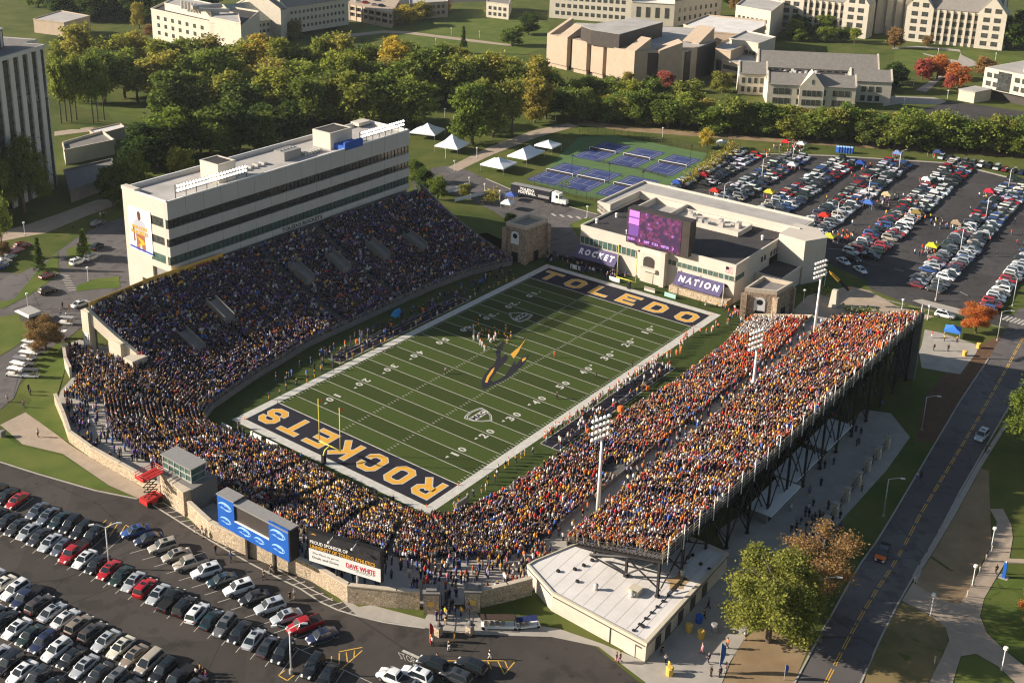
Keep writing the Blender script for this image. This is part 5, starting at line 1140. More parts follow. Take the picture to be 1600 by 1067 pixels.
for a in [('round0', 738, 226, 25, 17, 'green', 'big green tree with a broad crown beside the white peaked tents'), ('round2', 770, 215, 24, 16, 'yellow-green', 'tall yellow-green tree just right of the big tree by the tents'), ('tall1', 800, 214, 23, 15, 'yellow-green', 'slender yellow-green tree left of the tennis court path'), ('round1', 835, 192, 20, 15, 'olive gold', 'olive tree above the grass bank left of the pillared hall'), ('round0', 612, 196, 19, 15, 'yellow-green', 'bright yellow-green tree behind the far end of the press box roof'),
          ('near0', 38, 332, 24, 18, 'green', 'large leafy tree in front of the dark tower'), ('near1', -8, 350, 22, 15, 'green', 'tree cut by the left edge below the dark tower'), ('tall0', 5, 402, 17, 8, 'yellow-green', 'slim tree beside the pale footpath at the left edge'),
          ('near0', 72, 548, 8.5, 8.5, 'rust brown', 'small round rust-gold tree next to the ticket hut'), ('cone', 62, 422, 9, 4.6, 'dark green', 'small dark conifer on the road island by parked cars'), ('cone', 132, 402, 8, 6, 'green', 'small green conifer near the white car on the left'), ('near1', 6, 402, 5, 5, 'rust brown', 'rust-brown bush at the left edge near the pink cars'),
          ('near0', 1200, 1002, 15, 14.5, 'yellow-green', 'big sunlit yellow-green tree right of the white-roofed building'), ('near1', 1235, 985, 12, 10, 'olive gold', 'olive tree tucked against the right side of the big yellow-green tree'), ('thin', 1274, 935, 13.5, 12.5, 'rust brown', 'half-bare brown tree by the road next to the big yellow-green tree'),
          ('near1', 1618, 705, 17, 15, 'green', 'green tree cut by the right edge beside the road'), ('near0', 1524, 520, 8.5, 8, 'orange', 'vivid orange autumn tree at the road corner by the far lot'), ('near0', 1618, 985, 7, 6, 'orange', 'orange shrub-like tree at the right edge of the round lawn'),
          ('round1', 1104, 232, 8, 6, 'golden', 'small bright yellow tree behind the tennis courts'), ('round0', 665, 300, 9, 7, 'dark green', 'dark tree at the far right end of the press box'), ('round2', 650, 285, 9, 6, 'green', 'small tree squeezed against the press box right edge'), ('round1', 684, 312, 8, 7, 'green', 'bushy tree beside the top right corner of the grandstand'), ('round1', 726, 308, 5, 4.5, 'yellow-green', 'little yellow-green tree behind the white fence'), ('round0', 797, 352, 4, 4, 'green', 'small shrub-like tree beside the white canopy'),
          ('round0', 178, 322, 14, 11, 'dark green', 'dark tree left of the press box rear corner'), ('round2', 208, 300, 13, 12, 'green', 'green tree hugging the press box rear corner'), ('round1', 285, 280, 11, 10, 'yellow-green', 'light green tree behind the left penthouse of the press box'),
          ('round0', 1040, 143, 10, 10, 'red', 'pinkish red tree in front of the pillared hall'), ('round2', 1052, 126, 13, 13, 'dark green', 'dark green tree against the pillared hall wall'), ('round1', 1128, 145, 10, 12, 'yellow-green', 'bright yellow-green tree below the pillared hall corner'), ('tall0', 980, 143, 9, 8, 'olive gold', 'thin olive tree in front of the pillared hall'),
          ('round0', 1440, 125, 11, 9, 'red', 'red tree left of the paved crossing on the quad'), ('round1', 1464, 124, 12, 13, 'orange', 'orange tree behind the red one on the quad'), ('round2', 1496, 138, 12, 12, 'orange', 'rust-orange tree in the middle of the quad'), ('round0', 1484, 140, 8, 6, 'red', 'small red tree under the rust-orange one on the quad'), ('round1', 1536, 118, 10, 10, 'rust brown', 'brownish tree behind the corner office block'), ('round0', 1397, 76, 12, 10, 'rust brown', 'brown-red tree left of the grand hall entrance'), ('round0', 1400, 132, 11, 13, 'dark green', 'dark tree beside the gabled dormitory right end'), ('round1', 1386, 140, 10, 12, 'dark green', 'second dark tree under the gabled dormitory gable'),
          ('round2', 1250, 55, 12, 12, 'dark green', 'dark tree in front of the left wing of the grand hall'), ('round0', 1290, 54, 12, 12, 'green', 'green tree in front of the left wing of the grand hall'), ('round1', 1482, 62, 12, 10, 'green', 'tree covering the middle windows of the grand hall'), ('round0', 1555, 72, 17, 13, 'dark green', 'tall dark tree at the right end of the grand hall'), ('round2', 1580, 78, 19, 15, 'dark green', 'tall dark tree at the top right corner'), ('round1', 1600, 72, 20, 16, 'dark green', 'darkest tree cut by the top right corner'), ('round0', 1448, 72, 6, 7, 'rust brown', 'low brown tree under the grand hall left gable'),
          ('cone', 724, 84, 14, 6.5, 'dark green', 'dark pine standing alone on the campus lawn'), ('round0', 825, 55, 13, 13, 'dark green', 'round dark tree on the lawn left of the pillared hall'), ('round2', 800, 72, 11, 13, 'green', 'green tree on the lawn right of the pine'), ('round1', 632, 40, 12, 15, 'golden', 'golden tree in front of the parking structure'), ('round0', 662, 32, 12, 15, 'olive gold', 'olive tree right of the golden tree by the parking structure'), ('round1', 690, 22, 11, 14, 'orange', 'orange-brown tree near the top edge above the lawn'), ('round2', 1225, 20, 14, 13, 'green', 'tree at the left corner of the grand hall'), ('round0', 1190, 22, 14, 14, 'dark green', 'dark tree between the two halls at the top'), ('round1', 1150, 20, 12, 12, 'rust brown', 'brown tree behind the white-roofed hall'), ('round0', 1240, 60, 11, 11, 'yellow-green', 'light tree below the left wing of the grand hall'),
          ('round0', 218, 45, 16, 9, 'olive gold', 'orange-tinted tree left of the pale laboratory building'), ('round1', 236, 56, 7, 9, 'rust brown', 'low brown tree at the foot of the pale laboratory building'), ('round2', 100, 30, 17, 18, 'dark green', 'dark tree at the top left behind the small brick building'), ('round1', 150, 34, 17, 18, 'dark green', 'second dark tree at the top left behind the small brick building'), ('round0', 195, 30, 17, 18, 'dark green', 'dark tree at the top left beside the car park'), ('round0', 60, 12, 16, 17, 'green', 'tree at the top left corner above the dark tower'), ('round2', 510, 42, 10, 13, 'dark green', 'dark bush-like tree in the shade of the grey hall'), ('round1', 455, 62, 11, 14, 'olive gold', 'olive tree at the foot of the grey hall'), ('round2', 330, 62, 9, 8, 'green', 'small tree against the pale laboratory wall')]:
    tree(*a[:6], a[6])
# hedge between the tennis courts and the far lot
def hedge(name, px, w, h, colname, label):
    P = [UT(*q) for q in px]; cs = []; mb = MB()
    for a, b in zip(P[:-1], P[1:]):
        n = int((b-a).length*5)
        for _ in range(n): p = a.lerp(b, random.random()); cs.append((p.x+random.gauss(0, w/3), p.y+random.gauss(0, w/3), p.z+h*random.random()**.7))
        for k in range(int((b-a).length/3)): p = a.lerp(b, random.random()); mb.tube(p, p+Vector((0, 0, h*.6)), .1, .05, 5)
    it = iter(cs); me = crown_mesh('foliage', lambda: np.array(next(it))-np.array(P[0]), len(cs), 9, .3, .5)
    t = thing(name, P[0], label, 'hedge'); mobj('foliage', me, t, color=COLS[colname]); part(t, 'stems', M['bark'], mb)
hedge('hedge', [(1065, 292), (1100, 272), (1130, 250), (1148, 236)], 4, 3.5, 'olive gold', 'olive hedge between the tennis courts and the far car park')
hedge('shrub_bed', [(1100+1190/5.33, 380+575/5.33), (1100+1420/5.33, 380+590/5.33)], 2.5, 1.3, 'green', 'low shrub bed beside the rocket monument plaza')
hedge('shrub_bed', [(1240+220/8, 360+800/8), (1240+420/8, 360+760/8)], 4, 1.0, 'yellow-green', 'low shrubs under the far floodlight pole')
hedge('bush', [(878, 295), (884, 294)], 1.5, 3, 'green', 'narrow green bush by the white truck cab')
hedge('bush', [(765, 300), (772, 312), (760, 318)], 3, 1.5, 'olive gold', 'low bushes behind the grandstand corner')

# ---------------------------------------------------------------- street and car-park lamps
def lot_lamp():
    p = Proto(); mb = MB(); mb.tube((0, 0, 0), (0, 0, .8), .3, n=8); p.add('base', mb, M['concrete'])
    mb = MB(); mb.tube((0, 0, .8), (0, 0, 7.6), .12, .08, 8); p.add('pole', mb, M['white'], smooth=True)
    for s in (-1, 1):
        mb = MB()
        for k in range(5):
            a, b = k/5, (k+1)/5; mb.tube((s*1.9*a, 0, 7.5+.75*math.sin(a*1.5)), (s*1.9*b, 0, 7.5+.75*math.sin(b*1.5)), .06, n=5)
        hd = MB(); hd.hexa([(s*1.7, -.18, 8.15), (s*2.5, -.16, 8.1), (s*2.5, .16, 8.1), (s*1.7, .18, 8.15), (s*1.7, -.12, 8.35), (s*2.5, -.08, 8.25), (s*2.5, .08, 8.25), (s*1.7, .12, 8.35)])
        p.add('arm', mb, M['white'], subs=(('lamp_head', hd, M['white']),))
    return p
LL = lot_lamp()
def globe_lamp():
    p = Proto(); mb = MB(); mb.tube((0, 0, 0), (0, 0, 3.5), .09, .07, 7); p.add('pole', mb, M['white']); mb = MB(); mb.tube((0, 0, 0), (0, 0, .25), .2, n=8); p.add('base', mb, M['concrete'])
    mb = MB(); mb.tube((0, 0, 3.5), (0, 0, 3.65), .2, .34, 9); mb.tube((0, 0, 3.65), (0, 0, 4.0), .34, .3, 9); p.add('lamp_head', mb, M['flood']); return p
GLP = globe_lamp()
def cobra_lamp():
    p = Proto(); mb = MB(); mb.tube((0, 0, 0), (0, 0, 7.6), .11, .08, 8); p.add('pole', mb, M['galv'], smooth=True); mb = MB()
    for k in range(5): a, b = k/5, (k+1)/5; mb.tube((2.2*a, 0, 7.5+.4*math.sin(a*1.6)), (2.2*b, 0, 7.5+.4*math.sin(b*1.6)), .06, n=5)
    hd = MB(); hd.hexa([(2.0, -.15, 7.8), (2.8, -.13, 7.75), (2.8, .13, 7.75), (2.0, .15, 7.8), (2.0, -.1, 7.98), (2.8, -.07, 7.9), (2.8, .07, 7.9), (2.0, .1, 7.98)])
    p.add('arm', mb, M['galv'], subs=(('lamp_head', hd, M['flood']),)); mb = MB(); mb.tube((0, 0, 0), (0, 0, .4), .25, n=8); p.add('base', mb, M['concrete']); return p
CLP = cobra_lamp()
def lamp(proto, px, py, name, label, group, rz=0.0, k=1.0):
    b = UT(px, py); proto.put(name, (b.x, b.y, H(b.x, b.y)), rz, label, 'lamp post', group, scale=(k, k, k))
lamp(LL, 171, 888, 'car_park_lamp', 'two-armed white lamp between the red pickup and the red sedan', 'near car park lamps', -.75)
lamp(LL, 455, 1052, 'car_park_lamp', 'two-armed white lamp beside the red pickup at the end of the near lot', 'near car park lamps', -.75)
for i, q in enumerate([(1190, 280), (1130, 322), (1238, 254), (1307, 350), (1356, 310), (1404, 268), (1500, 395), (1540, 343), (1575, 297), (1462, 470)]):
    lamp(LL, *q, 'car_park_lamp', ['two-armed lamp near the hedge in the far car park', 'two-armed lamp right behind the field house roof', 'two-armed lamp by the red canopy at the far lot edge', 'two-armed lamp over the red cars behind the field house', 'two-armed lamp beside the blue canopy in the far lot', 'two-armed lamp at the top middle of the far lot', 'two-armed lamp by the tan canopy in the far lot', 'two-armed lamp next to the bright red canopy in the right lot rows', 'two-armed lamp near the far right kerb', 'single lamp mast on the kerb island at the near end of the far lot'][i], 'far car park lamps', -.6, .95)
for i, (x, y, lb) in enumerate([(1453.8, 961.5, 'white globe lamp at the fork of the curved path'), (1519, 915, 'white globe lamp beside the bare verge, second along the path'), (1549, 855, 'white globe lamp at the top of the curved path'), (1565, 1047, 'white globe lamp between the two round lawns'), (138, 440, 'globe lamp on the small bank by the crossing'), (44, 482, 'globe lamp behind the ticket hut'), (39, 368, 'globe lamp by the tree trunks on the pale path'), (1255, 475, 'globe lamp between the stone tower and the far light pole'), (1288, 447, 'globe lamp on the shrubs behind the far light pole'), (1408, 490, 'globe lamp beyond the far end of the upper stand'), (1449, 500, 'globe lamp at the corner of the upper stand'), (757, 305, 'thick white lamp bollard by the white fence'), (781, 316, 'pale lamp beside the white fence near the drive'), (733, 295, 'lamp pole at the drive bend behind the stand'), (917, 341, 'lamp on the drive island'), (696, 248, 'lamp by the path near the peaked tents'), (710, 268, 'lamp beside the path crossing in the park'), (745, 247, 'lamp under the big tree by the path'), (1412, 168, 'lamp at the bottom of the quad path'), (1427, 135, 'lamp on the shaded quad lawn'), (1465, 88, 'lamp near the quad crossing'), (1480, 155, 'lamp beside the hall drive'), (1555, 95, 'lamp left of the corner office roof'), (1560, 80, 'lamp on the quad at the right'), (695, 185, 'lamp in the park below the grove'), (681, 72, 'lamp on the campus lawn, left one'), (705, 55, 'lamp on the campus lawn, middle one'), (749, 60, 'lamp on the campus lawn near the pine'), (1035, 215, 'lamp behind the tennis courts'), (868, 190, 'lamp at the top of the park path')]):
    lamp(GLP, x, y, 'path_lamp', lb, 'white globe path lamps', 0, 1.0)
for i, (x, y, lb) in enumerate([(1380, 806, 'cobra-head street lamp on the dark verge, second from the front'), (1440, 672, 'cobra-head street lamp on the dark verge halfway up the road'), (1277, 970, 'cobra-head street lamp beside the brown tree'), (1558, 532, 'cobra-head street lamp at the road corner by the orange tree'), (1582, 478, 'cobra-head street lamp on the right edge of the far lot')]):
    lamp(CLP, x, y, 'street_lamp', lb, 'cobra-head street lamps', -.95)
# ---------------------------------------------------------------- cars
def loft(stations, name):
    """car body: cross-sections along x: (x, half width, z bottom, z top, tuck)"""
    mb = MB(); n = len(stations); vs = []
    for x, w, z0, z1, k in stations: vs += [(x, -w*.9, z0), (x, -w, z0+(z1-z0)*.35), (x, -w*.98, z0+(z1-z0)*.75), (x, -w*k, z1), (x, w*k, z1), (x, w*.98, z0+(z1-z0)*.75), (x, w, z0+(z1-z0)*.35), (x, w*.9, z0)]
    fs = [tuple(range(7, -1, -1)), tuple(range((n-1)*8, n*8))]
    for i in range(n-1):
        for j in range(8): fs.append((i*8+j, i*8+(j+1) % 8, (i+1)*8+(j+1) % 8, (i+1)*8+j))
    mb.add(vs, fs); return mb
def make_car(kind):
    p = Proto()
    D = dict(sedan=(4.75, .9, .92, 1.45, (-1.75, -.95, .55, 1.25)), suv=(4.75, .93, 1.08, 1.75, (-2.25, -1.95, .45, 1.15)), hatch=(4.2, .87, .95, 1.5, (-2.0, -1.45, .5, 1.15)), pickup=(5.6, .98, 1.15, 1.85, (-.75, -.5, 1.0, 1.6)), van=(5.0, .96, 1.1, 1.8, (-2.4, -2.1, .75, 1.7)))[kind]
    Lh, w, zb, zr, (a, b, c, d) = D[0]/2, *D[1:]
    hood = zb-.06
    st = [(-Lh, w*.86, .42, zb*.8, .85), (-Lh+.12, w*.94, .3, zb*.97, .88), (-Lh+.7, w, .26, zb, .92), (0, w, .24, zb, .94), (Lh-1.3, w, .25, hood+.02, .93), (Lh-.5, w*.97, .27, hood-.1, .88), (Lh-.1, w*.88, .32, hood-.28, .84), (Lh, w*.8, .42, hood-.4, .8)]
    mb = loft(st, 'body')
    wb, wr = w*.93, w*.72
    def cab(x0, x1, x2, x3, ww, wr_, z0, z1): return [(x0, -ww, z0), (x3, -ww, z0), (x3, ww, z0), (x0, ww, z0), (x1, -wr_, z1), (x2, -wr_, z1), (x2, wr_, z1), (x1, wr_, z1)]
    mb.hexa(cab(a, b, c, d, wb, wr, zb-.03, zr)); mb.hexa(cab(b+.05, b+.2, c-.15, c-.02, wr*.97, wr*.85, zr-.01, zr+.04))
    if kind == 'pickup':
        mb.box(-Lh+.1, -.8, -w+.04, -w+.14, zb, zb+.06)
    bm = bmesh.new(); bm.from_mesh(mb.mesh('body', M['paint']))
    es = [e_ for e_ in bm.edges if len(e_.link_faces) == 2 and e_.calc_face_angle(0) > .3]
    bmesh.ops.bevel(bm, geom=es, offset=.055, segments=2, affect='EDGES', profile=.6, clamp_overlap=True)
    for f_ in bm.faces: f_.smooth = True
    bme = bpy.data.meshes.new('body'); bm.to_mesh(bme); bm.free(); bme.materials.append(M['paint']); bme.set_sharp_from_angle(angle=.7)
    p.add('body', bme, None)
    def pane(q, k=.1, o=.018):
        q = [Vector(v) for v in q]; ctr = sum(q, Vector())/4; n = (q[1]-q[0]).cross(q[3]-q[0]).normalized(); q = [v+(ctr-v)*k+n*o for v in q]
        m = MB(); m.slab(*q, .004); return m
    V = cab(a, b, c, d, wb, wr, zb-.03, zr)
    p.add('windshield', pane([V[1], V[2], V[6], V[5]]), M['carglass']); p.add('rear_window', pane([V[3], V[0], V[4], V[7]]), M['carglass'])
    p.add('side_window', pane([V[0], V[1], V[5], V[4]], .13), M['carglass']); p.add('side_window', pane([V[2], V[3], V[7], V[6]], .13), M['carglass'])
    if kind == 'pickup':
        m = MB(); m.box(-Lh+.2, -.85, -w+.16, w-.16, zb-.02, zb+.012); p.add('truck_bed', m, M['black'])
    if kind in ('suv', 'sedan', 'hatch'):
        m = MB(); m.box((b+c)/2-.05, (b+c)/2+.6, -.42, .42, zr+.03, zr+.055); p.add('sunroof', m, M['carglass'])
    for sx in (-1, 1):
        for sy in (-1, 1):
            x = sx*(Lh-.88 if sx > 0 else Lh-.95); r = .34 if kind in ('sedan', 'hatch') else .39
            m = MB(); m.tube((x, sy*(w-.2), r), (x, sy*(w+.015), r), r, n=12); hub = MB(); hub.tube((x, sy*(w+.01), r), (x, sy*(w+.03), r), r*.6, n=8)
            p.add('wheel', m, M['tyre'], subs=(('rim', hub, M['rim']),))
    for sy in (-1, 1):
        m = MB(); m.hexa([(Lh-.12, sy*w*.62-.16, hood-.36), (Lh+.01, sy*w*.58-.16, hood-.4), (Lh+.01, sy*w*.58+.16, hood-.4), (Lh-.12, sy*w*.62+.16, hood-.36), (Lh-.3, sy*w*.66-.15, hood-.16), (Lh-.06, sy*w*.6-.15, hood-.22), (Lh-.06, sy*w*.6+.15, hood-.22), (Lh-.3, sy*w*.66+.15, hood-.16)]); p.add('headlight', m, M['lamp_w'])
        m = MB(); m.box(-Lh-.015, -Lh+.15, sy*w*.68-.14, sy*w*.68+.14, zb*.62, zb*.8); p.add('taillight', m, M['lamp_r'])
        m = MB(); m.box(d-.35, d-.15, sy*(w+.02)-.09, sy*(w+.02)+.09, zb, zb+.16); p.add('mirror', m, M['paint'])
    return p
CAR = {k: make_car(k) for k in ('sedan', 'suv', 'hatch', 'pickup', 'van')}
CC = {'black': (.008, .008, .009), 'dark grey': (.035, .036, .04), 'grey': (.13, .13, .135), 'silver': (.4, .42, .44), 'white': (.72, .72, .71), 'red': (.42, .008, .012), 'maroon': (.16, .012, .016), 'navy': (.014, .02, .06), 'blue': (.03, .08, .26), 'green': (.012, .028, .02), 'beige': (.36, .31, .25), 'tan': (.24, .19, .14), 'brown': (.06, .045, .04), 'slate blue': (.09, .11, .14), 'teal': (.01, .03, .035), 'orange': (.7, .13, .03), 'cream': (.68, .64, .52), 'pink': (.4, .12, .2)}
ncar = 0
KINDN = {'sedan': 'sedan', 'suv': 'SUV', 'hatch': 'hatchback', 'pickup': 'pickup truck', 'van': 'minivan'}
def put_car(kind, col, p, d, label, group, only=None, k=1.0, z=None):
    global ncar; ncar += 1
    c = CC[col]; j = random.uniform(.9, 1.1)
    return CAR[kind].put('parked_car' if group else 'car', (p.x, p.y, (H(p.x, p.y) if z is None else z)+.045), math.atan2(d.y, d.x), label, 'car', group, tuple(min(.9, x*j) for x in c), (k, k, k), only)
def rowcars(start, step, axis, specs, desc, group, jit=.15, G=None):
    n = 0
    for i, s in enumerate(specs):
        if not s: continue
        kind, col, flip = s; n += 1
        p = start+step*i+axis*random.uniform(-jit, jit)
        a = -axis if not flip else axis
        a = Vector((a.x+random.uniform(-.03, .03), a.y+random.uniform(-.03, .03), 0))
        put_car(kind, col, p, a, '%s %s, %s from the left %s' % (col, KINDN[kind], ORD(n), desc), group, z=G)
s, u, k, h, v = 'sedan', 'suv', 'pickup', 'hatch', 'van'
stepA = (L1-L0)/19
rowcars(L0+stepA*.5-stepA*3+dA*3.0, stepA, dA, [(s, 'black', 0), (s, 'black', 0), (s, 'dark grey', 0), (s, 'silver', 0), (s, 'dark grey', 0), (s, 'silver', 0), (h, 'slate blue', 0), (k, 'red', 0), (s, 'white', 0), (s, 'black', 0), (s, 'red', 0), (s, 'green', 0), (s, 'silver', 0), (u, 'red', 1), (s, 'silver', 0), (k, 'black', 1), (u, 'black', 1), (u, 'white', 1), (s, 'teal', 1), (u, 'grey', 0), (s, 'black', 0), (s, 'silver', 1), (s, 'dark grey', 1), (u, 'black', 0), None, (u, 'black', 0), (s, 'black', 0)], "in the near lot's middle double row, lower half", 'near car park, middle row')
rowcars(L0+stepA*.5-stepA*5+dA*8.1, stepA, dA, [(s, 'black', 0), (s, 'black', 0), (s, 'red', 0), None, (s, 'slate blue', 0), (s, 'slate blue', 0), (s, 'teal', 0), (u, 'black', 0), (u, 'black', 0), (u, 'black', 0)], "in the near lot's middle double row, upper half", 'near car park, upper row')
stepR = (U(452.5, 996, 5)-U(231, 870, 5))/9; r0 = U(231, 866, 5)
rowcars(r0-stepR*2+dR*2.45, stepR, dR, [(s, 'blue', 0), (s, 'navy', 0), (u, 'beige', 0), (s, 'beige', 0), (k, 'beige', 0), (u, 'white', 0), (s, 'teal', 0), (u, 'white', 0), (s, 'black', 0), (u, 'silver', 0), (s, 'silver', 0), (k, 'red', 0), (s, 'navy', 0)], 'in the fanned row nearest the stadium wall', 'near car park, wall row')
stepB = (B1-B0)/11*.985; stepB = (U(256, 1050, 5)-U(5, 915, 5))/12
rowcars(U(5, 918, 5)-stepB*1, stepB, dB, [(s, 'silver', 0), (s, 'cream', 0), (u, 'white', 0), (k, 'navy', 0), (u, 'brown', 1), (s, 'silver', 1), (s, 'white', 1), (u, 'tan', 1), (u, 'brown', 1), (s, 'silver', 0), (s, 'cream', 0), (s, 'tan', 0), (v, 'beige', 0), (u, 'black', 0), (k, 'black', 0), (s, 'dark grey', 0), (s, 'black', 0)], "in the near lot's front double row, upper half", 'near car park, front row')
rowcars(U(8, 975, 5)-stepB*1, stepB, dB, [(s, 'black', 1), (u, 'black', 1), (s, 'white', 0), (s, 'green', 0), (u, 'navy', 0), (u, 'white', 0), (s, 'black', 0), (s, 'silver', 0), (s, 'dark grey', 0), (u, 'grey', 0), (s, 'dark grey', 0), (u, 'black', 0), (s, 'grey', 0)], "in the near lot's front double row, lower half", 'near car park, lowest row')
rowcars(U(-6, 1030, 5), stepB, dB, [(s, 'silver', 0), (u, 'black', 0), (s, 'white', 0), (u, 'dark grey', 0), (s, 'black', 0)], 'at the bottom left corner of the frame', 'near car park, corner cars')
dQ = (U(697, 1054, 5)-U(654, 1036, 5)).normalized()
for px, py, kd, c, lb in [(618, 1066, 'pickup', 'white', 'white pickup at the bottom edge, leftmost of the group by the stop marking'), (650, 1060, 'suv', 'white', 'white SUV with dark sunroof at the bottom edge by the stop marking'), (676, 1044, 'suv', 'black', 'black SUV behind the white SUV near the stop marking'), (712, 1063, 'suv', 'dark grey', 'dark SUV cut by the bottom edge near the yellow hatching'), (736, 1047, 'suv', 'black', 'black SUV beside the yellow hatching at the bottom edge')]:
    put_car(kd, c, U(px, py, 5), -dQ, lb, 'cars at the bottom edge')
def lone(kd, c, a, b, lb, grp=None):
    """car from rear pixel a to front pixel b"""
    p, q = UT(*a), UT(*b); put_car(kd, c, (p+q)/2, (q-p).normalized(), lb, grp)
for a in [('sedan', 'white', (114, 483), (138, 474), 'white sedan parked at the foot of the grandstand end'), ('suv', 'dark grey', (62, 462), (88, 454), 'dark SUV on the shaded road by the crossing'), ('sedan', 'maroon', (66, 437), (85, 431), 'dark red car on the shaded road left of the crossing'), ('suv', 'white', (113, 416), (131, 409), 'white SUV on the road by the left conifer'), ('suv', 'silver', (136, 409), (152, 402), 'silver SUV behind the white one by the left conifer'), ('suv', 'black', (144, 394), (160, 384), 'black SUV above the silver ones left of the press box'), ('suv', 'navy', (146, 356), (160, 350), 'dark blue SUV in the shade by the pale path'), ('sedan', 'pink', (17, 398), (33, 392), 'pink-red car in the small left lot'), ('suv', 'maroon', (27, 390), (44, 385), 'plum SUV behind the pink car in the small left lot'), ('sedan', 'silver', (4, 408), (22, 402), 'silver sedan in the small left lot'), ('sedan', 'white', (-4, 416), (14, 410), 'white sedan at the left edge of the small left lot'), ('suv', 'blue', (-6, 424), (8, 418), 'blue SUV cut by the left edge in the small left lot'),
          ('suv', 'silver', (1541, 676), (1525, 694), 'silver SUV driving on the shaded road'), ('suv', 'white', (1458, 492), (1494, 500), 'white SUV on the drive beyond the far end of the upper stand'), ('sedan', 'white', (1336, 420), (1352, 430), 'white patrol car in the shade of the field house'), ('sedan', 'white', (1313, 409), (1322, 414), 'white car just behind the field house entrance'), ('suv', 'black', (1326, 404), (1340, 411), 'black SUV beside the field house entrance drive'), ('sedan', 'silver', (1508, 135+24), (1524, 158), 'white car on the drive loop below the corner office')]:
    lone(*a)
p, q = UT(1384, 858), UT(1373, 880); d = (q-p).normalized(); jeep = put_car('pickup', 'black', (p+q)/2, d, 'black pickup with an orange bonnet and people in its bed on the road', None)
mb = MB(); mb.box(1.2, 2.7, -.86, .86, 1.06, 1.16); mobj('orange_bonnet', mb.mesh('orange_bonnet', M['orange']), jeep)
# rows of the far car park
FAR = []
def far_row(x0, x1, y, n, side, slope=.07):
    for i in range(n):
        x = x0+(x1-x0)*(i+.5)/n
        FAR.append((x+random.uniform(-.2, .2), y+slope*(x-x0)+random.uniform(-.3, .3), side))
for y, x0, x1 in ((32, 124, 198), (26.6, 150, 196), (15.5, 126, 208), (10.3, 124, 206), (-.6, 126, 213), (-5.8, 126, 213), (-16.5, 124, 221), (-21.7, 124, 221), (-35.5, 119, 235), (-40.7, 119, 235), (-57.5, 106, 228), (-62.7, 106, 229), (-77, 102, 205)):
    far_row(x0, x1, y, int((x1-x0)/2.6), 0 if y in (32, 15.5, -.6, -16.5, -35.5, -57.5, -77) else 1, .05)
for i in range(22): FAR.append((237.5-.1*i, -24-2.75*i, 2))
CK = ['black', 'dark grey', 'grey', 'silver', 'white', 'white', 'red', 'maroon', 'navy', 'black', 'silver', 'white', 'beige', 'dark grey', 'green', 'white', 'silver', 'blue', 'grey', 'red']
KK = ['sedan', 'suv', 'suv', 'sedan', 'pickup', 'van', 'suv', 'hatch', 'sedan', 'suv']
FAR = [f for f in FAR if random.random() < .97]
FAR.sort(key=lambda f: (f[0]-CAM[0])**2+(f[1]-CAM[1])**2)
def rowname(y):
    names = [(23, 'hedge row'), (5, 'second double row'), (-10, 'third double row'), (-27, 'middle double row'), (-48, 'fifth double row'), (-68, 'last double row'), (-200, 'verge row')]
    return next(n for t, n in names if y > t)
# ---------------------------------------------------------------- a light truck-sized low car for the far rows kept as one mass
def low_cars(items):
    V = []; F = []; COL = []
    for x, y, hd, kd, c in items:
        Lh, w, zb, zr, (a, b, cc_, d) = dict(sedan=(2.37, .9, .92, 1.45, (-1.75, -.95, .55, 1.25)), suv=(2.37, .93, 1.08, 1.75, (-2.25, -1.95, .45, 1.15)), hatch=(2.1, .87, .95, 1.5, (-2.0, -1.45, .5, 1.15)), pickup=(2.8, .98, 1.15, 1.85, (-.75, -.5, 1.0, 1.6)), van=(2.5, .96, 1.1, 1.8, (-2.4, -2.1, .75, 1.7)))[kd]
        def add(q, fs, col):
            n = len(V); cs, sn = math.cos(hd), math.sin(hd)
            for p in q: V.append((x+p[0]*cs-p[1]*sn, y+p[0]*sn+p[1]*cs, H(x, y)+p[2])); COL.append(col)
            F.extend(tuple(i+n for i in f) for f in fs)
        HX = [(4, 5, 6, 7), (0, 1, 5, 4), (1, 2, 6, 5), (2, 3, 7, 6), (3, 0, 4, 7)]
        def hx(x0, x1, ww, z0, x2, x3, w2, z1): return [(x0, -ww, z0), (x1, -ww, z0), (x1, ww, z0), (x0, ww, z0), (x2, -w2, z1), (x3, -w2, z1), (x3, w2, z1), (x2, w2, z1)]
        add(hx(-Lh+.1, Lh-.1, w*.95, .05, -Lh, Lh, w, .4), HX, (.01, .01, .01)); add(hx(-Lh, Lh, w, .4, -Lh+.1, Lh-.25, w*.92, zb-.05), HX, c)
        add(hx(a, d, w*.9, zb-.06, b, cc_, w*.74, zr-.03), HX, (.015, .02, .024)); add(hx(b-.03, cc_+.03, w*.76, zr-.03, b+.1, cc_-.1, w*.68, zr+.04), HX, c)
    me = bpy.data.meshes.new('parked_cars'); me.from_pydata(V, [], F); at = me.attributes.new('Col', 'FLOAT_COLOR', 'POINT'); at.data.foreach_set('color', np.array([(*c, 1) for c in COL], dtype=np.float32).ravel()); me.materials.append(M['carcol'])
    return tag(mobj('parked_cars', me), 'distant parked cars filling the back rows of the far car park', 'cars', None, 'stuff')
room = 294-ncar; cnt = {}; rest = []
PARTS_FAR = ('body', 'windshield', 'rear_window', 'side_window', 'wheel')
near_far = sorted(FAR[:room], key=lambda f: f[0])
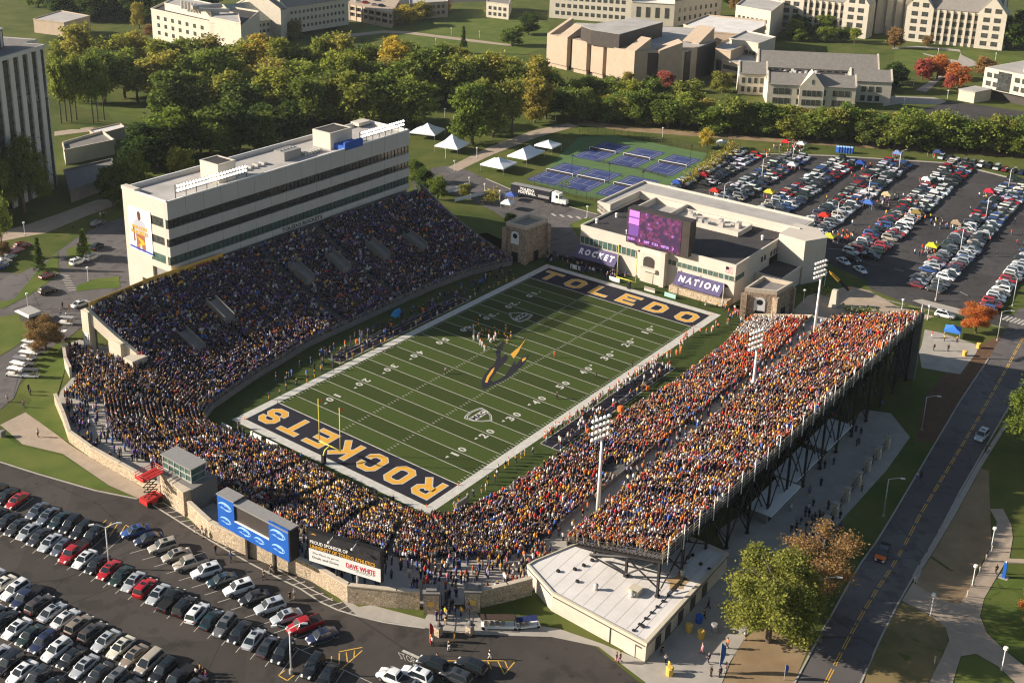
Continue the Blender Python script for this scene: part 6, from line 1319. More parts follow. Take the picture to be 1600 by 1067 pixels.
for i, f in enumerate(near_far):
    kd, col = random.choice(KK), random.choice(CK); rn = rowname(f[1]); hd = -1.62+(math.pi if random.random() < .5 else 0); hd += .05
    if f[2] == 2: hd = math.pi+.05; rn = 'row along the far kerb'
    key = (rn, f[2]); cnt[key] = cnt.get(key, 0)+1
    side = ', left half' if f[2] == 0 else ', right half' if f[2] == 1 else ''
    put_car(kd, col, Vector((f[0], f[1], 0)), Vector((math.cos(hd), math.sin(hd), 0)), '%s %s, %s from the field house in the %s%s' % (col, KINDN[kd], ORD(cnt[key]), rn, side), 'far car park cars', PARTS_FAR)
low_cars([(f[0], f[1], (-1.57 if f[2] != 2 else math.pi), random.choice(KK), tuple(x*random.uniform(.9, 1.1) for x in CC[random.choice(CK)])) for f in FAR[room:]])
# ---------------------------------------------------------------- campus buildings
WIN = MB().box(-.5, .5, -.5, .5, -.5, .5).mesh('window', M['glass'])
def windows(root, a, b, z_list, n, w, h, skip=(), m=None, s0=.06, s1=.94, frame=False):
    """single windows along the wall a-b (world xy), one object each"""
    a, b = Vector(a[:2]), Vector(b[:2]); d = b-a; L_ = d.length; d.normalize(); rz = math.atan2(d.y, d.x)
    for z in z_list:
        for k in range(n):
            if k in skip: continue
            p = a+d*L_*(s0+(s1-s0)*(k+.5)/n)
            o = mobj('window', WIN, root, Vector((p.x, p.y, z))-Vector(root.location), (0, 0, rz), (w, .24, h))
def bld(name, label, base, cat='building'): return thing(name, base, label, cat)
def P2(px, z): return [tuple(U(*q, z).xy) for q in px]
def block(root, name, poly, z0, z1, mwall, mroof, par=.6):
    mb = MB(); mb.prism(poly, z0, z1); w = part(root, name, M[mwall], mb)
    c = Vector((sum(p[0] for p in poly)/len(poly), sum(p[1] for p in poly)/len(poly)))
    mb = MB(); mb.prism([tuple(c+(Vector(p)-c)*.975) for p in poly], z1, z1+.06); sub(w, root, 'roof', M[mroof], mb)
    if par:
        mb = MB()
        for i in range(len(poly)):
            a, b = Vector(poly[i]), Vector(poly[(i+1) % len(poly)]); d = (b-a).normalized(); mb.obox((a+b)/2, d, (b-a).length/2+.1, .2, z1+.002*i, z1+par)
        sub(w, root, 'parapet', M[mwall], mb)
    return w
def gabled(root, a, b, depth, z0, ze, zr, mwall='limestone', mroof='slate', hip=0.0):
    """gabled wing: front wall from a to b (world xy), depth away from the camera"""
    a, b = Vector(a[:2]), Vector(b[:2]); d = (b-a).normalized(); n = Vector((-d.y, d.x))
    if n.dot(Vector(CAM[:2])-a) > 0: n = -n
    c, e = b+n*depth, a+n*depth; r0, r1 = a+n*depth/2, b+n*depth/2
    mb = MB(); mb.prism([tuple(a), tuple(b), tuple(c), tuple(e)], z0, ze)
    mb.add([(*a, ze), (*e, ze), (*r0, zr)], [(0, 1, 2)]); mb.add([(*b, ze), (*c, ze), (*r1, zr)], [(0, 2, 1)]); w = part(root, 'wall', M[mwall], mb)
    mb = MB(); o = n*.4; up = (zr-ze)*.4/(depth/2)
    mb.slab((*(a-o-d*.0), ze-up+.05), (*(b-o), ze-up+.05), (*(r1), zr+.05), (*(r0), zr+.05), .22); mb.slab((*(c+o), ze-up+.05), (*(e+o), ze-up+.05), (*r0, zr+.051), (*r1, zr+.051), .22); sub(w, root, 'roof', M[mroof], mb)
    mb = MB()
    for p, q in ((a, d*-.3), (b, d*.3)):
        for s in (0, 1):
            s0 = p if s == 0 else p+n*depth; rr = p+n*depth/2
            mb.hexa([(*(s0-q), ze), (*(s0+q), ze), (*(rr+q), zr), (*(rr-q), zr), (*(s0-q), ze+.7), (*(s0+q), ze+.7), (*(rr+q), zr+.8), (*(rr-q), zr+.8)])
    sub(w, root, 'gable_coping', M['limestone'], mb)
    return a, b, n
# dark tower with pale fins on the left
zt = 50.4; t = bld('dark_tower', 'tall dark glass tower with vertical pale concrete fins at the left edge', (-15, 185, 5))
c0 = U(9, 87, zt); c1 = U(66, 70, zt); c2 = U(80, 51, zt)
d = (c1-c0); d.z = 0; d.normalize(); n = Vector((-d.y, d.x, 0))
TW = [c0.xy, c1.xy, (c1+n*7).xy, (c1+n*7+d*6).xy, (c1+n*26+d*6).xy, (c0+n*26-d*26).xy, (c0-d*26).xy]
mb = MB(); mb.prism([tuple(p) for p in TW], 4.5, zt-1.6); part(t, 'glass_shaft', M['glass'], mb)
mb = MB()
for a, b, k in ((c0, c1, 4), (c1+n*7, c1+n*7+d*6, 2), (c1, c1+n*7, 2), (c0-d*26, c0, 5), (c1+n*7+d*6, c1+n*26+d*6, 4)):
    a, b = Vector(a.xy), Vector(b.xy); e = (b-a).normalized()
    for i in range(k): 
        p = a.lerp(b, (i+.3)/k); mb.obox(p, e, 1.0, .55, 4.5, zt-1.2)
part(t, 'fins', M['grey_panel'], mb)
mb = MB()
for z in np.arange(8, zt-2, 3.6):
    for a, b in ((c0, c1), (c1+n*7, c1+n*7+d*6), (c0-d*26, c0)): a, b = Vector(a.xy), Vector(b.xy); mb.obox((a+b)/2, b-a, (b-a).length/2, .12, z, z+.5)
part(t, 'spandrels', M['steel'], mb)
mb = MB(); ct = Vector((sum(p.x for p in TW)/7, sum(p.y for p in TW)/7))
mb.prism([tuple(ct+(p-ct)*1.05) for p in TW], zt-1.2, zt); part(t, 'roof_slab', M['grey_panel'], mb)
mb = MB(); mb.prism([tuple(ct+(p-ct)*.98) for p in TW], zt+.002, zt+.05); part(t, 'roof', M['conc_dark'], mb)
pc = ct+Vector((n.x, n.y))*4-Vector((d.x, d.y))*4
mb = MB(); mb.obox(pc, d.xy, 9, 6, zt+.05, zt+5.5); part(t, 'penthouse', M['darkbox'], mb)
mb = MB()
for k in range(9): mb.obox(pc+d.xy*(-8+2*k)-n.xy*6.05, d.xy, .45, .1, zt+.3, zt+5.2)
mb.obox(pc, d.xy, 9.3, 6.3, zt+5.5, zt+6); part(t, 'penthouse_fins', M['grey_panel'], mb)
mb = MB()
for k in range(4): q = pc+d.xy*(-6+3*k); mb.tube((*q, zt+6), (*q, zt+11-k), .12)
part(t, 'antennas', M['galv'], mb)
# low wing beside the tower
t = bld('low_annex', 'low flat-roofed annex beside the dark tower with pale fascia', (30, 205, 5)); block(t, 'wall', P2([(101, 238), (178, 222), (160, 208), (98, 226)], 9.5), 4.5, 9.5, 'cream2', 'conc_dark', .9)
for k in range(3): o = U(148+k*12, 231-k*3, 5); mb = MB(); mb.box(o.x-1.6, o.x+1.6, o.y-1.3, o.y+1.3, 5, 7); part(t, 'cooling_unit', M['galv'], mb)
t = bld('small_pavilion', 'small white-roofed pavilion between the annex and the trees', (60, 215, 5)); block(t, 'wall', P2([(140, 205), (150, 212), (195, 200), (188, 194)], 9), 4.5, 9, 'brickhall', 'whiteroof', .4)
t = bld('entrance_block', 'dark low block in shade at the foot of the dark tower', (10, 175, 5)); block(t, 'wall', P2([(100, 268), (175, 250), (178, 275), (110, 300)], 8.5), 4.5, 8.5, 'conc_dark', 'conc_dark', .6)
# small brick building top left
t = bld('brick_building', 'small tan brick building with a pale flat roof at the top left', (150, 430, 5)); pl = P2([(52, 31), (100, 37), (140, 26), (95, 18)], 11.0); block(t, 'wall', pl, 4, 11.0, 'brickhall', 'flatroof', .5)
# pale laboratory building and greenhouse
t = bld('laboratory_building', 'pale three-storey laboratory building with rooftop ducts at the top left', (190, 375, 3)); zl_ = 17.5
pl = P2([(236, 16), (327, 36), (376, 44), (405, 20), (330, 8), (270, 0)], zl_); block(t, 'wall', pl, 2, zl_, 'limestone', 'darkroof', .9); windows(t, pl[0], pl[1], (6.2, 10.2, 14.2), 7, 2.4, 2.0)
pl2 = P2([(327, 28), (376, 38), (372, 22), (340, 18)], 20); block(t, 'stair_block', pl2, 2, 20, 'limestone', 'flatroof', .6)
pl3 = P2([(257, 6), (330, 22), (335, 8), (280, -4)], 21); block(t, 'plant_block', pl3, zl_, 21, 'cream', 'flatroof', .5)
mb = MB()
for k in range(5): q = U(285+k*5, 14+k, 21); mb.tube(q, q+Vector((0, 0, 4)), .8, n=8)
q = U(300, 12, 24); mb.tube(q, q+Vector((14, -6, 0)), 1.3, n=8); mb.tube(q+Vector((2, -3, -1)), q+Vector((14, -12, -2)), 1.0, n=8); part(t, 'roof_ducts', M['galv'], mb)
t = bld('greenhouse_wing', 'glass-roofed greenhouse wing between the laboratory and the grey hall', (235, 330, 3)); a, b = U(378, 63, 3), U(447, 52, 3)
aa, bb = Vector(a.xy), Vector(b.xy); _a, _b, n_ = gabled(t, aa, bb, 30, 2, 11.5, 19.5, 'limestone', 'glasshouse'); windows(t, aa, bb, (6, 9.3), 9, 1.6, 1.5)
t = bld('grey_hall', 'long grey stone hall in shade with a slate roof at the top', (260, 310, 3)); a, b = U(447, 52, 3), U(545, 36, 3); gabled(t, a.xy, b.xy, 30, 2, 17, 27, 'limestone', 'slate'); windows(t, a.xy, b.xy, (5.5, 9.5, 13.5), 14, 1.5, 1.7)
gabled(t, U(440, 58, 3).xy, U(449, 56, 3).xy, 32, 2, 17.5, 25)
# parking structure
t = bld('parking_structure', 'open brick parking structure with cars on its top deck at the top', (320, 350, 0)); pl = P2([(541, 8), (612, 22), (625, 2), (560, -8)], 8.5)
for z in (0, 3.4, 6.8):
    mb = MB(); mb.prism(pl, z+1.2 if z else 0, z+2.4); part(t, 'deck', M['brickhall'], mb)
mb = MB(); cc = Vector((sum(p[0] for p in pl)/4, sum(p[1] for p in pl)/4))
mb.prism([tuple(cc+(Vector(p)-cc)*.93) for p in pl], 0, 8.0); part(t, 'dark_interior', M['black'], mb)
for i in range(4):
    a, b = Vector(pl[i]), Vector(pl[(i+1) % 4])
    for k in range(7): mb = MB(); q = a.lerp(b, (k+.5)/7); mb.obox(q, b-a, .5, .35, 0, 9.2); part(t, 'column', M['brickhall'], mb)
for i, (x, y) in enumerate([(560, 4), (572, 6), (585, 9), (597, 11), (568, -1), (590, 2)]):
    p = U(x, y, 9.3); put_car(['sedan', 'suv'][i % 2], ['white', 'red', 'silver', 'black', 'white', 'blue'][i], p, Vector((.6, -.8, 0)), '%s car on the top deck of the parking structure, %s in view' % (['white', 'red', 'silver', 'black', 'second white', 'blue'][i], ORD(i+1)), 'cars on the parking structure', ('body', 'windshield', 'rear_window', 'side_window'), 1, 9.2)
# pillared hall
t = bld('pillared_hall', 'large tan hall of windowless pillars with a dark roof box, beyond the river trees', (275, 130, 0)); zh = 15.5
A_, B_ = U(855, 55, zh).xy, U(992, 83, zh).xy; C_, D_ = U(1066, 82, zh).xy, U(1115, 64, zh).xy; E_, F_ = U(1085, 44, zh).xy, U(900, 36, zh).xy
dAB = (B_-A_).normalized(); nAB = Vector((-dAB.y, dAB.x)); nAB = -nAB if nAB.dot(Vector(CAM[:2])-A_) > 0 else nAB
body = [A_+nAB*2.5, B_+nAB*2.5, C_+nAB*3, D_+nAB*2, E_, F_]
mb = MB(); mb.prism([tuple(p) for p in body], -.5, zh-.4); w = part(t, 'recessed_wall', M['darkbox'], mb)
mb = MB(); mb.prism([tuple(p) for p in body], zh-.4, zh); part(t, 'roof', M['flatroof'], mb)
Lw = (B_-A_).length; segs = [(0, .245), (.305, .475), (.525, .66), (.70, 1.0)]
for i, (s0, s1) in enumerate(segs):
    a, b = A_+dAB*Lw*s0, A_+dAB*Lw*s1; dep = 7 if i in (0, 3) else 4
    mb = MB(); mb.prism([tuple(a), tuple(b), tuple(b+nAB*dep), tuple(a+nAB*dep)], 2.2, zh+.5); mb.prism([tuple(a+dAB*.6+nAB), tuple(b-dAB*.6+nAB), tuple(b-dAB*.6+nAB*dep), tuple(a+dAB*.6+nAB*dep)], -.5, 2.2); part(t, 'pillar_panel', M['brickhall'], mb)
    if i in (0, 3):
        e = b-dAB*6; mb = MB(); mb.hexa([(*e, zh+.5), (*b, zh+.5), (*(b+nAB*11), zh+.5), (*(e+nAB*11), zh+.5), (*e, zh+.7), (*b, zh+.7), (*(b+nAB*11), zh+5.5), (*(e+nAB*11), zh+5.5)]); part(t, 'sloped_monitor', M['brickhall'], mb)
e = A_; mb = MB(); mb.hexa([(*e, zh+.5), (*(e+dAB*2), zh+.5), (*(e+dAB*2+nAB*16), zh+.5), (*(e+nAB*16), zh+.5), (*e, zh+.7), (*(e+dAB*2), zh+.7), (*(e+dAB*2+nAB*16), zh+7), (*(e+nAB*16), zh+7)]); part(t, 'sloped_monitor', M['brickhall'], mb)
for a, b, hs in ((B_+nAB*1.0, U(1028, 81, zh).xy, 0), (U(1030, 82, zh).xy, U(1066, 82, zh).xy, 4.5), (C_, U(1090, 75, zh).xy, 0), (U(1092, 70, zh).xy, D_, 6.5)):
    d_ = (b-a).normalized(); n_ = Vector((-d_.y, d_.x)); n_ = -n_ if n_.dot(Vector(CAM[:2])-a) > 0 else n_
    mb = MB(); mb.prism([tuple(a), tuple(b), tuple(b+n_*4), tuple(a+n_*4)], -.5, zh+.5)
    if hs: mb.hexa([(*a, zh+.5), (*b, zh+.5), (*(b+n_*9), zh+.5), (*(a+n_*9), zh+.5), (*a, zh+.6), (*b, zh+hs), (*(b+n_*9), zh+hs), (*(a+n_*9), zh+.6)])
    part(t, 'pillar_panel', M['brickhall'], mb)
bx = P2([(908, 41), (924, 47), (968, 54), (1036, 35), (990, 28)], 22.5); mb = MB(); mb.prism(bx, zh, 22.4); rb = part(t, 'roof_box', M['darkbox'], mb); mb = MB(); mb.prism(bx, 22.4, 22.5); sub(rb, t, 'roof_box_top', M['flatroof'], mb)
t = bld('flat_hall', 'white flat-roofed hall behind the pillared hall', (330, 95, 0)); pl = P2([(1068, 40), (1095, 50), (1165, 56), (1196, 42), (1196, 34), (1105, 25)], 13); block(t, 'wall', pl, -.5, 13, 'brickhall', 'whiteroof', .7); windows(t, pl[0], pl[1], (8.5,), 3, 5, 5)
t = bld('link_block', 'grey flat-roofed link block between the pillared hall and the dormitory', (290, 70, 0)); pl = P2([(1118, 78), (1142, 82), (1165, 72), (1195, 62), (1180, 55), (1130, 66)], 13); block(t, 'wall', pl, -.5, 13, 'brickhall', 'flatroof', .8)
a, b = Vector(pl[0]), Vector(pl[1]); windows(t, a, b, (6,), 3, 2.2, 5, s0=.1)
# gabled dormitory
t = bld('gabled_dormitory', 'stone dormitory with grey gabled wings round a dark flat roof', (290, 40, 0))
a, b = U(1194, 163, 0), U(1334, 172, 0); a = U(1197, 165, 0); _a, _b, nD = gabled(t, a.xy, b.xy, 10, -.5, 9.5, 13.5); windows(t, a.xy, b.xy, (6.6, 2.4), 13, 2.1, 2.5, (3, 9))
dD = (b.xy-a.xy).normalized(); m = a.xy.lerp(b.xy, .5)
mb = MB(); q0, q1 = m-dD*5-nD*.8, m+dD*5-nD*.8; mb.prism([tuple(q0), tuple(q1), tuple(q1+nD*6), tuple(q0+nD*6)], -.5, 9.2); mb.add([(*q0, 9.2), (*q1, 9.2), (*(m-nD*.8), 15.5), (*(q0+nD*6), 9.2), (*(q1+nD*6), 9.2), (*(m+nD*6), 15.5)], [(0, 1, 2), (5, 4, 3), (0, 2, 5, 3), (2, 1, 4, 5)]); part(t, 'front_gable', M['limestone'], mb)
windows(t, q0, q1, (6.4, 2.4), 4, 1.6, 2.4, (), s0=.1, s1=.9); o = m-nD*.8; mobj('window', WIN, t, Vector((o.x, o.y, 11.3))-Vector(t.location), (0, 0, math.atan2(dD.y, dD.x)), (.5, .24, 2))
f = a.xy+nD*10; g = b.xy+nD*10; mb = MB(); mb.prism([tuple(f), tuple(g), tuple(g+nD*24), tuple(f+nD*24)], -.5, 9.0); w = part(t, 'flat_block', M['limestone'], mb); mb = MB(); mb.prism([tuple(f+dD*.6), tuple(g-dD*.6), tuple(g-dD*.6+nD*23.5), tuple(f+dD*.6+nD*23.5)], 9.0, 9.06); sub(w, t, 'roof', M['darkroof'], mb)
for k in range(16): mb = MB(); p = f.lerp(g, random.uniform(.1, .9))+nD*random.uniform(3, 20); mb.box(p.x-.6, p.x+.6, p.y-.6, p.y+.6, 9.05, 9.8+random.random()); part(t, 'roof_vent', M['galv'], mb)
gabled(t, f+nD*22-dD*2, g+nD*22+dD*14, 13, -.5, 10.5, 16.5); windows(t, f+nD*22-dD*2, g+nD*22+dD*14, (8.6,), 14, 2, 2)
e0 = g+nD*4+dD*1.0; mb = MB(); _x = gabled(t, g+nD*5, g+nD*5+dD*17, 10, -.5, 9.5, 13.5); windows(t, g+nD*5, g+nD*5+dD*17, (6, 2), 5, 1.8, 2.4, (0, 4))
h0 = f-dD*11+nD*9; gabled(t, h0, h0+dD*12, 12, -.5, 9.5, 13.5); windows(t, h0, h0+dD*12, (6.5, 2.5), 4, 1.4, 2.4)
# grand hall with its tower, cut by the top edge
t = bld('grand_hall', 'grand pale stone hall with tall gabled wings and a square tower at the top right', (480, 40, 0))
for a, b, hz in (((1224, 46), (1345, 60), 19), ((1420, 64), (1556, 78), 19)):
    a, b = U(*a, 0), U(*b, 0); _, _, nG = gabled(t, a.xy, b.xy, 22, -.5, hz, hz+9); windows(t, a.xy, b.xy, (3, 7.2, 11.4, 15.6), 11, 3.6, 2.6, (0, 1, 9, 10)); dG = (b.xy-a.xy).normalized()
    for s in (.09, .91):
        m = a.xy.lerp(b.xy, s); q0, q1 = m-dG*7-nG*1.6, m+dG*7-nG*1.6; mb = MB(); mb.prism([tuple(q0), tuple(q1), tuple(q1+nG*12), tuple(q0+nG*12)], -.5, hz); mb.add([(*q0, hz), (*q1, hz), (*(m-nG*1.6), hz+8.5), (*(q0+nG*12), hz), (*(q1+nG*12), hz), (*(m+nG*12), hz+8.5)], [(0, 1, 2), (5, 4, 3), (0, 2, 5, 3), (2, 1, 4, 5)]); part(t, 'gable_bay', M['limestone'], mb); windows(t, q0, q1, (3, 7.2, 11.4, 15.6, 20.5), 2, 3.2, 2.4, s0=.12, s1=.88)
    mb = MB()
    for k in range(8): p = a.xy.lerp(b.xy, .22+.56*k/7)-nG*.5; mb.obox(p, dG, .6, .6, -.5, hz-.5)
    part(t, 'buttresses', M['limestone'], mb)
a, b = U(1362, 52, 0).xy, U(1418, 54, 0).xy; dG = (b-a).normalized(); nG = Vector((-dG.y, dG.x)); nG = -nG if nG.dot(Vector(CAM[:2])-a) > 0 else nG
mb = MB(); mb.prism([tuple(a+dG*4), tuple(b-dG*4), tuple(b-dG*4+nG*18), tuple(a+dG*4+nG*18)], -.5, 52)
for s in (.12, .4, .65, .9): p = a.lerp(b, s); mb.obox(p, dG, 1.6, 1.8, -.5, 48)
part(t, 'tower', M['limestone'], mb); mb = MB(); p = a.lerp(b, .5); mb.obox(p-nG*2.2, dG, 3, 1.6, -.5, 4.5); part(t, 'porch', M['limestone'], mb)
mb = MB(); q = U(1335, 52, 0).xy; mb.obox(q, dG, 8, 5, -.5, 6.5); r_ = part(t, 'low_wing', M['limestone'], mb); mb = MB(); mb.obox(q, dG, 8.4, 5.4, 6.5, 8.8); sub(r_, t, 'low_wing_roof', M['slate'], mb)
t = bld('ivory_hall', 'long ivory hall with buttressed bays cut by the top edge behind the pillared hall', (420, 170, 0)); a, b = U(858, 28, 0).xy, U(985, 38, 0).xy; gabled(t, a, b, 18, -.5, 16, 22); windows(t, a, b, (3.5, 8, 12.5), 12, 2.2, 2.2)
c = U(1052, 42, 0).xy; gabled(t, b, c, 20, -.5, 13, 13.5, 'limestone', 'whiteroof'); windows(t, b, c, (7.5,), 4, 2.4, 6)
d1 = U(1125, 30, 0).xy; gabled(t, c, d1, 20, -.5, 15, 21); windows(t, c, d1, (4, 9), 8, 1.6, 2.4)
t = bld('corner_house', 'small pale house at the top edge above the campus lawn', (430, 250, 0)); block(t, 'wall', P2([(760, 4), (795, 8), (800, -6), (770, -9)], 9), -.5, 9, 'limestone', 'slate', .4); a, b = P2([(760, 4), (795, 8)], 9); windows(t, a, b, (6, 2.5), 4, 2, 2)
# more roofs packed between the halls
for nm, lb, px, z_, mw, mr in (('library_block', 'flat pale block between the pillared hall and the gabled dormitory', [(1140, 62), (1185, 70), (1212, 60), (1165, 50)], 15, 'limestone', 'flatroof'), ('workshop_block', 'low grey-roofed block left of the dormitory front wing', [(1128, 96), (1165, 104), (1196, 96), (1160, 84)], 9, 'brickhall', 'flatroof'), ('lab_block', 'pale block at the top edge between the two stone halls', [(1150, 10), (1205, 20), (1225, 5), (1170, -6)], 16, 'limestone', 'flatroof'), ('side_block', 'tan block right of the parking structure at the top', [(640, 8), (700, 4), (695, -8), (640, -6)], 9, 'brickhall', 'flatroof')):
    c_ = U(*px[0], 0); t = bld(nm, lb, (c_.x, c_.y, 0)); pl = P2(px, z_); block(t, 'wall', pl, -.5, z_, mw, mr, .7); windows(t, pl[0], pl[1], [3.2+3.6*k for k in range(int(z_/4.2))], 7, 1.7, 1.9)
# corner office block on the right
t = bld('office_block', 'white three-storey office block with a dark glass stair bay at the right edge', (350, -15, 0)); zo = 13.5
a, b = U(1532, 152, 0), U(1640, 176, 0); dO = (b.xy-a.xy).normalized(); nO = Vector((-dO.y, dO.x)); nO = -nO if nO.dot(Vector(CAM[:2])-a.xy) > 0 else nO
pl = [tuple(a.xy), tuple(b.xy), tuple(b.xy+nO*40), tuple(a.xy+nO*40)]; mb = MB(); mb.prism(pl, 4.2, zo); w = part(t, 'wall', M['limestone'], mb); mb = MB(); mb.prism([tuple(Vector(p)+(Vector(pl[(i+2) % 4])-Vector(p))*.02) for i, p in enumerate(pl)], zo, zo+.06); sub(w, t, 'roof', M['flatroof'], mb)
mb = MB(); mb.prism([tuple(Vector(p)+(Vector(pl[(i+2) % 4])-Vector(p))*.05) for i, p in enumerate(pl)], -.5, 4.2); part(t, 'recessed_ground_floor', M['darkbox'], mb)
windows(t, a.xy, b.xy, (10.6, 6.8), 9, 2.3, 2.1, (2, 3), s0=.03, s1=.95); p = a.xy.lerp(b.xy, .305); mb = MB(); mb.obox(p-nO*.05, dO, 3.0, .2, 4.6, 12.9); part(t, 'stair_bay', M['glass'], mb)
mb = MB(); p = a.xy.lerp(b.xy, .75)+nO*14; mb.obox(p, dO, 10, 8, zo, zo+4.5); part(t, 'roof_house', M['limestone'], mb)
t = bld('garden_pavilion', 'low cream pavilion left of the corner office block', (345, 8, 0)); a2, b2 = U(1496, 157, 0).xy, U(1521, 162, 0).xy; mb = MB(); mb.prism([tuple(a2), tuple(b2), tuple(b2+nO*12), tuple(a2+nO*12)], -.5, 4.8); w = part(t, 'wall', M['cream2'], mb); mb = MB(); mb.prism([tuple(a2-dO*.3-nO*.3), tuple(b2+dO*.3-nO*.3), tuple(b2+dO*.3+nO*12.3), tuple(a2-dO*.3+nO*12.3)], 4.8, 5.1); sub(w, t, 'roof', M['flatroof'], mb)
# ---------------------------------------------------------------- tennis courts
cpx = [(874, 272), (923, 281.6), (981, 293), (941, 237), (994.5, 247), (1050.5, 258)]
CT = [U(*q, 0) for q in cpx]; ax = Vector((math.cos(R(4)), math.sin(R(4)))); ay = Vector((-ax.y, ax.x))
psheet('court_surface', [(832, 285), (905, 214), (960, 212), (1105, 240), (1090, 262), (1040, 300), (985, 318), (900, 305)], .03, M['courtgreen'])
for i, c in enumerate(CT):
    c2 = Vector(c.xy); z = H(c.x, c.y)
    mb = MB(); q = [c2+ax*sx*12.6+ay*sy*5.6 for sx, sy in ((-1, -1), (1, -1), (1, 1), (-1, 1))]; mb.quad(*[(p.x, p.y, z+.05) for p in q]); tag(mb.build('tennis_court', M['court']), kind='structure')
    mb = MB(); l_, w_ = 11.1, 4.75
    def ln(u0, v0, u1, v1): strip(mb, Vector((*(c2+ax*u0+ay*v0), 0)), Vector((*(c2+ax*u1+ay*v1), 0)), .14, z+.056)
    for v_ in (-w_, -w_*.75, w_*.75, w_): ln(-l_, v_, l_, v_)
    for u_ in (-l_, l_): ln(u_, -w_, u_, w_)
    for u_ in (-6, 6): ln(u_, -w_*.75, u_, w_*.75)
    ln(-6, 0, 6, 0); tag(mb.build('court_lines', M['line']), kind='structure')
    t = thing('tennis_net', (c.x, c.y, z), 'white-topped tennis net on the %s court of the %s row' % (['left', 'middle', 'right'][i % 3], 'front' if i < 3 else 'back'), 'net', 'tennis nets')
    for s_ in (-1, 1): mb = MB(); p = c2+ay*s_*5.3; mb.tube((p.x, p.y, z), (p.x, p.y, z+1.1), .09); part(t, 'post', M['white'], mb)
    mb = MB(); a, b = c2-ay*5.3, c2+ay*5.3; mb.slab((*a, z+.9), (*b, z+.9), (*b, z+1.07), (*a, z+1.07), .06); part(t, 'tape', M['white'], mb); mb = MB(); mb.slab((*a, z+.1), (*b, z+.1), (*b, z+.9), (*a, z+.9), .02); part(t, 'mesh', M['steel'], mb)
def open_fence(name, px, h, label):
    P = [UT(*q) for q in px]; t = thing(name, P[0], label, 'fence'); mb = MB(); mr = MB()
    for a, b in zip(P[:-1], P[1:]):
        n_ = max(1, int((b-a).length/3))
        for k in range(n_+1): p = a.lerp(b, k/n_); mb.tube(p, p+Vector((0, 0, h)), .05, n=5)
        for k in range(8): z_ = h*(k+1)/8; mr.tube(a+Vector((0, 0, z_)), b+Vector((0, 0, z_)), .022, n=4)
        for k in range(n_*4): p = a.lerp(b, (k+.5)/n_/4); mr.tube(p, p+Vector((0, 0, h)), .018, n=4)
    part(t, 'posts', M['steel'], mb); part(t, 'wires', M['steel'], mr)
open_fence('chain_fence', [(835, 290), (900, 310), (965, 322)], 3, 'dark chain fence along the front of the tennis courts')
open_fence('chain_fence', [(905, 214), (960, 212), (1105, 240)], 3, 'dark chain fence along the back of the tennis courts')
open_fence('chain_fence', [(930, 253), (985, 262), (1040, 278)], 1.2, 'low dark fence between the two rows of tennis courts')
for i, (x, y) in enumerate([(893, 274), (951, 288), (1003, 301), (1078, 258)]):
    p = UT(x, y); mb = MB(); mb.tube(p, p+Vector((0, 0, 7)), .1, .07); mb.box(p.x-.5, p.x+.5, p.y-.3, p.y+.3, 7+p.z, 7.25+p.z); solid('court_light', M['steel'], mb, 'dark slim light mast at the tennis courts, %s from the left' % ORD(i+1), 'light mast', 'tennis court light masts')
# ---------------------------------------------------------------- tents, canopies and small structures
def tent(px, py, wx, wy, he, hp, col, label, name='tent', rz=.1, legs=True, group=None, ridge=0.0):
    b = UT(px, py); z = H(b.x, b.y); t = thing(name, (b.x, b.y, z), label, 'tent' if name == 'tent' else 'canopy', group, rz); mb = MB(); x, y = wx/2, wy/2
    vs = [(-x, -y, he), (x, -y, he), (x, y, he), (-x, y, he), (-ridge, 0, hp), (ridge, 0, hp)]; n0 = 5
    mids = [(-x*.45-ridge*.3, -y*.4, he+(hp-he)*.45), (x*.45+ridge*.3, -y*.4, he+(hp-he)*.45), (x*.45+ridge*.3, y*.4, he+(hp-he)*.45), (-x*.45-ridge*.3, y*.4, he+(hp-he)*.45)]
    mb.add(vs+mids, [(0, 1, 7, 6), (1, 2, 8, 7), (2, 3, 9, 8), (3, 0, 6, 9), (6, 7, 5, 4), (8, 9, 4, 5), (7, 8, 5), (9, 6, 4)])
    mb.box(-x, x, -y-.02, -y+.02, he-.45, he); mb.box(-x, x, y-.02, y+.02, he-.45, he); mb.box(-x-.02, -x+.02, -y+.03, y-.03, he-.45, he); mb.box(x-.02, x+.02, -y+.03, y-.03, he-.45, he)
    o = mobj('canvas', mb.mesh('canvas', M['canvas']), t, color=col)
    for sx in (-1, 1):
        for sy in (-1, 1): mb = MB(); mb.tube((sx*(x-.1), sy*(y-.1), 0), (sx*(x-.1), sy*(y-.1), he), .06, n=5); mobj('leg', mb.mesh('leg', M['galv']), t)
    return t
W_ = (.75, .75, .76)
tent(668, 214, 10.5, 10.5, 2.6, 5.6, W_, 'large white peaked tent farthest left, beyond the press box', rz=.3); tent(706, 236, 9.5, 9.5, 2.6, 6.5, W_, 'white high-peaked tent half hidden by the big green tree', rz=.2)
tent(779, 266, 9.5, 9.5, 2.6, 4.8, W_, 'white square tent nearest the truck trailer', rz=.1); tent(822, 250, 13.5, 8, 2.6, 5, W_, 'long double-peaked white tent in the middle by the courts', rz=.1, ridge=2.6); tent(856, 236, 7.5, 7.5, 2.6, 4.3, W_, 'white tent farthest right, behind the long one', rz=.1)
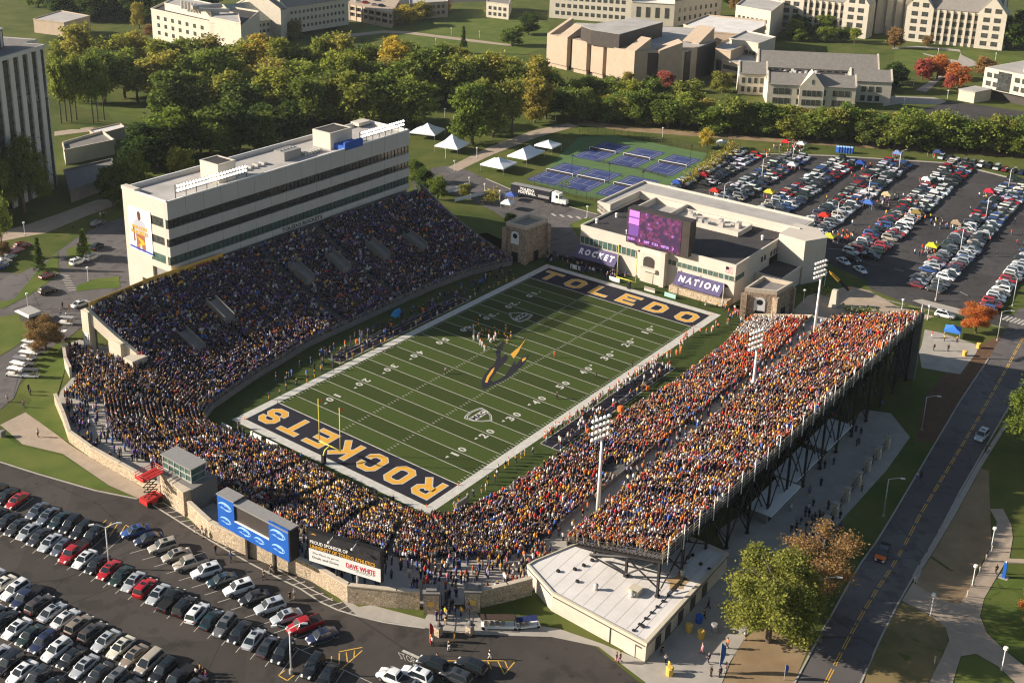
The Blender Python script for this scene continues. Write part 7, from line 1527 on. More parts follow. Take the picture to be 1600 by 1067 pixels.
CN = [(1058, 293, 'blue', (.04, .1, .42), 'blue canopy near the hedge behind the field house'), (1117, 306, 'red', (.6, .05, .03), 'red canopy by the first two-armed lamp behind the field house'), (1100, 281, 'red', (.5, .03, .04), 'dark red canopy beside the hedge'), (1202, 308, 'yellow', (.75, .62, .06), 'yellow canopy in the lane behind the field house'), (1238, 265, 'white', W_, 'white canopy among cars near the top left of the lot'), (1228, 229, 'red', (.65, .03, .03), 'bright red canopy at the top kerb of the far lot'), (1252, 232, 'white', W_, 'white canopy right of the bright red one at the top kerb'), (1127, 229, 'white', W_, 'white canopy behind the hedge'), (1357, 325, 'blue', (.08, .2, .6), 'blue canopy in the middle of the far lot'), (1385, 312, 'cream', (.62, .5, .28), 'tan canopy with a yellow edge in the middle of the far lot'), (1344, 262, 'blue', (.03, .08, .4), 'dark blue canopy at the top middle of the far lot'), (1494, 357, 'tan', (.4, .3, .2), 'tan tent-like canopy in the right lane of the far lot'), (1545, 307, 'red', (.6, .03, .06), 'red double canopy in the right rows of the far lot'), (1456, 393, 'yellow', (.75, .68, .05), 'bright yellow canopy beside white vans in the far lot'), (1296, 378, 'yellow', (.6, .6, .08), 'yellow canopy just behind the field house corner'), (1288, 345, 'red', (.75, .04, .02), 'red canopy group near the lamp behind the field house'), (1402, 247, 'blue', (.2, .3, .6), 'pale blue canopy at the top kerb'), (1465, 245, 'navy', (.05, .07, .2), 'dark blue canopy on the grass above the top kerb'), (1447, 288, 'white', W_, 'white canopy over cars in the upper right of the far lot'), (1432, 340, 'olive', (.3, .22, .06), 'olive canopy among the crowd in the far lot')]
for x, y, nm, c, lb in CN: tent(x, y, 3.0, 3.0, 2.1, 2.9, tuple(v_*.8 for v_ in c), lb, 'canopy', .05, group=None)
tent(1487, 527, 3.6, 3.6, 2.3, 3.3, (.05, .2, .62), 'blue canopy on the pavement beyond the upper stand far corner', 'canopy', .2); tent(793, 326, 3.4, 3.4, 2.2, 3.3, W_, 'white canopy on the lawn behind the grandstand far corner', 'canopy', .2); tent(799, 313, 3.2, 3.2, 2.1, 3.0, (.08, .13, .4), 'blue canopy behind the white one near the drive', 'canopy', .2)
# portable toilets
for i in range(6):
    b = U(1309+i*4.2, 238+i*.35, 0); t = thing('portable_toilet', b, 'blue portable toilet at the far lot kerb, %s of six from the left' % ORD(i+1), 'portable toilet', 'row of blue portable toilets'); mb = MB(); mb.box(b.x-.6, b.x+.6, b.y-.6, b.y+.6, 0, 2.2); part(t, 'cabin', M['blue'], mb); mb = MB(); mb.hexa([(b.x-.62, b.y-.62, 2.2), (b.x+.62, b.y-.62, 2.2), (b.x+.62, b.y+.62, 2.2), (b.x-.62, b.y+.62, 2.2), (b.x-.4, b.y-.5, 2.45), (b.x+.4, b.y-.5, 2.45), (b.x+.4, b.y+.5, 2.45), (b.x-.4, b.y+.5, 2.45)]); part(t, 'roof', M['lightblue'], mb); mb = MB(); mb.box(b.x-.64, b.x-.6, b.y-.42, b.y+.42, .1, 2.0); part(t, 'door', M['bluefab'], mb)
# team truck
a, b = U(801, 302, .5), U(862, 315, .5); d = Vector((b-a).xy).normalized(); z = H(a.x, a.y); L_ = (b-a).length; ang = math.atan2(d.y, d.x)
t = thing('semi_truck', (a.x, a.y, z), 'team semi-trailer in dark navy with gold lettering and a white cab', 'truck', None, ang)
def tl(name, mb, m, sb=None): o = mobj(name, mb.mesh(name, m), t); return o
mb = MB(); mb.box(0, L_, -1.3, 1.3, 1.1, 4.0); tr = tl('trailer', mb, M['navy']); mb = MB(); mb.box(.02, L_-.02, -1.28, 1.28, 4.0, 4.06); mobj('trailer_roof', mb.mesh('trailer_roof', M['grey']), tr)
mb = MB(); mb.box(L_+.6, L_+3.2, -1.25, 1.25, .8, 3.9); mb.hexa([(L_+3.2, -1.2, .8), (L_+5.6, -1.0, .8), (L_+5.6, 1.0, .8), (L_+3.2, 1.2, .8), (L_+3.2, -1.2, 2.3), (L_+5.5, -.9, 2.0), (L_+5.5, .9, 2.0), (L_+3.2, 1.2, 2.3)]); mb.hexa([(L_+.7, -1.2, 3.9), (L_+2.8, -1.2, 3.9), (L_+2.8, 1.2, 3.9), (L_+.7, 1.2, 3.9), (L_+.7, -1, 4.2), (L_+1.4, -1, 4.2), (L_+1.4, 1, 4.2), (L_+.7, 1, 4.2)]); tl('cab', mb, M['white'])
mb = MB(); mb.slab((L_+3.22, -1.1, 2.4), (L_+3.22, 1.1, 2.4), (L_+3.1, 1.0, 3.4), (L_+3.1, -1.0, 3.4), .03); mb.box(L_+2.0, L_+2.9, -1.28, -1.24, 2.4, 3.3); tl('windshield', mb, M['carglass'])
for x in (1.2, 2.5, L_-1.5, L_+1.2, L_+4.6):
    for s_ in (-1, 1): mb = MB(); mb.tube((x, s_*.9, .5), (x, s_*1.3, .5), .5, n=12); tl('wheel', mb, M['tyre'])
dv = Vector((1, 0, 0))
for wd, x, y, w2, h2 in (('TOLEDO', L_*.42, 3.15, 5.4, .95), ('FOOTBALL', L_*.42, 2.1, 6.4, .95)):
    me = text_mesh(wd, 1, .04); n_ = len(me.vertices); co = np.empty(n_*3); me.vertices.foreach_get('co', co); co = co.reshape(-1, 3); lo, hi = co.min(0), co.max(0); ctr = (lo+hi)/2
    me.vertices.foreach_set('co', np.stack([x+(co[:, 0]-ctr[0])*w2/(hi[0]-lo[0]), np.full(n_, -1.33), y+(co[:, 1]-ctr[1])*h2/(hi[1]-lo[1])], 1).ravel()); me.materials.clear(); me.materials.append(M['banner']); mobj('trailer_lettering', me, tr)
mb = MB(); mb.box(L_*.7, L_*.98, -1.325, -1.31, 1.5, 2.4); mobj('trailer_graphic', mb.mesh('trailer_graphic', M['grey']), tr)
# rocket monument
p = UT(1302, 479); t = thing('rocket_monument', (p.x, p.y, p.z), 'gold and navy rocket monument tilted on a pale stone pedestal', 'monument')
mb = MB(); mb.hexa([(p.x-1.0, p.y-1.0, -.2), (p.x+1.0, p.y-1.0, -.2), (p.x+1.0, p.y+1.0, -.2), (p.x-1.0, p.y+1.0, -.2), (p.x-.6, p.y-.6, 4.6), (p.x+.6, p.y-.6, 4.6), (p.x+.6, p.y+.6, 4.6), (p.x-.6, p.y+.6, 4.6)]); part(t, 'pedestal', M['limestone'], mb)
ct = Vector((p.x, p.y, 6.2)); q0 = ct+(RT*-2.3+Vector((0, 0, 3.6))+_f*-.5); q1 = ct+(RT*3.4+Vector((0, 0, -1.6))+_f*.4); dq = (q1-q0)
mb = MB(); mb.tube(q0, q0+dq*.12, .06, .4, 10); mb.tube(q0+dq*.12, q0+dq*.5, .4, .45, 10); part(t, 'rocket_front', M['gold'], mb); mb = MB(); mb.tube(q0+dq*.5, q0+dq*.95, .45, .38, 10); mb.tube(q0+dq*.95, q1, .3, .5, 10); part(t, 'rocket_tail', M['navy'], mb)
mb = MB()
for k in range(3): o = Vector((math.cos(k*2.1), math.sin(k*2.1), .5))*.9; mb.add([q0+dq*.8, q0+dq*1.02, q0+dq*1.02+o], [(0, 1, 2), (2, 1, 0)])
part(t, 'fins', M['gold'], mb)
# ticket hut, golf carts, lift, bins, small things
p = UT(48, 502); t = thing('ticket_hut', (p.x, p.y, p.z), 'small dark hut with a grey overhanging roof next to the rust-gold tree', 'hut'); mb = MB(); mb.box(p.x-1.5, p.x+1.5, p.y-2.2, p.y+2.2, 4.9, 7.4); part(t, 'walls', M['darkbox'], mb); mb = MB(); mb.hexa([(p.x-2.2, p.y-3, 7.4), (p.x+2.2, p.y-3, 7.4), (p.x+2.2, p.y+3, 7.4), (p.x-2.2, p.y+3, 7.4), (p.x-1.6, p.y-2.4, 7.8), (p.x+1.6, p.y-2.4, 7.8), (p.x+1.6, p.y+2.4, 7.8), (p.x-1.6, p.y+2.4, 7.8)]); part(t, 'roof', M['galv'], mb); mb = MB(); mb.box(p.x-1.54, p.x-1.5, p.y-.9, p.y+.9, 5.6, 6.8); part(t, 'window', M['glass'], mb)
def cart_proto(n_rows):
    p = Proto(); l2 = .9+.45*n_rows; mb = MB(); mb.hexa([(-l2, -.6, .3), (l2, -.6, .3), (l2, .6, .3), (-l2, .6, .3), (-l2, -.6, .6), (l2-.2, -.55, .75), (l2-.2, .55, .75), (-l2, .6, .6)]); p.add('body', mb, M['white']); mb = MB(); mb.box(-l2-.1, l2-.4, -.62, .62, 1.85, 1.93); p.add('roof', mb, M['canvas'])
    for k in range(n_rows): mb = MB(); x = -l2+.5+k*.85; mb.box(x, x+.5, -.52, .52, .6, .85); mb.box(x-.08, x, -.52, .52, .85, 1.25); p.add('seat', mb, M['cap'])
    for sx in (-1, 1):
        for sy in (-1, 1): mb = MB(); mb.tube((sx*(l2-.35), sy*.45, .25), (sx*(l2-.35), sy*.6, .25), .25, n=10); p.add('wheel', mb, M['tyre']); mb = MB(); mb.tube((sx*(l2-.5), sy*.55, .6), (sx*(l2-.5), sy*.57, 1.86), .03, n=4); p.add('post', mb, M['steel'])
    return p
CP, CP6 = cart_proto(2), cart_proto(4)
for i, (x, y, c, lb) in enumerate([(45, 545, W_, 'white-roofed golf cart highest in the row on the cart lawn'), (50, 553, (.3, .3, .32), 'grey-roofed golf cart, second in the row on the cart lawn'), (41, 562, W_, 'white-roofed golf cart, third in the row on the cart lawn'), (31, 571, (.2, .2, .22), 'dark golf cart in the middle of the row by the lawn kerb'), (27, 579, W_, 'white-roofed golf cart, second from the front in the row'), (23, 588, W_, 'white-roofed golf cart at the front of the row on the lawn'), (64, 531, W_, 'white golf cart below the rust-gold tree'), (92, 529, W_, 'white golf cart beside the curved wall'), (104, 507, (.3, .3, .3), 'grey golf cart on the shaded road near the wall'), (48, 590, (.06, .06, .07), 'dark cart parked on the lawn beside the row')]):
    p = UT(x, y); CP.put('golf_cart', (p.x, p.y, p.z+.09), 2.0+random.uniform(-.2, .2), lb, 'golf cart', 'golf carts on the left', c)
p = UT(780, 981); CP6.put('golf_cart', (p.x, p.y, 5.06), -.9, 'long white shuttle cart with a dark roof beside the gate', 'golf cart', None, (.06, .04, .03)); p = UT(825, 979); CP.put('golf_cart', (p.x, p.y, 5.06), -.7, 'small dark blue utility cart right of the shuttle cart', 'golf cart', None, (.02, .03, .1), (1, 1, .75))
p = U(236, 785, 5); t = thing('boom_lift', p, 'red aerial lift with its raised red platform beside the stone wall', 'lift', None, 0); mb = MB(); mb.box(p.x-1.6, p.x+1.6, p.y-1.1, p.y+1.1, 5.4, 6.3); part(t, 'chassis', M['red'], mb)
for sx in (-1, 1):
    for sy in (-1, 1): mb = MB(); mb.tube((p.x+sx*1.1, p.y+sy*.9, 5.5), (p.x+sx*1.1, p.y+sy*1.25, 5.5), .5, n=12); part(t, 'wheel', M['tyre'], mb)
top = Vector((p.x+1.6, p.y+2.0, 10.2)); mb = MB()
for k in range(4):
    z0_, z1_ = 6.3+k, 7.3+k
    for s_ in (-.5, .5): mb.tube((p.x-1, p.y+s_, z0_), (p.x+1.2, p.y+s_, z1_), .08); mb.tube((p.x+1.2, p.y+s_, z0_), (p.x-1, p.y+s_, z1_), .08)
part(t, 'scissor_arms', M['steel'], mb); mb = MB(); mb.box(p.x-2, p.x+2.2, p.y-1.2, p.y+1.2, 10.3, 10.5)
for z_ in (10.9, 11.4): 
    for yy in (-1.2, 1.2): mb.tube((p.x-2, p.y+yy, z_), (p.x+2.2, p.y+yy, z_), .06)
    for xx in (-2, 2.2): mb.tube((p.x+xx, p.y-1.2, z_), (p.x+xx, p.y+1.2, z_), .06)
mb.box(p.x-2.03, p.x-1.98, p.y-1.2, p.y+1.2, 10.5, 11.0); part(t, 'platform', M['red'], mb)
for i, (x, y, m, lb) in enumerate([(1076, 986, 'gold_banner', 'yellow bin on the shaded plaza, left one'), (1095, 996, 'gold_banner', 'yellow bin on the shaded plaza, right one'), (1092, 972, 'blue', 'dark blue drum on the shaded plaza'), (1116, 986, 'grey', 'grey drum on the shaded plaza right of the bins'), (1046, 1054, 'gold_banner', 'yellow bin by the white building corner'), (1529, 544, 'gold_banner', 'yellow bin at the pavement edge by the road corner'), (1507, 556, 'gold_banner', 'yellow crate on the far corner pavement'), (5, 682, 'conc_dark', 'brown stone bin at the left edge by the footpath')]):
    p = UT(x, y); mb = MB(); z = H(p.x, p.y); mb.tube((p.x, p.y, z), (p.x, p.y, z+1.2), .5, .55, 10); mb.tube((p.x, p.y, z+1.2), (p.x, p.y, z+1.35), .58, .4, 10); solid('bin', M[m], mb, lb, 'bin')
p = UT(1568, 902); mb = MB(); mb.box(p.x-.25, p.x+.25, p.y-.25, p.y+.25, p.z, p.z+2.9); t = solid('emergency_pillar', M['blue'], mb, 'bright blue emergency pillar beside the curved path', 'pillar'); mb = MB(); mb.box(-.7, .7, -.7, .7, 0, .1); mobj('base', mb.mesh('base', M['concrete']), t); mb = MB(); mb.tube((0, 0, 2.9), (0, 0, 3.15), .12); mobj('beacon', mb.mesh('beacon', M['flood']), t)
def flag(name, px, py, h, m, label, w=.8):
    p = UT(px, py); t = thing(name, p, label, 'flag'); mb = MB(); mb.tube(p, p+Vector((0, 0, h)), .04); part(t, 'pole', M['galv'], mb); mb = MB(); pr = None
    for k in range(7):
        a, b = k/7, (k+1)/7; f_ = lambda s_: math.sin(math.pi*min(1, s_*1.05))**.6*w; mb.add([p+Vector((.02, 0, h*(.2+.8*a))), p+Vector((.02+f_(a), -.2*f_(a), h*(.2+.8*a))), p+Vector((.02+f_(b), -.2*f_(b), h*(.2+.8*b))), p+Vector((.02, 0, h*(.2+.8*b)))], [(0, 1, 2, 3)])
    part(t, 'sail', M[m], mb)
flag('feather_flag', 1123, 1052, 5.2, 'bluefab', 'tall navy feather flag on the plaza by the bare ground', 1.2); flag('feather_flag', 671, 1003, 3.4, 'red', 'red feather flag at the left of the gate', .7); flag('feather_flag', 131, 520, 4.6, 'bluefab', 'blue feather flag beside the grandstand end pillar', .8); flag('feather_flag', 1225, 1062, 2.6, 'blue', 'blue garden sign on the bare ground at the bottom', .9)
p = U(1128, 480, 0); t = thing('flagpole', p, 'white flagpole with the national flag in front of the field house', 'flagpole'); mb = MB(); mb.tube(p, p+Vector((0, 0, 11.5)), .09, .05, 8); part(t, 'pole', M['white'], mb); mb = MB()
for k in range(6): mb.box(p.x-.02, p.x+.02, p.y-2.1, p.y-.1, 9.6+k*.28, 9.75+k*.28)
fl = part(t, 'flag', M['redtext'], mb); mb = MB()
for k in range(5): mb.box(p.x-.015, p.x+.015, p.y-2.1, p.y-.1, 9.75+k*.28, 9.88+k*.28)
sub(fl, t, 'white_stripes', M['banner'], mb); mb = MB(); mb.box(p.x-.03, p.x+.03, p.y-.95, p.y-.1, 10.4, 11.2); sub(fl, t, 'canton', M['navy'], mb)
mb = MB(); mb.add([p+Vector((0, -.1, 6.6)), p+Vector((0, -1.6, 5.8)), p+Vector((0, -.2, 5.6))], [(0, 1, 2), (2, 1, 0)]); part(t, 'lower_pennant', M['black'], mb)
# end-line boards and sideline gear
BO = [(899, 418, 'banner', 'white'), (960, 437, 'banner', 'white printed'), (1015, 453, 'cream', 'cream'), (1047, 462, 'greenglass', 'mint'), (400, 682, 'banner', 'white'), (425, 694, 'banner', 'pale'), (610, 786, 'banner', 'white'), (627, 797, 'banner', 'lilac'), (354, 668, 'banner', 'white')]
mint = mat('mint_board', (.35, .6, .5), .6)
for i, (x, y, m, cn) in enumerate(BO):
    p = U(x, y, .6); q = Vector((0, 1, 0)); mb = MB(); mb.box(p.x-.08, p.x+.08, p.y-1.6, p.y+1.6, .1, 1.25); t = solid('advert_board', mint if cn == 'mint' else M[m], mb, '%s advertising board on the turf behind the %s end line, %s from the left' % (cn, 'TOLEDO' if x > 800 else 'ROCKETS', ORD(i+1 if x > 800 else i-3)), 'board', 'advertising boards'); mb = MB()
    for s_ in (-1.2, 1.2): mb.box(-.3, .3, s_-.05, s_+.05, -.1, .04)
    mobj('feet', mb.mesh('feet', M['steel']), t)
for i, (x, y) in enumerate([(721, 786), (1045, 640-20)]):
    p = U(x, y, .7); mb = MB(); mb.box(p.x-1.6, p.x+1.6, p.y-.15, p.y+.15, .1, 1.4); solid('advert_board', M['grey'] if i == 0 else M['banner'], mb, ['grey board near the pylon corner on the bleacher side', 'pale board lying at the bench carpet end'][i], 'board')
for s_, y, lb in ((-1, -31.2, 'on the bleacher side'), (1, 30.4, 'on the press box side')):
    for k in range(4):
        x = -19+k*11; t = thing('team_bench', (x, y, 0), 'long metal team bench %s, %s from the ROCKETS end' % (lb, ORD(k+1)), 'bench', 'team benches'); mb = MB(); mb.box(x-3, x+3, y-.2, y+.2, .42, .48); part(t, 'seat', M['alu'], mb); mb = MB(); mb.box(x-3, x+3, y+s_*.28-.03, y+s_*.28+.03, .6, .95); part(t, 'backrest', M['alu'], mb)
        for xx in (-2.6, 0, 2.6): mb = MB(); mb.box(x+xx-.05, x+xx+.05, y-.25, y+.3, 0, .42); part(t, 'leg', M['alu'], mb)
    for k in range(3):
        x = -14+k*12; mb = MB(); mb.tube((x, y+s_*1.3, 0), (x, y+s_*1.3, .85), .35, .4, 10); mb.tube((x, y+s_*1.3, .85), (x, y+s_*1.3, 1.0), .42, .3, 10); solid('drink_cooler', M['orange'], mb, 'orange drink cooler behind the benches %s, %s from the ROCKETS end' % (lb, ORD(k+1)), 'cooler', 'drink coolers')
for i, (x, y) in enumerate([(1084, 578), (1035, 628), (970, 642)]):
    p = U(x, y, 0); mb = MB(); mb.tube(p, p+Vector((0, 0, 1.0)), .7, .6, 12); mb.ball((p.x, p.y, 1.0), .6, 10, 5, .4); solid('cable_tub', M['orange'], mb, 'orange tub on the apron by the bleacher wall, %s from the far end' % ORD(i+1), 'tub', 'orange tubs')
p = U(620, 489, .6); mb = MB(); mb.hexa([(p.x-1.4, p.y-.9, 0), (p.x+1.4, p.y-.9, 0), (p.x+1.4, p.y+.9, 0), (p.x-1.4, p.y+.9, 0), (p.x-1.0, p.y-.1, 1.6), (p.x+1.0, p.y-.1, 1.6), (p.x+1.0, p.y+.1, 1.6), (p.x-1.0, p.y+.1, 1.6)]); cy_ = mat('cyan_fabric', (.02, .3, .6), .7); solid('medical_tent', cy_, mb, 'small bright blue pop-up tent behind the press box side benches', 'tent')
# turnstile piers on the right plaza
for i, q in enumerate([(1385, 700), (1371, 716), (1355, 735), (1340, 757), (1322, 782), (1304, 806), (1290, 828)]):
    p = UT(*q); t = thing('turnstile_pier', p, 'stone turnstile pier with a white lamp on the shaded plaza, %s from the far end' % ORD(i+1), 'pier', 'turnstile piers'); mb = MB(); mb.box(p.x-.5, p.x+.5, p.y-.5, p.y+.5, p.z-.2, p.z+2.6); part(t, 'shaft', M['cap'], mb); mb = MB(); mb.box(p.x-.6, p.x+.6, p.y-.6, p.y+.6, p.z+2.6, p.z+2.8); part(t, 'cap', M['concrete'], mb); mb = MB(); mb.ball((p.x-.55, p.y-.55, p.z+2.2), .16); part(t, 'lamp', M['flood'], mb)
    if i < 6:
        r_ = UT(*[(1385, 700), (1371, 716), (1355, 735), (1340, 757), (1322, 782), (1304, 806), (1290, 828)][i+1]); mb = MB()
        for k in range(3): mb.tube(p+Vector((0, 0, .4+.8*k)), r_+Vector((0, 0, .4+.8*k)), .05)
        mb.tube(p.lerp(r_, .5), p.lerp(r_, .5)+Vector((0, 0, 2.1)), .06); part(t, 'gate', M['steel'], mb)
p = UT(1290, 715); 
for i, q in enumerate([(1252, 748), (1300, 700), (1215, 800)]):
    a = UT(*q); t = thing('concession_stand', a, ['long dark concession stand under the upper stand, middle one', 'dark concession stand under the upper stand, far one', 'dark concession stand under the upper stand, near one'][i], 'stall', 'concession stands'); mb = MB(); mb.box(a.x-6, a.x+6, a.y-.5, a.y+3, a.z-.2, a.z+2.7); part(t, 'booth', M['grey'], mb); mb = MB(); mb.box(a.x-6.3, a.x+6.3, a.y-1.4, a.y+3.2, a.z+2.7, a.z+2.9); part(t, 'awning', M['banner'], mb); mb = MB(); mb.box(a.x-5.5, a.x+5.5, a.y-.56, a.y-.5, a.z+1.0, a.z+2.2); part(t, 'counter_opening', M['black'], mb)
# white board fences behind the grandstand and along the verge
def board_fence(px, label, h=1.3):
    P = [UT(*q) for q in px]; t = thing('board_fence', P[0], label, 'fence'); mb = MB(); mp = MB()
    for a, b in zip(P[:-1], P[1:]): 
        mb.slab(a+Vector((0, 0, .2)), b+Vector((0, 0, .2)), b+Vector((0, 0, h)), a+Vector((0, 0, h)), .08)
        for k in range(int((b-a).length/2.5)+1): p = a.lerp(b, min(1, k*2.5/(b-a).length)); mp.box(p.x-.1, p.x+.1, p.y-.1, p.y+.1, p.z, p.z+h+.1)
    part(t, 'boards', M['white'], mb); part(t, 'posts', M['white'], mp)
board_fence([(711, 316), (763, 303)], 'white board fence along the lawn by the little yellow-green tree'); board_fence([(693, 305), (731, 291)], 'white board fence along the drive behind the grandstand')
for i, q in enumerate([(1428, 912), (1458, 852), (1466, 836), (1474, 823), (1460, 1036), (1511, 932), (1521, 915), (1530, 895), (1540, 876), (1549, 862)]):
    p = UT(*q); mb = MB(); mb.tube(p, p+Vector((0, 0, 1.15)), .09); mb.box(p.x-.1, p.x+.1, p.y-.1, p.y+.1, p.z+1.15, p.z+1.25); solid('verge_post', M['cap'], mb, 'short pale post along the bare verge, %s of ten' % ORD(i+1), 'post', 'short posts along the verge')
# ---------------------------------------------------------------- people
def skin_mesh(name, V, E, rad, root, sub=1, m=None):
    bm = bmesh.new(); sk = bm.verts.layers.skin.verify(); vs = []
    for i, (p, r) in enumerate(zip(V, rad)):
        v = bm.verts.new(p); v[sk].radius = (r, r) if not isinstance(r, tuple) else r; v[sk].use_root = (i == root); vs.append(v)
    for a, b in E: bm.edges.new((vs[a], vs[b]))
    me = bpy.data.meshes.new('tmp'); bm.to_mesh(me); bm.free(); o = bpy.data.objects.new('tmp', me); C.objects.link(o)
    md = o.modifiers.new('s', 'SKIN'); md.use_smooth_shade = True; s_ = o.modifiers.new('u', 'SUBSURF'); s_.levels = sub; s_.render_levels = sub
    dg = bpy.context.evaluated_depsgraph_get(); dg.update(); out = bpy.data.meshes.new_from_object(o.evaluated_get(dg)); bpy.data.objects.remove(o); out.name = name
    out.materials.clear(); out.materials.append(m or M['cloth']); return out
def person_proto(pose, helmet=False):
    hip, chest, neck, head = dict(crouch=((-.12, 0, .68), (.22, 0, .98), (.38, 0, 1.05), (.5, 0, 1.1))).get(pose, ((0, 0, .95), (0, 0, 1.33), (0, 0, 1.5), (.03, 0, 1.66)))
    hip, chest, neck, head = map(Vector, (hip, chest, neck, head)); sp = hip.lerp(chest, .5); up = (head-neck).normalized()
    V = [hip, sp, chest, neck, head-up*.05, head+up*.06, head+Vector((.1, 0, -.02))]; rad = [.125, .125, .15, .055, .085, .08, .022]; E = [(0, 1), (1, 2), (2, 3), (3, 4), (4, 5), (4, 6)]
    arms = {'stand': ((0, .25, 1.13), (.09, .26, .9)), 'walk': ((-.08, .25, 1.14), (.02, .25, .9)), 'cheer': ((.05, .32, 1.58), (.06, .27, 1.86)), 'clap': ((.08, .27, 1.15), (.3, .09, 1.22)), 'crouch': ((.35, .25, .72), (.5, .16, .42))}[pose]
    legs = {'stand': ((.02, .11, .5), (0, .12, .08)), 'walk': ((.14, .1, .52), (.2, .1, .09)), 'cheer': ((.02, .12, .5), (0, .14, .08)), 'clap': ((.02, .11, .5), (0, .12, .08)), 'crouch': ((.18, .2, .45), (-.08, .2, .08))}[pose]
    top = {}; low = {}
    for s_ in (-1, 1):
        k, a = Vector(legs[0]), Vector(legs[1])
        if pose == 'walk' and s_ > 0: k, a = Vector((.06, .1, .5)), Vector((-.24, .1, .13))
        i = len(V); V += [hip+Vector((0, s_*.09, -.06)), Vector((k.x, s_*k.y, k.z)), Vector((a.x, s_*a.y, a.z)), Vector((a.x+.15, s_*a.y, a.z-.045))]; rad += [.088, .062, .042, .035]; E += [(0, i), (i, i+1), (i+1, i+2), (i+2, i+3)]; low[s_] = i
        e, w = Vector(arms[0]), Vector(arms[1])
        if pose == 'walk' and s_ > 0: e, w = Vector((.07, .25, 1.14)), Vector((.26, .24, .98))
        i = len(V); e = Vector((e.x, s_*e.y, e.z)); w = Vector((w.x, s_*w.y, w.z)); dr = (w-e).normalized()
        V += [chest+Vector((0, s_*.18, .07)), e, w, w+dr*.075]; rad += [.065, .043, .029, .03]; E += [(2, i), (i, i+1), (i+1, i+2), (i+2, i+3)]; top[s_] = i
        sd = dr.cross(Vector((0, s_, 0))); sd = sd.normalized() if sd.length > .2 else Vector((1, 0, 0)); cu = Vector((0, -s_, 0))
        for f, (o_, ln_) in enumerate(((-.028, .07), (-.01, .085), (.01, .08), (.028, .065))):
            j = len(V); V += [w+dr*.11+sd*o_, w+dr*(.11+ln_*.5)+sd*o_*1.15+cu*.01, w+dr*(.11+ln_*.9)+sd*o_*1.1+cu*.035]; rad += [.01, .009, .008]; E += [(i+3, j), (j, j+1), (j+1, j+2)]
        j = len(V); V += [w+dr*.05+sd*-.04+cu*.01, w+dr*.09+sd*-.06+cu*.03]; rad += [.011, .009]; E += [(i+2, j), (j, j+1)]
    p = Proto(); p.body = skin_mesh('person', [tuple(v) for v in V], E, rad, 0)
    sv = [hip+Vector((0, 0, .02)), sp, chest, chest+(neck-chest)*.7]; sr = [.15, .148, .172, .07]; se = [(0, 1), (1, 2), (2, 3)]
    for s_ in (-1, 1): i = len(sv); q = top[s_]; sv += [V[q], V[q].lerp(V[q+1], .95)]; sr += [.085 if not helmet else .12, .06]; se += [(2, i), (i, i+1)]
    p.add('shirt', skin_mesh('shirt', [tuple(v) for v in sv], se, sr, 0), None)
    tv = [hip+Vector((0, 0, .03))]; tr_ = [.146]; te = []
    for s_ in (-1, 1): i = len(tv); q = low[s_]; tv += [V[q], V[q+1], V[q+2].lerp(V[q+1], .12)]; tr_ += [.106, .08, .06]; te += [(0, i), (i, i+1), (i+1, i+2)]
    p.add('trousers', skin_mesh('trousers', [tuple(v) for v in tv], te, tr_, 0), None)
    mb = MB()
    if helmet: mb.ball(tuple(head+Vector((.0, 0, .03))), .15, 10, 6, 1.05); p.add('helmet', mb, M['cloth'], smooth=True)
    else: mb.ball(tuple(head+Vector((-.025, 0, .055))), .108, 10, 6, .95); p.add('hair', mb, M['cloth'], smooth=True)
    mb = MB()
    for s_ in (-1, 1): q = low[s_]; a = V[q+2]; mb.hexa([(a.x-.07, a.y-.05, max(0, a.z-.08)), (a.x+.2, a.y-.045, max(0, a.z-.08)), (a.x+.2, a.y+.045, max(0, a.z-.08)), (a.x-.07, a.y+.05, max(0, a.z-.08)), (a.x-.06, a.y-.045, a.z+.02), (a.x+.16, a.y-.04, a.z-.01), (a.x+.16, a.y+.04, a.z-.01), (a.x-.06, a.y+.045, a.z+.02)])
    p.add('shoes', mb, M['black'])
    return p
PP = {k: person_proto(k) for k in ('stand', 'walk', 'cheer', 'clap')}
PL = {k: person_proto(k, True) for k in ('stand', 'walk', 'crouch')}
CLO = {'orange': (.75, .16, .03), 'gold': (.72, .4, .05), 'white': (.6, .59, .58), 'navy': (.02, .025, .08), 'black': (.012, .012, .014), 'grey': (.22, .22, .23), 'red': (.5, .03, .03), 'pink': (.7, .25, .3), 'blue': (.06, .14, .45), 'purple': (.12, .06, .25), 'brown': (.13, .07, .04), 'maroon': (.18, .02, .03), 'khaki': (.35, .27, .16), 'jeans': (.05, .07, .13)}
HAIR = [(.02, .013, .01), (.05, .028, .015), (.12, .07, .03), (.3, .2, .09)]; SK = [(.5, .3, .21), (.42, .24, .16), (.2, .1, .06), (.56, .36, .26)]
nper = 0
def person(pose, x, y, z, face, shirt, trousers, label, group, player=False, head=None):
    global nper; nper += 1
    p = (PL if player else PP)[pose]; k = random.uniform(.96, 1.06); sk = random.choice(SK)
    o = bpy.data.objects.new('person', p.body); C.objects.link(o); o.location = (x, y, z); o.rotation_euler = (0, 0, face); o.scale = (k, k, k); o.color = (*sk, 1)
    tag(o, label, 'person', group); hc = CLO[head] if head else random.choice(HAIR)
    for n, me, lc, _ in p.parts:
        c = bpy.data.objects.new(n, me); C.objects.link(c); c.parent = o; c.color = (*(CLO[shirt] if n == 'shirt' else CLO[trousers] if n == 'trousers' else hc if n in ('hair', 'helmet') else (.03, .03, .03)), 1)
    return o
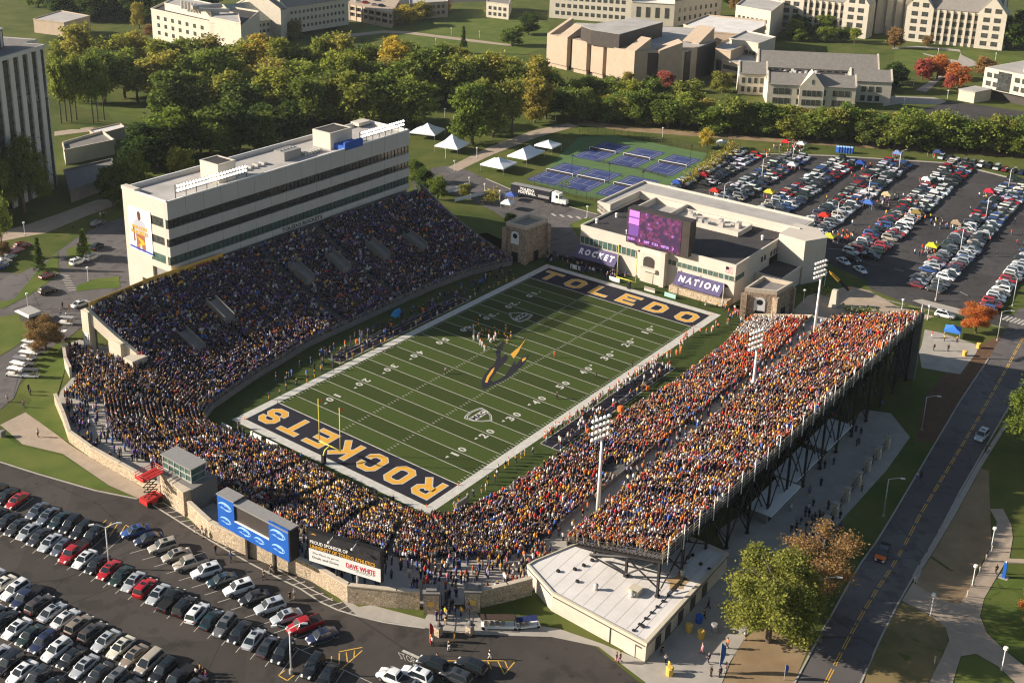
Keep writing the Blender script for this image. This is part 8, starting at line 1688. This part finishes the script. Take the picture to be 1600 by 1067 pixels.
WORDS = {'jeans': 'blue jeans', 'white': 'white trousers', 'black': 'dark trousers', 'gold': 'gold trousers', 'khaki': 'khaki trousers', 'navy': 'navy trousers', 'orange': 'orange trousers', 'grey': 'grey trousers', 'pink': 'pink trousers', 'red': 'red trousers'}
# players of the two teams, in the press box shadow at midfield
for i, (a, b, ps) in enumerate(sorted([(285, 150, 'crouch'), (395, 130, 'stand'), (402, 190, 'crouch'), (400, 265, 'stand'), (460, 215, 'crouch'), (452, 268, 'stand'), (482, 325, 'walk'), (505, 345, 'walk'), (535, 395, 'stand'), (590, 255, 'walk'), (610, 290, 'crouch'), (655, 270, 'stand'), (672, 230, 'walk')])):
    p = U(690+a/8, 500+b/8); person(ps, p.x, p.y, .01, random.uniform(-.6, .6), 'white', 'white', 'white-jersey football player with an orange helmet, %s from the left in the midfield pack' % ORD(i+1), 'visiting team on the field', True, 'orange')
for i, (a, b, ps) in enumerate(sorted([(460, 75, 'stand'), (512, 150, 'crouch'), (502, 195, 'crouch'), (598, 165, 'crouch'), (662, 175, 'walk'), (720, 190, 'crouch'), (802, 140, 'stand'), (800, 215, 'crouch'), (822, 290, 'walk'), (866, 232, 'walk'), (560, 150, 'crouch')])):
    p = U(690+a/8, 500+b/8); person(ps, p.x, p.y, .01, math.pi+random.uniform(-.6, .6), 'navy', 'gold', 'navy-jersey football player with a gold helmet, %s from the left in the midfield pack' % ORD(i+1), 'home team on the field', True, 'gold')
for x, y, s_, lb in ((696, 584, 'white', 'official in white alone near the left hash marks'), (866.5, 558.5, 'orange', 'lone person in orange standing near the centre hash marks'), (931, 591, 'black', 'striped official standing deepest upfield on the bleacher side'), (870, 623, 'black', 'striped official standing near the 50 on the bleacher side'), (988, 571, 'black', 'striped official on the near sideline border'), (750, 500, 'white', 'white-shirted official behind the players in the shade')):
    p = U(x, y); person('stand', p.x, p.y, .01, random.uniform(0, 6), s_, 'black' if s_ != 'orange' else 'orange', lb, None)
def squad(n, fx, fy, cols, desc, group, face, pl=.6, helmets=None):
    q = sorted([(fx(i/n)+random.uniform(-.3, .3), fy(i/n)+random.uniform(-.6, .6)) for i in range(n)])
    for i, (x, y) in enumerate(q):
        sh, tr = random.choice(cols); isp = random.random() < pl
        person(random.choice(['stand', 'walk', 'stand'] if isp else ['stand', 'clap', 'walk']), x, y, .01, face+random.uniform(-.9, .9), sh, tr, 'person in %s, %s from the ROCKETS end %s' % (sh+' and '+tr if sh != tr else 'plain '+sh, ORD(i+1), desc), group, isp, random.choice(helmets) if isp and helmets else None)
squad(52, lambda t: -22+47*t, lambda t: -27.3, [('white', 'white'), ('white', 'orange'), ('white', 'black'), ('brown', 'khaki'), ('white', 'white')], 'along the visiting bench', 'visiting bench', 1.57, .7, ['orange'])
squad(20, lambda t: 25+26*t, lambda t: -27.8-1.5*math.sin(t*9), [('orange', 'white'), ('orange', 'orange'), ('orange', 'black'), ('white', 'orange')], 'in the orange sideline group', 'orange group on the sideline', 2.2, .2, ['orange'])
squad(16, lambda t: -52+26*t, lambda t: -28.3-1.0*math.sin(t*7), [('white', 'navy'), ('gold', 'navy'), ('navy', 'gold'), ('white', 'gold')], 'in the near cheer line', 'cheer line', 1.6, 0)
squad(34, lambda t: -46+90*t, lambda t: 26.9, [('navy', 'gold'), ('navy', 'gold'), ('white', 'khaki'), ('navy', 'navy'), ('gold', 'navy'), ('black', 'khaki')], 'along the home bench', 'home bench', -1.57, .6, ['gold', 'navy'])
squad(7, lambda t: 58.5+3*t, lambda t: -20-9*t, [('red', 'white'), ('gold', 'black'), ('white', 'navy'), ('black', 'black')], 'beside the flagpole', 'group by the flagpole', 3, 0)
# pedestrians round the stadium
PED = [(60, 683, 'white', 'black', 'walk', 'alone on the pale footpath on the left'), (12, 628, 'white', 'khaki', 'stand', 'with yellow-tan trousers at the lawn corner by the carts'), (48, 618, 'grey', 'black', 'walk', 'beside the concrete ramp on the left'), (37, 637, 'grey', 'jeans', 'walk', 'below the ramp, on the lawn edge'), (45, 612, 'black', 'black', 'stand', 'at the ramp post on the left'), (104, 498, 'white', 'black', 'walk', 'on the shaded road above the curved wall'), (108, 486, 'gold', 'khaki', 'walk', 'on the shaded road near the white sedan'), (98, 482, 'black', 'black', 'walk', 'at the foot of the crossing stripes'), (95, 492, 'navy', 'jeans', 'walk', 'on the shaded road left of the wall'), (157, 340, 'white', 'khaki', 'walk', 'leftmost of three on the pale path by the press box'), (162, 339, 'grey', 'black', 'walk', 'middle of three on the pale path by the press box'), (166, 338, 'navy', 'jeans', 'walk', 'rightmost of three on the pale path by the press box'), (114, 357, 'brown', 'black', 'stand', 'on the path near the small conifer'),
       (673, 1006, 'orange', 'red', 'stand', 'next to the red feather flag by the gate'), (675, 1009, 'white', 'black', 'walk', 'in white beside the red feather flag'), (701, 1016, 'black', 'white', 'walk', 'in dark top and white trousers crossing the lot by the gate'), (683, 1036, 'black', 'black', 'walk', 'in black beside the black SUV near the stop marking'), (765, 1030, 'black', 'white', 'walk', 'alone on the lot above the yellow hatching'), (696, 976, 'black', 'khaki', 'walk', 'on the gate steps'), (710, 1003, 'gold', 'gold', 'stand', 'in yellow in front of the gate steps'), (316, 836, 'pink', 'white', 'walk', 'in pink on the hatched walkway'), (305, 834, 'white', 'white', 'walk', 'in white on the hatched walkway left of the pink one'), (317, 841, 'white', 'khaki', 'stand', 'on the outer line of the hatched walkway'), (337, 866, 'black', 'jeans', 'walk', 'just outside the hatched walkway, left one'), (361, 877, 'blue', 'jeans', 'walk', 'in blue just outside the hatched walkway, right one'), (412, 905, 'black', 'black', 'walk', 'beside the dark post of the blue panel sign'), (453, 938, 'black', 'black', 'stand', 'in black of the pair below the hatched walkway'), (460, 936, 'white', 'khaki', 'stand', 'in white of the pair below the hatched walkway'), (424, 897, 'black', 'black', 'walk', 'right of the sign post on the walkway'),
       (313, 1052, 'gold', 'black', 'stand', 'leftmost of the group at the bottom of the near lot'), (318, 1057, 'black', 'jeans', 'stand', 'in the group at the bottom of the near lot, in black'), (307, 1058, 'white', 'black', 'stand', 'in white in the group at the bottom of the near lot'), (322, 1063, 'red', 'blue', 'stand', 'in red at the bottom edge of the near lot'),
       (963, 1035, 'black', 'pink', 'walk', 'leftmost of the pair below the white-roofed building door'), (969, 1034, 'brown', 'pink', 'walk', 'right one of the pair below the white-roofed building door'), (1040, 1037, 'white', 'black', 'walk', 'in white at the corner of the white-roofed building'), (1045, 1048, 'gold', 'gold', 'stand', 'in yellow at the corner of the white-roofed building'), (1034, 1022, 'black', 'black', 'walk', 'in black against the white-roofed building side'), (1097, 1021, 'pink', 'pink', 'walk', 'in pink at the shadow edge of the plaza'), (1107, 1036, 'navy', 'navy', 'walk', 'in navy on the sunlit strip of the plaza'), (1136, 1013, 'orange', 'black', 'walk', 'in orange on the sunlit edge of the plaza'), (1134, 1051, 'pink', 'white', 'stand', 'in pale pink beside the navy feather flag'), (1111, 1056, 'black', 'black', 'stand', 'in black left of the navy feather flag'), (1125, 1058, 'navy', 'black', 'stand', 'in dark navy under the feather flag'), (1100, 965, 'navy', 'black', 'walk', 'in the shade by the drums on the plaza, left one'), (1107, 950, 'purple', 'black', 'walk', 'in the shade by the drums on the plaza, far one'), (1164, 1000, 'white', 'khaki', 'stand', 'in white at the foot of the big yellow-green tree'),
       (1432, 750, 'white', 'blue', 'walk', 'in pale blue of the pair walking on the road edge'), (1439, 748, 'black', 'black', 'walk', 'in black of the pair walking on the road edge'), (1540, 706, 'black', 'black', 'walk', 'in black of the pair on the road pavement'), (1545, 709, 'white', 'grey', 'walk', 'in white of the pair on the road pavement'), (1556, 896, 'black', 'black', 'walk', 'beside the blue emergency pillar'), (1387, 688, 'red', 'black', 'walk', 'in red by the turnstile piers'), (1346, 768, 'black', 'black', 'walk', 'in black outside the turnstile piers'), (1382, 695, 'black', 'black', 'stand', 'in black at the far turnstile pier'),
       (1475, 533, 'gold', 'black', 'stand', 'in yellow left of the pavement canopy'), (1495, 535, 'gold', 'black', 'stand', 'in yellow under the pavement canopy'), (1456, 528, 'red', 'white', 'walk', 'in red left on the far corner pavement'), (1459, 548, 'navy', 'black', 'walk', 'in navy at the shadow edge of the far corner pavement'), (1481, 549, 'black', 'black', 'walk', 'in black in the middle of the far corner pavement'), (1412, 447, 'navy', 'black', 'walk', 'left one of the pair in the field house shadow'), (1420, 447, 'black', 'black', 'walk', 'right one of the pair in the field house shadow'), (1503, 336, 'gold', 'gold', 'stand', 'in yellow in the lane of the far lot'), (1378, 387, 'black', 'red', 'walk', 'behind the red car nearest the drive')]
for x, y, a, b, ps, lb in PED:
    if x > 1380 and y < 460: continue
    p = UT(x, y); person(ps, p.x, p.y, H(p.x, p.y)+.06, random.uniform(0, 6.28), a, b, 'pedestrian %s' % lb, None)
# ---------------------------------------------------------------- the crowd
def pal(d):
    k = list(d); w = np.array([d[i] for i in k], float); return k, w/w.sum()
XC = dict(CLO); XC.update(dkgrey=(.06, .06, .065), lav=(.3, .27, .42), dpurple=(.05, .03, .09), cream=(.6, .52, .4), dgold=(.45, .22, .03), rust=(.35, .08, .03), plum=(.14, .035, .06))
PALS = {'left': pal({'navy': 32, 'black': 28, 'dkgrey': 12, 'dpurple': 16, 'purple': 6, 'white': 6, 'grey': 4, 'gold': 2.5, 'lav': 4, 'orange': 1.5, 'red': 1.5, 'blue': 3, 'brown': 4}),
        'near': pal({'navy': 20, 'black': 24, 'dkgrey': 12, 'brown': 10, 'white': 7, 'grey': 6, 'gold': 5, 'dgold': 5, 'purple': 3, 'orange': 3, 'red': 3, 'blue': 3, 'plum': 5, 'cream': 4}),
        'lower': pal({'navy': 16, 'black': 20, 'brown': 12, 'plum': 12, 'white': 7, 'grey': 9, 'gold': 5, 'dgold': 4, 'orange': 5, 'rust': 6, 'lav': 4, 'red': 5, 'blue': 4, 'pink': 2, 'cream': 4}),
        'upper': pal({'navy': 15, 'black': 18, 'brown': 12, 'plum': 12, 'white': 9, 'grey': 9, 'gold': 7, 'dgold': 5, 'orange': 4.5, 'rust': 5, 'lav': 5, 'red': 5, 'blue': 3, 'pink': 3, 'cream': 5}),
        'fans': pal({'orange': 36, 'red': 24, 'rust': 18, 'white': 9, 'pink': 6, 'brown': 8, 'black': 8, 'gold': 4}), 'band_white': pal({'white': 85, 'cream': 10, 'orange': 4}), 'band_gold': pal({'gold': 34, 'white': 24, 'navy': 26, 'black': 14, 'dgold': 12}),
        'tail': pal({'red': 14, 'white': 18, 'navy': 14, 'black': 18, 'orange': 14, 'gold': 8, 'grey': 10, 'pink': 6, 'blue': 6})}
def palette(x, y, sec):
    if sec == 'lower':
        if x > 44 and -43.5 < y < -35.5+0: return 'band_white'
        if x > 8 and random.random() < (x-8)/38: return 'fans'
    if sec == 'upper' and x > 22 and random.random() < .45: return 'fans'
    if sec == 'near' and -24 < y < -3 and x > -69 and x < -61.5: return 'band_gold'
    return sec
PEOPLE = [(s[0], s[1], s[2], s[3], s[4], random.random() < (.75 if s[4] in ('upper', 'near') else .6)) for s in SEATS]
# the nearest spectators are people of their own: the end seats of the upper stand
ends = {}
for s in SEATS:
    if s[4] == 'upper' and s[0] < -45: ends.setdefault(s[5], []).append(s)
used = set()
for r_ in sorted(ends):
    for k_, s in enumerate(sorted(ends[r_])[:3 if r_ > 8 else 2]):
        if nper >= 298: break
        used.add(s[:3]); col = random.choice(['orange', 'gold', 'white', 'navy', 'brown', 'red', 'gold', 'black', 'maroon']); person(random.choice(['stand', 'clap', 'cheer', 'stand']), s[0], s[1], s[2], s[3], col, random.choice(['jeans', 'black', 'khaki']), 'spectator in %s, %s seat of the %s row, near end of the upper stand' % (col, ['1st', '2nd', '3rd'][k_], ORD(r_+1)), 'spectators at the near end of the upper stand')
PEOPLE = [p for p in PEOPLE if p[:3] not in used]
def scatter(poly, n, z, sec, stand=True):
    xs = [p[0] for p in poly]; ys = [p[1] for p in poly]; k = 0
    while k < n:
        x, y = random.uniform(min(xs), max(xs)), random.uniform(min(ys), max(ys))
        if inside((x, y), poly): PEOPLE.append((x, y, H(x, y) if z is None else z, random.uniform(0, 6.28), sec, stand)); k += 1
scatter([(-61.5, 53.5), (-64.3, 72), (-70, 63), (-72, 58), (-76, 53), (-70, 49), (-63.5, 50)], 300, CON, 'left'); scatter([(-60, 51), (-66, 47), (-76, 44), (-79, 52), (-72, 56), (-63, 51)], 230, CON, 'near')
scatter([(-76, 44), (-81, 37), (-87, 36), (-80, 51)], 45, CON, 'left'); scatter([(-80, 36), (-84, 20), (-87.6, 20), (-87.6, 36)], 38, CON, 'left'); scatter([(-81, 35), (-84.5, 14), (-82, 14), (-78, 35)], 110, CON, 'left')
scatter([(-84, -8), (-79, -25), (-74, -38), (-80, -44), (-86.5, -30), (-88, -16)], 150, CON, 'near'); scatter([(-74, -38), (-64.5, -48.5), (-57, -51), (-57.5, -56), (-68, -56), (-74, -53), (-80.5, -46)], 170, CON, 'lower')
scatter([(-57, -50.9), (56, -49.2), (56, -55), (-57, -55.8)], 190, CON+.02, 'lower'); scatter([(-80.5, -47.5), (-76.5, -51.5), (-79.5, -53), (-83.5, -49)], 14, 5.05, 'left')
scatter([(-20, -77), (40, -77), (40, -58), (-20, -58)], 70, None, 'left'); scatter([(-22, -78), (-8, -78), (-8, -86), (-25, -86)], 45, None, 'left')
scatter([(-23, -31.5), (23, -31.5), (23, -27.2), (-23, -27.2)], 38, .01, 'band_white'); scatter([(-23, -31.8), (23, -31.8), (23, -30.6), (-23, -30.6)], 40, .01, 'lower'); scatter([(-40, 28), (45, 29), (45, 34), (-40, 34)], 150, 0, 'left'); scatter([(-58.2, -20), (-58.2, 24), (-60.3, 24), (-60.3, -20)], 20, 0, 'near'); scatter([(58, 30), (58, 5), (63.5, 5), (63.5, 30)], 70, 0, 'left'); scatter([(52, -30), (60, -26), (62, -30), (56, -34)], 14, 0, 'fans')
for x, y, *_ in CN:
    p = UT(x, y); scatter([(p.x-4, p.y-3), (p.x+4, p.y-3), (p.x+4, p.y+3), (p.x-4, p.y+3)], 6, None, 'tail')
for px in ([(1405, 300), (1480, 352), (1465, 362), (1395, 312)], [(1325, 300), (1390, 320), (1380, 330), (1320, 312)], [(1440, 390), (1458, 388), (1455, 402), (1435, 402)], [(1195, 232), (1262, 232), (1250, 250), (1190, 250)], [(1300, 365), (1335, 365), (1330, 380), (1300, 380)]): scatter([UT(*q).xy for q in px], 26, None, 'tail')
scatter([U(*q, 0).xy for q in [(1250, 250), (1600, 300), (1600, 420), (1300, 400)]], 30, None, 'tail')
def build_crowd(P):
    n = len(P); A = np.array([(p[0], p[1], p[2], p[3]) for p in P]); st = np.array([p[5] for p in P])
    head_c = np.empty((n, 3)); top_c = np.empty((n, 3)); leg_c = np.empty((n, 3)); hair = np.empty((n, 3))
    by = {}
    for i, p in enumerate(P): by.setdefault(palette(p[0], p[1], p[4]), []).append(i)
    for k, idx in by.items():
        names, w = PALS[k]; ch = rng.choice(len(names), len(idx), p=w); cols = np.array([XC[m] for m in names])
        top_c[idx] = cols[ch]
    for i in range(1, n):
        if random.random() < .27 and P[i][4] == P[i-1][4]: top_c[i] = top_c[i-1]
    top_c *= rng.uniform(.75, 1.2, (n, 1)); sk = np.array(SK); head_c[:] = sk[rng.integers(0, 4, n)]*rng.uniform(.8, 1.15, (n, 1))
    hp = np.array(HAIR+[(.7, .7, .69), (.02, .03, .1), (.65, .35, .05), (.012, .012, .012), (.6, .12, .03)]); hair[:] = hp[rng.choice(9, n, p=[.29, .24, .15, .07, .055, .06, .05, .06, .025])]
    lc = np.array([(.05, .07, .13), (.015, .015, .02), (.02, .03, .06), (.3, .24, .15), (.12, .12, .13)]); leg_c[:] = lc[rng.choice(5, n, p=[.4, .25, .15, .12, .08])]
    # template: legs 8, torso 12, head 8
    def ring(hx, hy, z, ox=0): return [(ox-hx, -hy, z), (ox+hx, -hy, z), (ox+hx, hy, z), (ox-hx, hy, z)]
    sit = np.array(ring(.12, .18, .02, .32)+ring(.28, .19, .5, .12)+ring(.13, .19, .45)+ring(.15, .25, .85)+ring(.07, .1, 1.05)+ring(.08, .07, 1.04)+ring(.1, .085, 1.3))
    std = np.array(ring(.1, .15, .0)+ring(.12, .17, .85)+ring(.13, .18, .84)+ring(.15, .26, 1.32)+ring(.07, .1, 1.5)+ring(.08, .07, 1.48)+ring(.1, .085, 1.75))
    q = []
    def wall_(a, b): q.extend([(a+i, a+(i+1) % 4, b+(i+1) % 4, b+i) for i in range(4)])
    wall_(0, 4); q.append((4, 5, 6, 7)); wall_(8, 12); wall_(12, 16); q.append((16, 17, 18, 19)); wall_(20, 24); q.append((24, 25, 26, 27)); Q = np.array(q)
    T = np.where(st[:, None, None], std[None], sit[None])*rng.uniform(.93, 1.06, (n, 1, 1))
    T[:, 8:, 0] += rng.normal(0, .05, (n, 1)); T[:, 12:, 1] += rng.normal(0, .04, (n, 1))
    f = A[:, 3]+rng.normal(0, .35, n); cs, sn = np.cos(f)[:, None], np.sin(f)[:, None]
    V = np.stack([A[:, 0:1]+T[:, :, 0]*cs-T[:, :, 1]*sn, A[:, 1:2]+T[:, :, 0]*sn+T[:, :, 1]*cs, A[:, 2:3]+T[:, :, 2]], 2)
    colr = np.ones((n, 28, 4)); colr[:, :8, :3] = leg_c[:, None]; colr[:, 8:20, :3] = top_c[:, None]; colr[:, 20:24, :3] = head_c[:, None]; colr[:, 24:, :3] = hair[:, None]
    FQ = (Q[None]+(np.arange(n)*28)[:, None, None]).reshape(-1)
    me = bpy.data.meshes.new('crowd'); me.vertices.add(n*28); me.vertices.foreach_set('co', V.reshape(-1)); me.loops.add(len(FQ)); me.loops.foreach_set('vertex_index', FQ.astype(np.int32)); np_ = len(FQ)//4; me.polygons.add(np_); me.polygons.foreach_set('loop_start', np.arange(0, np_*4, 4, dtype=np.int32))
    at = me.attributes.new('Col', 'FLOAT_COLOR', 'POINT'); at.data.foreach_set('color', colr.astype(np.float32).reshape(-1)); me.materials.append(M['crowd']); me.update(calc_edges=True)
    tag(mobj('crowd', me), 'dense crowd of spectators filling the stands, concourses and tailgate lanes', 'crowd', None, 'stuff'); print('crowd', n)
build_crowd(PEOPLE)
print('persons', nper, 'cars', ncar)
# ---------------------------------------------------------------- light
SUN_EL, SHADOW_AZ = 22.0, -53.0
w = bpy.data.worlds.new('World'); S.world = w; w.use_nodes = True; nt = w.node_tree; bg = nt.nodes['Background']; sky = nt.nodes.new('ShaderNodeTexSky'); sky.sky_type = 'NISHITA'; sky.sun_disc = False
to_sun = Vector((-math.cos(R(SHADOW_AZ))*math.cos(R(SUN_EL)), -math.sin(R(SHADOW_AZ))*math.cos(R(SUN_EL)), math.sin(R(SUN_EL))))
sky.sun_elevation = R(SUN_EL); sky.sun_rotation = math.atan2(to_sun.x, to_sun.y); sky.altitude = 200; sky.air_density = 1.2; sky.dust_density = 1.5
nt.links.new(sky.outputs[0], bg.inputs['Color']); bg.inputs['Strength'].default_value = 0.055
ld = bpy.data.lights.new('sun', 'SUN'); ld.energy = 5.0; ld.angle = R(.53); ld.color = (1, .9, .77); lo = bpy.data.objects.new('sun', ld); C.objects.link(lo); lo.rotation_euler = to_sun.to_track_quat('Z', 'Y').to_euler(); lo.location = (0, 0, 300)
S.view_settings.view_transform = 'Standard'; S.view_settings.look = 'None'; S.view_settings.exposure = 0.95; S.view_settings.gamma = 1
S.cycles.max_bounces = 4; S.cycles.diffuse_bounces = 2; S.cycles.glossy_bounces = 2; S.cycles.transparent_max_bounces = 4; S.cycles.use_denoising = True; S.cycles.filter_width = 1.2

# ---------------------------------------------------------------- the air: a thin even haze over the campus
HZ = 0.00005
mb = MB(); mb.box(-320, 1500, -900, 1100, -1.6, 135); hz = mb.build('haze', bpy.data.materials.new('haze')); tag(hz, 'thin pale autumn haze over the campus', 'haze', None, 'stuff')
m = hz.data.materials[0]; m.use_nodes = True; nt = m.node_tree; nt.nodes.clear(); out = nt.nodes.new('ShaderNodeOutputMaterial'); pv = nt.nodes.new('ShaderNodeVolumePrincipled')
pv.inputs['Color'].default_value = (.82, .87, .95, 1); pv.inputs['Density'].default_value = HZ; pv.inputs['Anisotropy'].default_value = .2; nt.links.new(pv.outputs[0], out.inputs['Volume'])
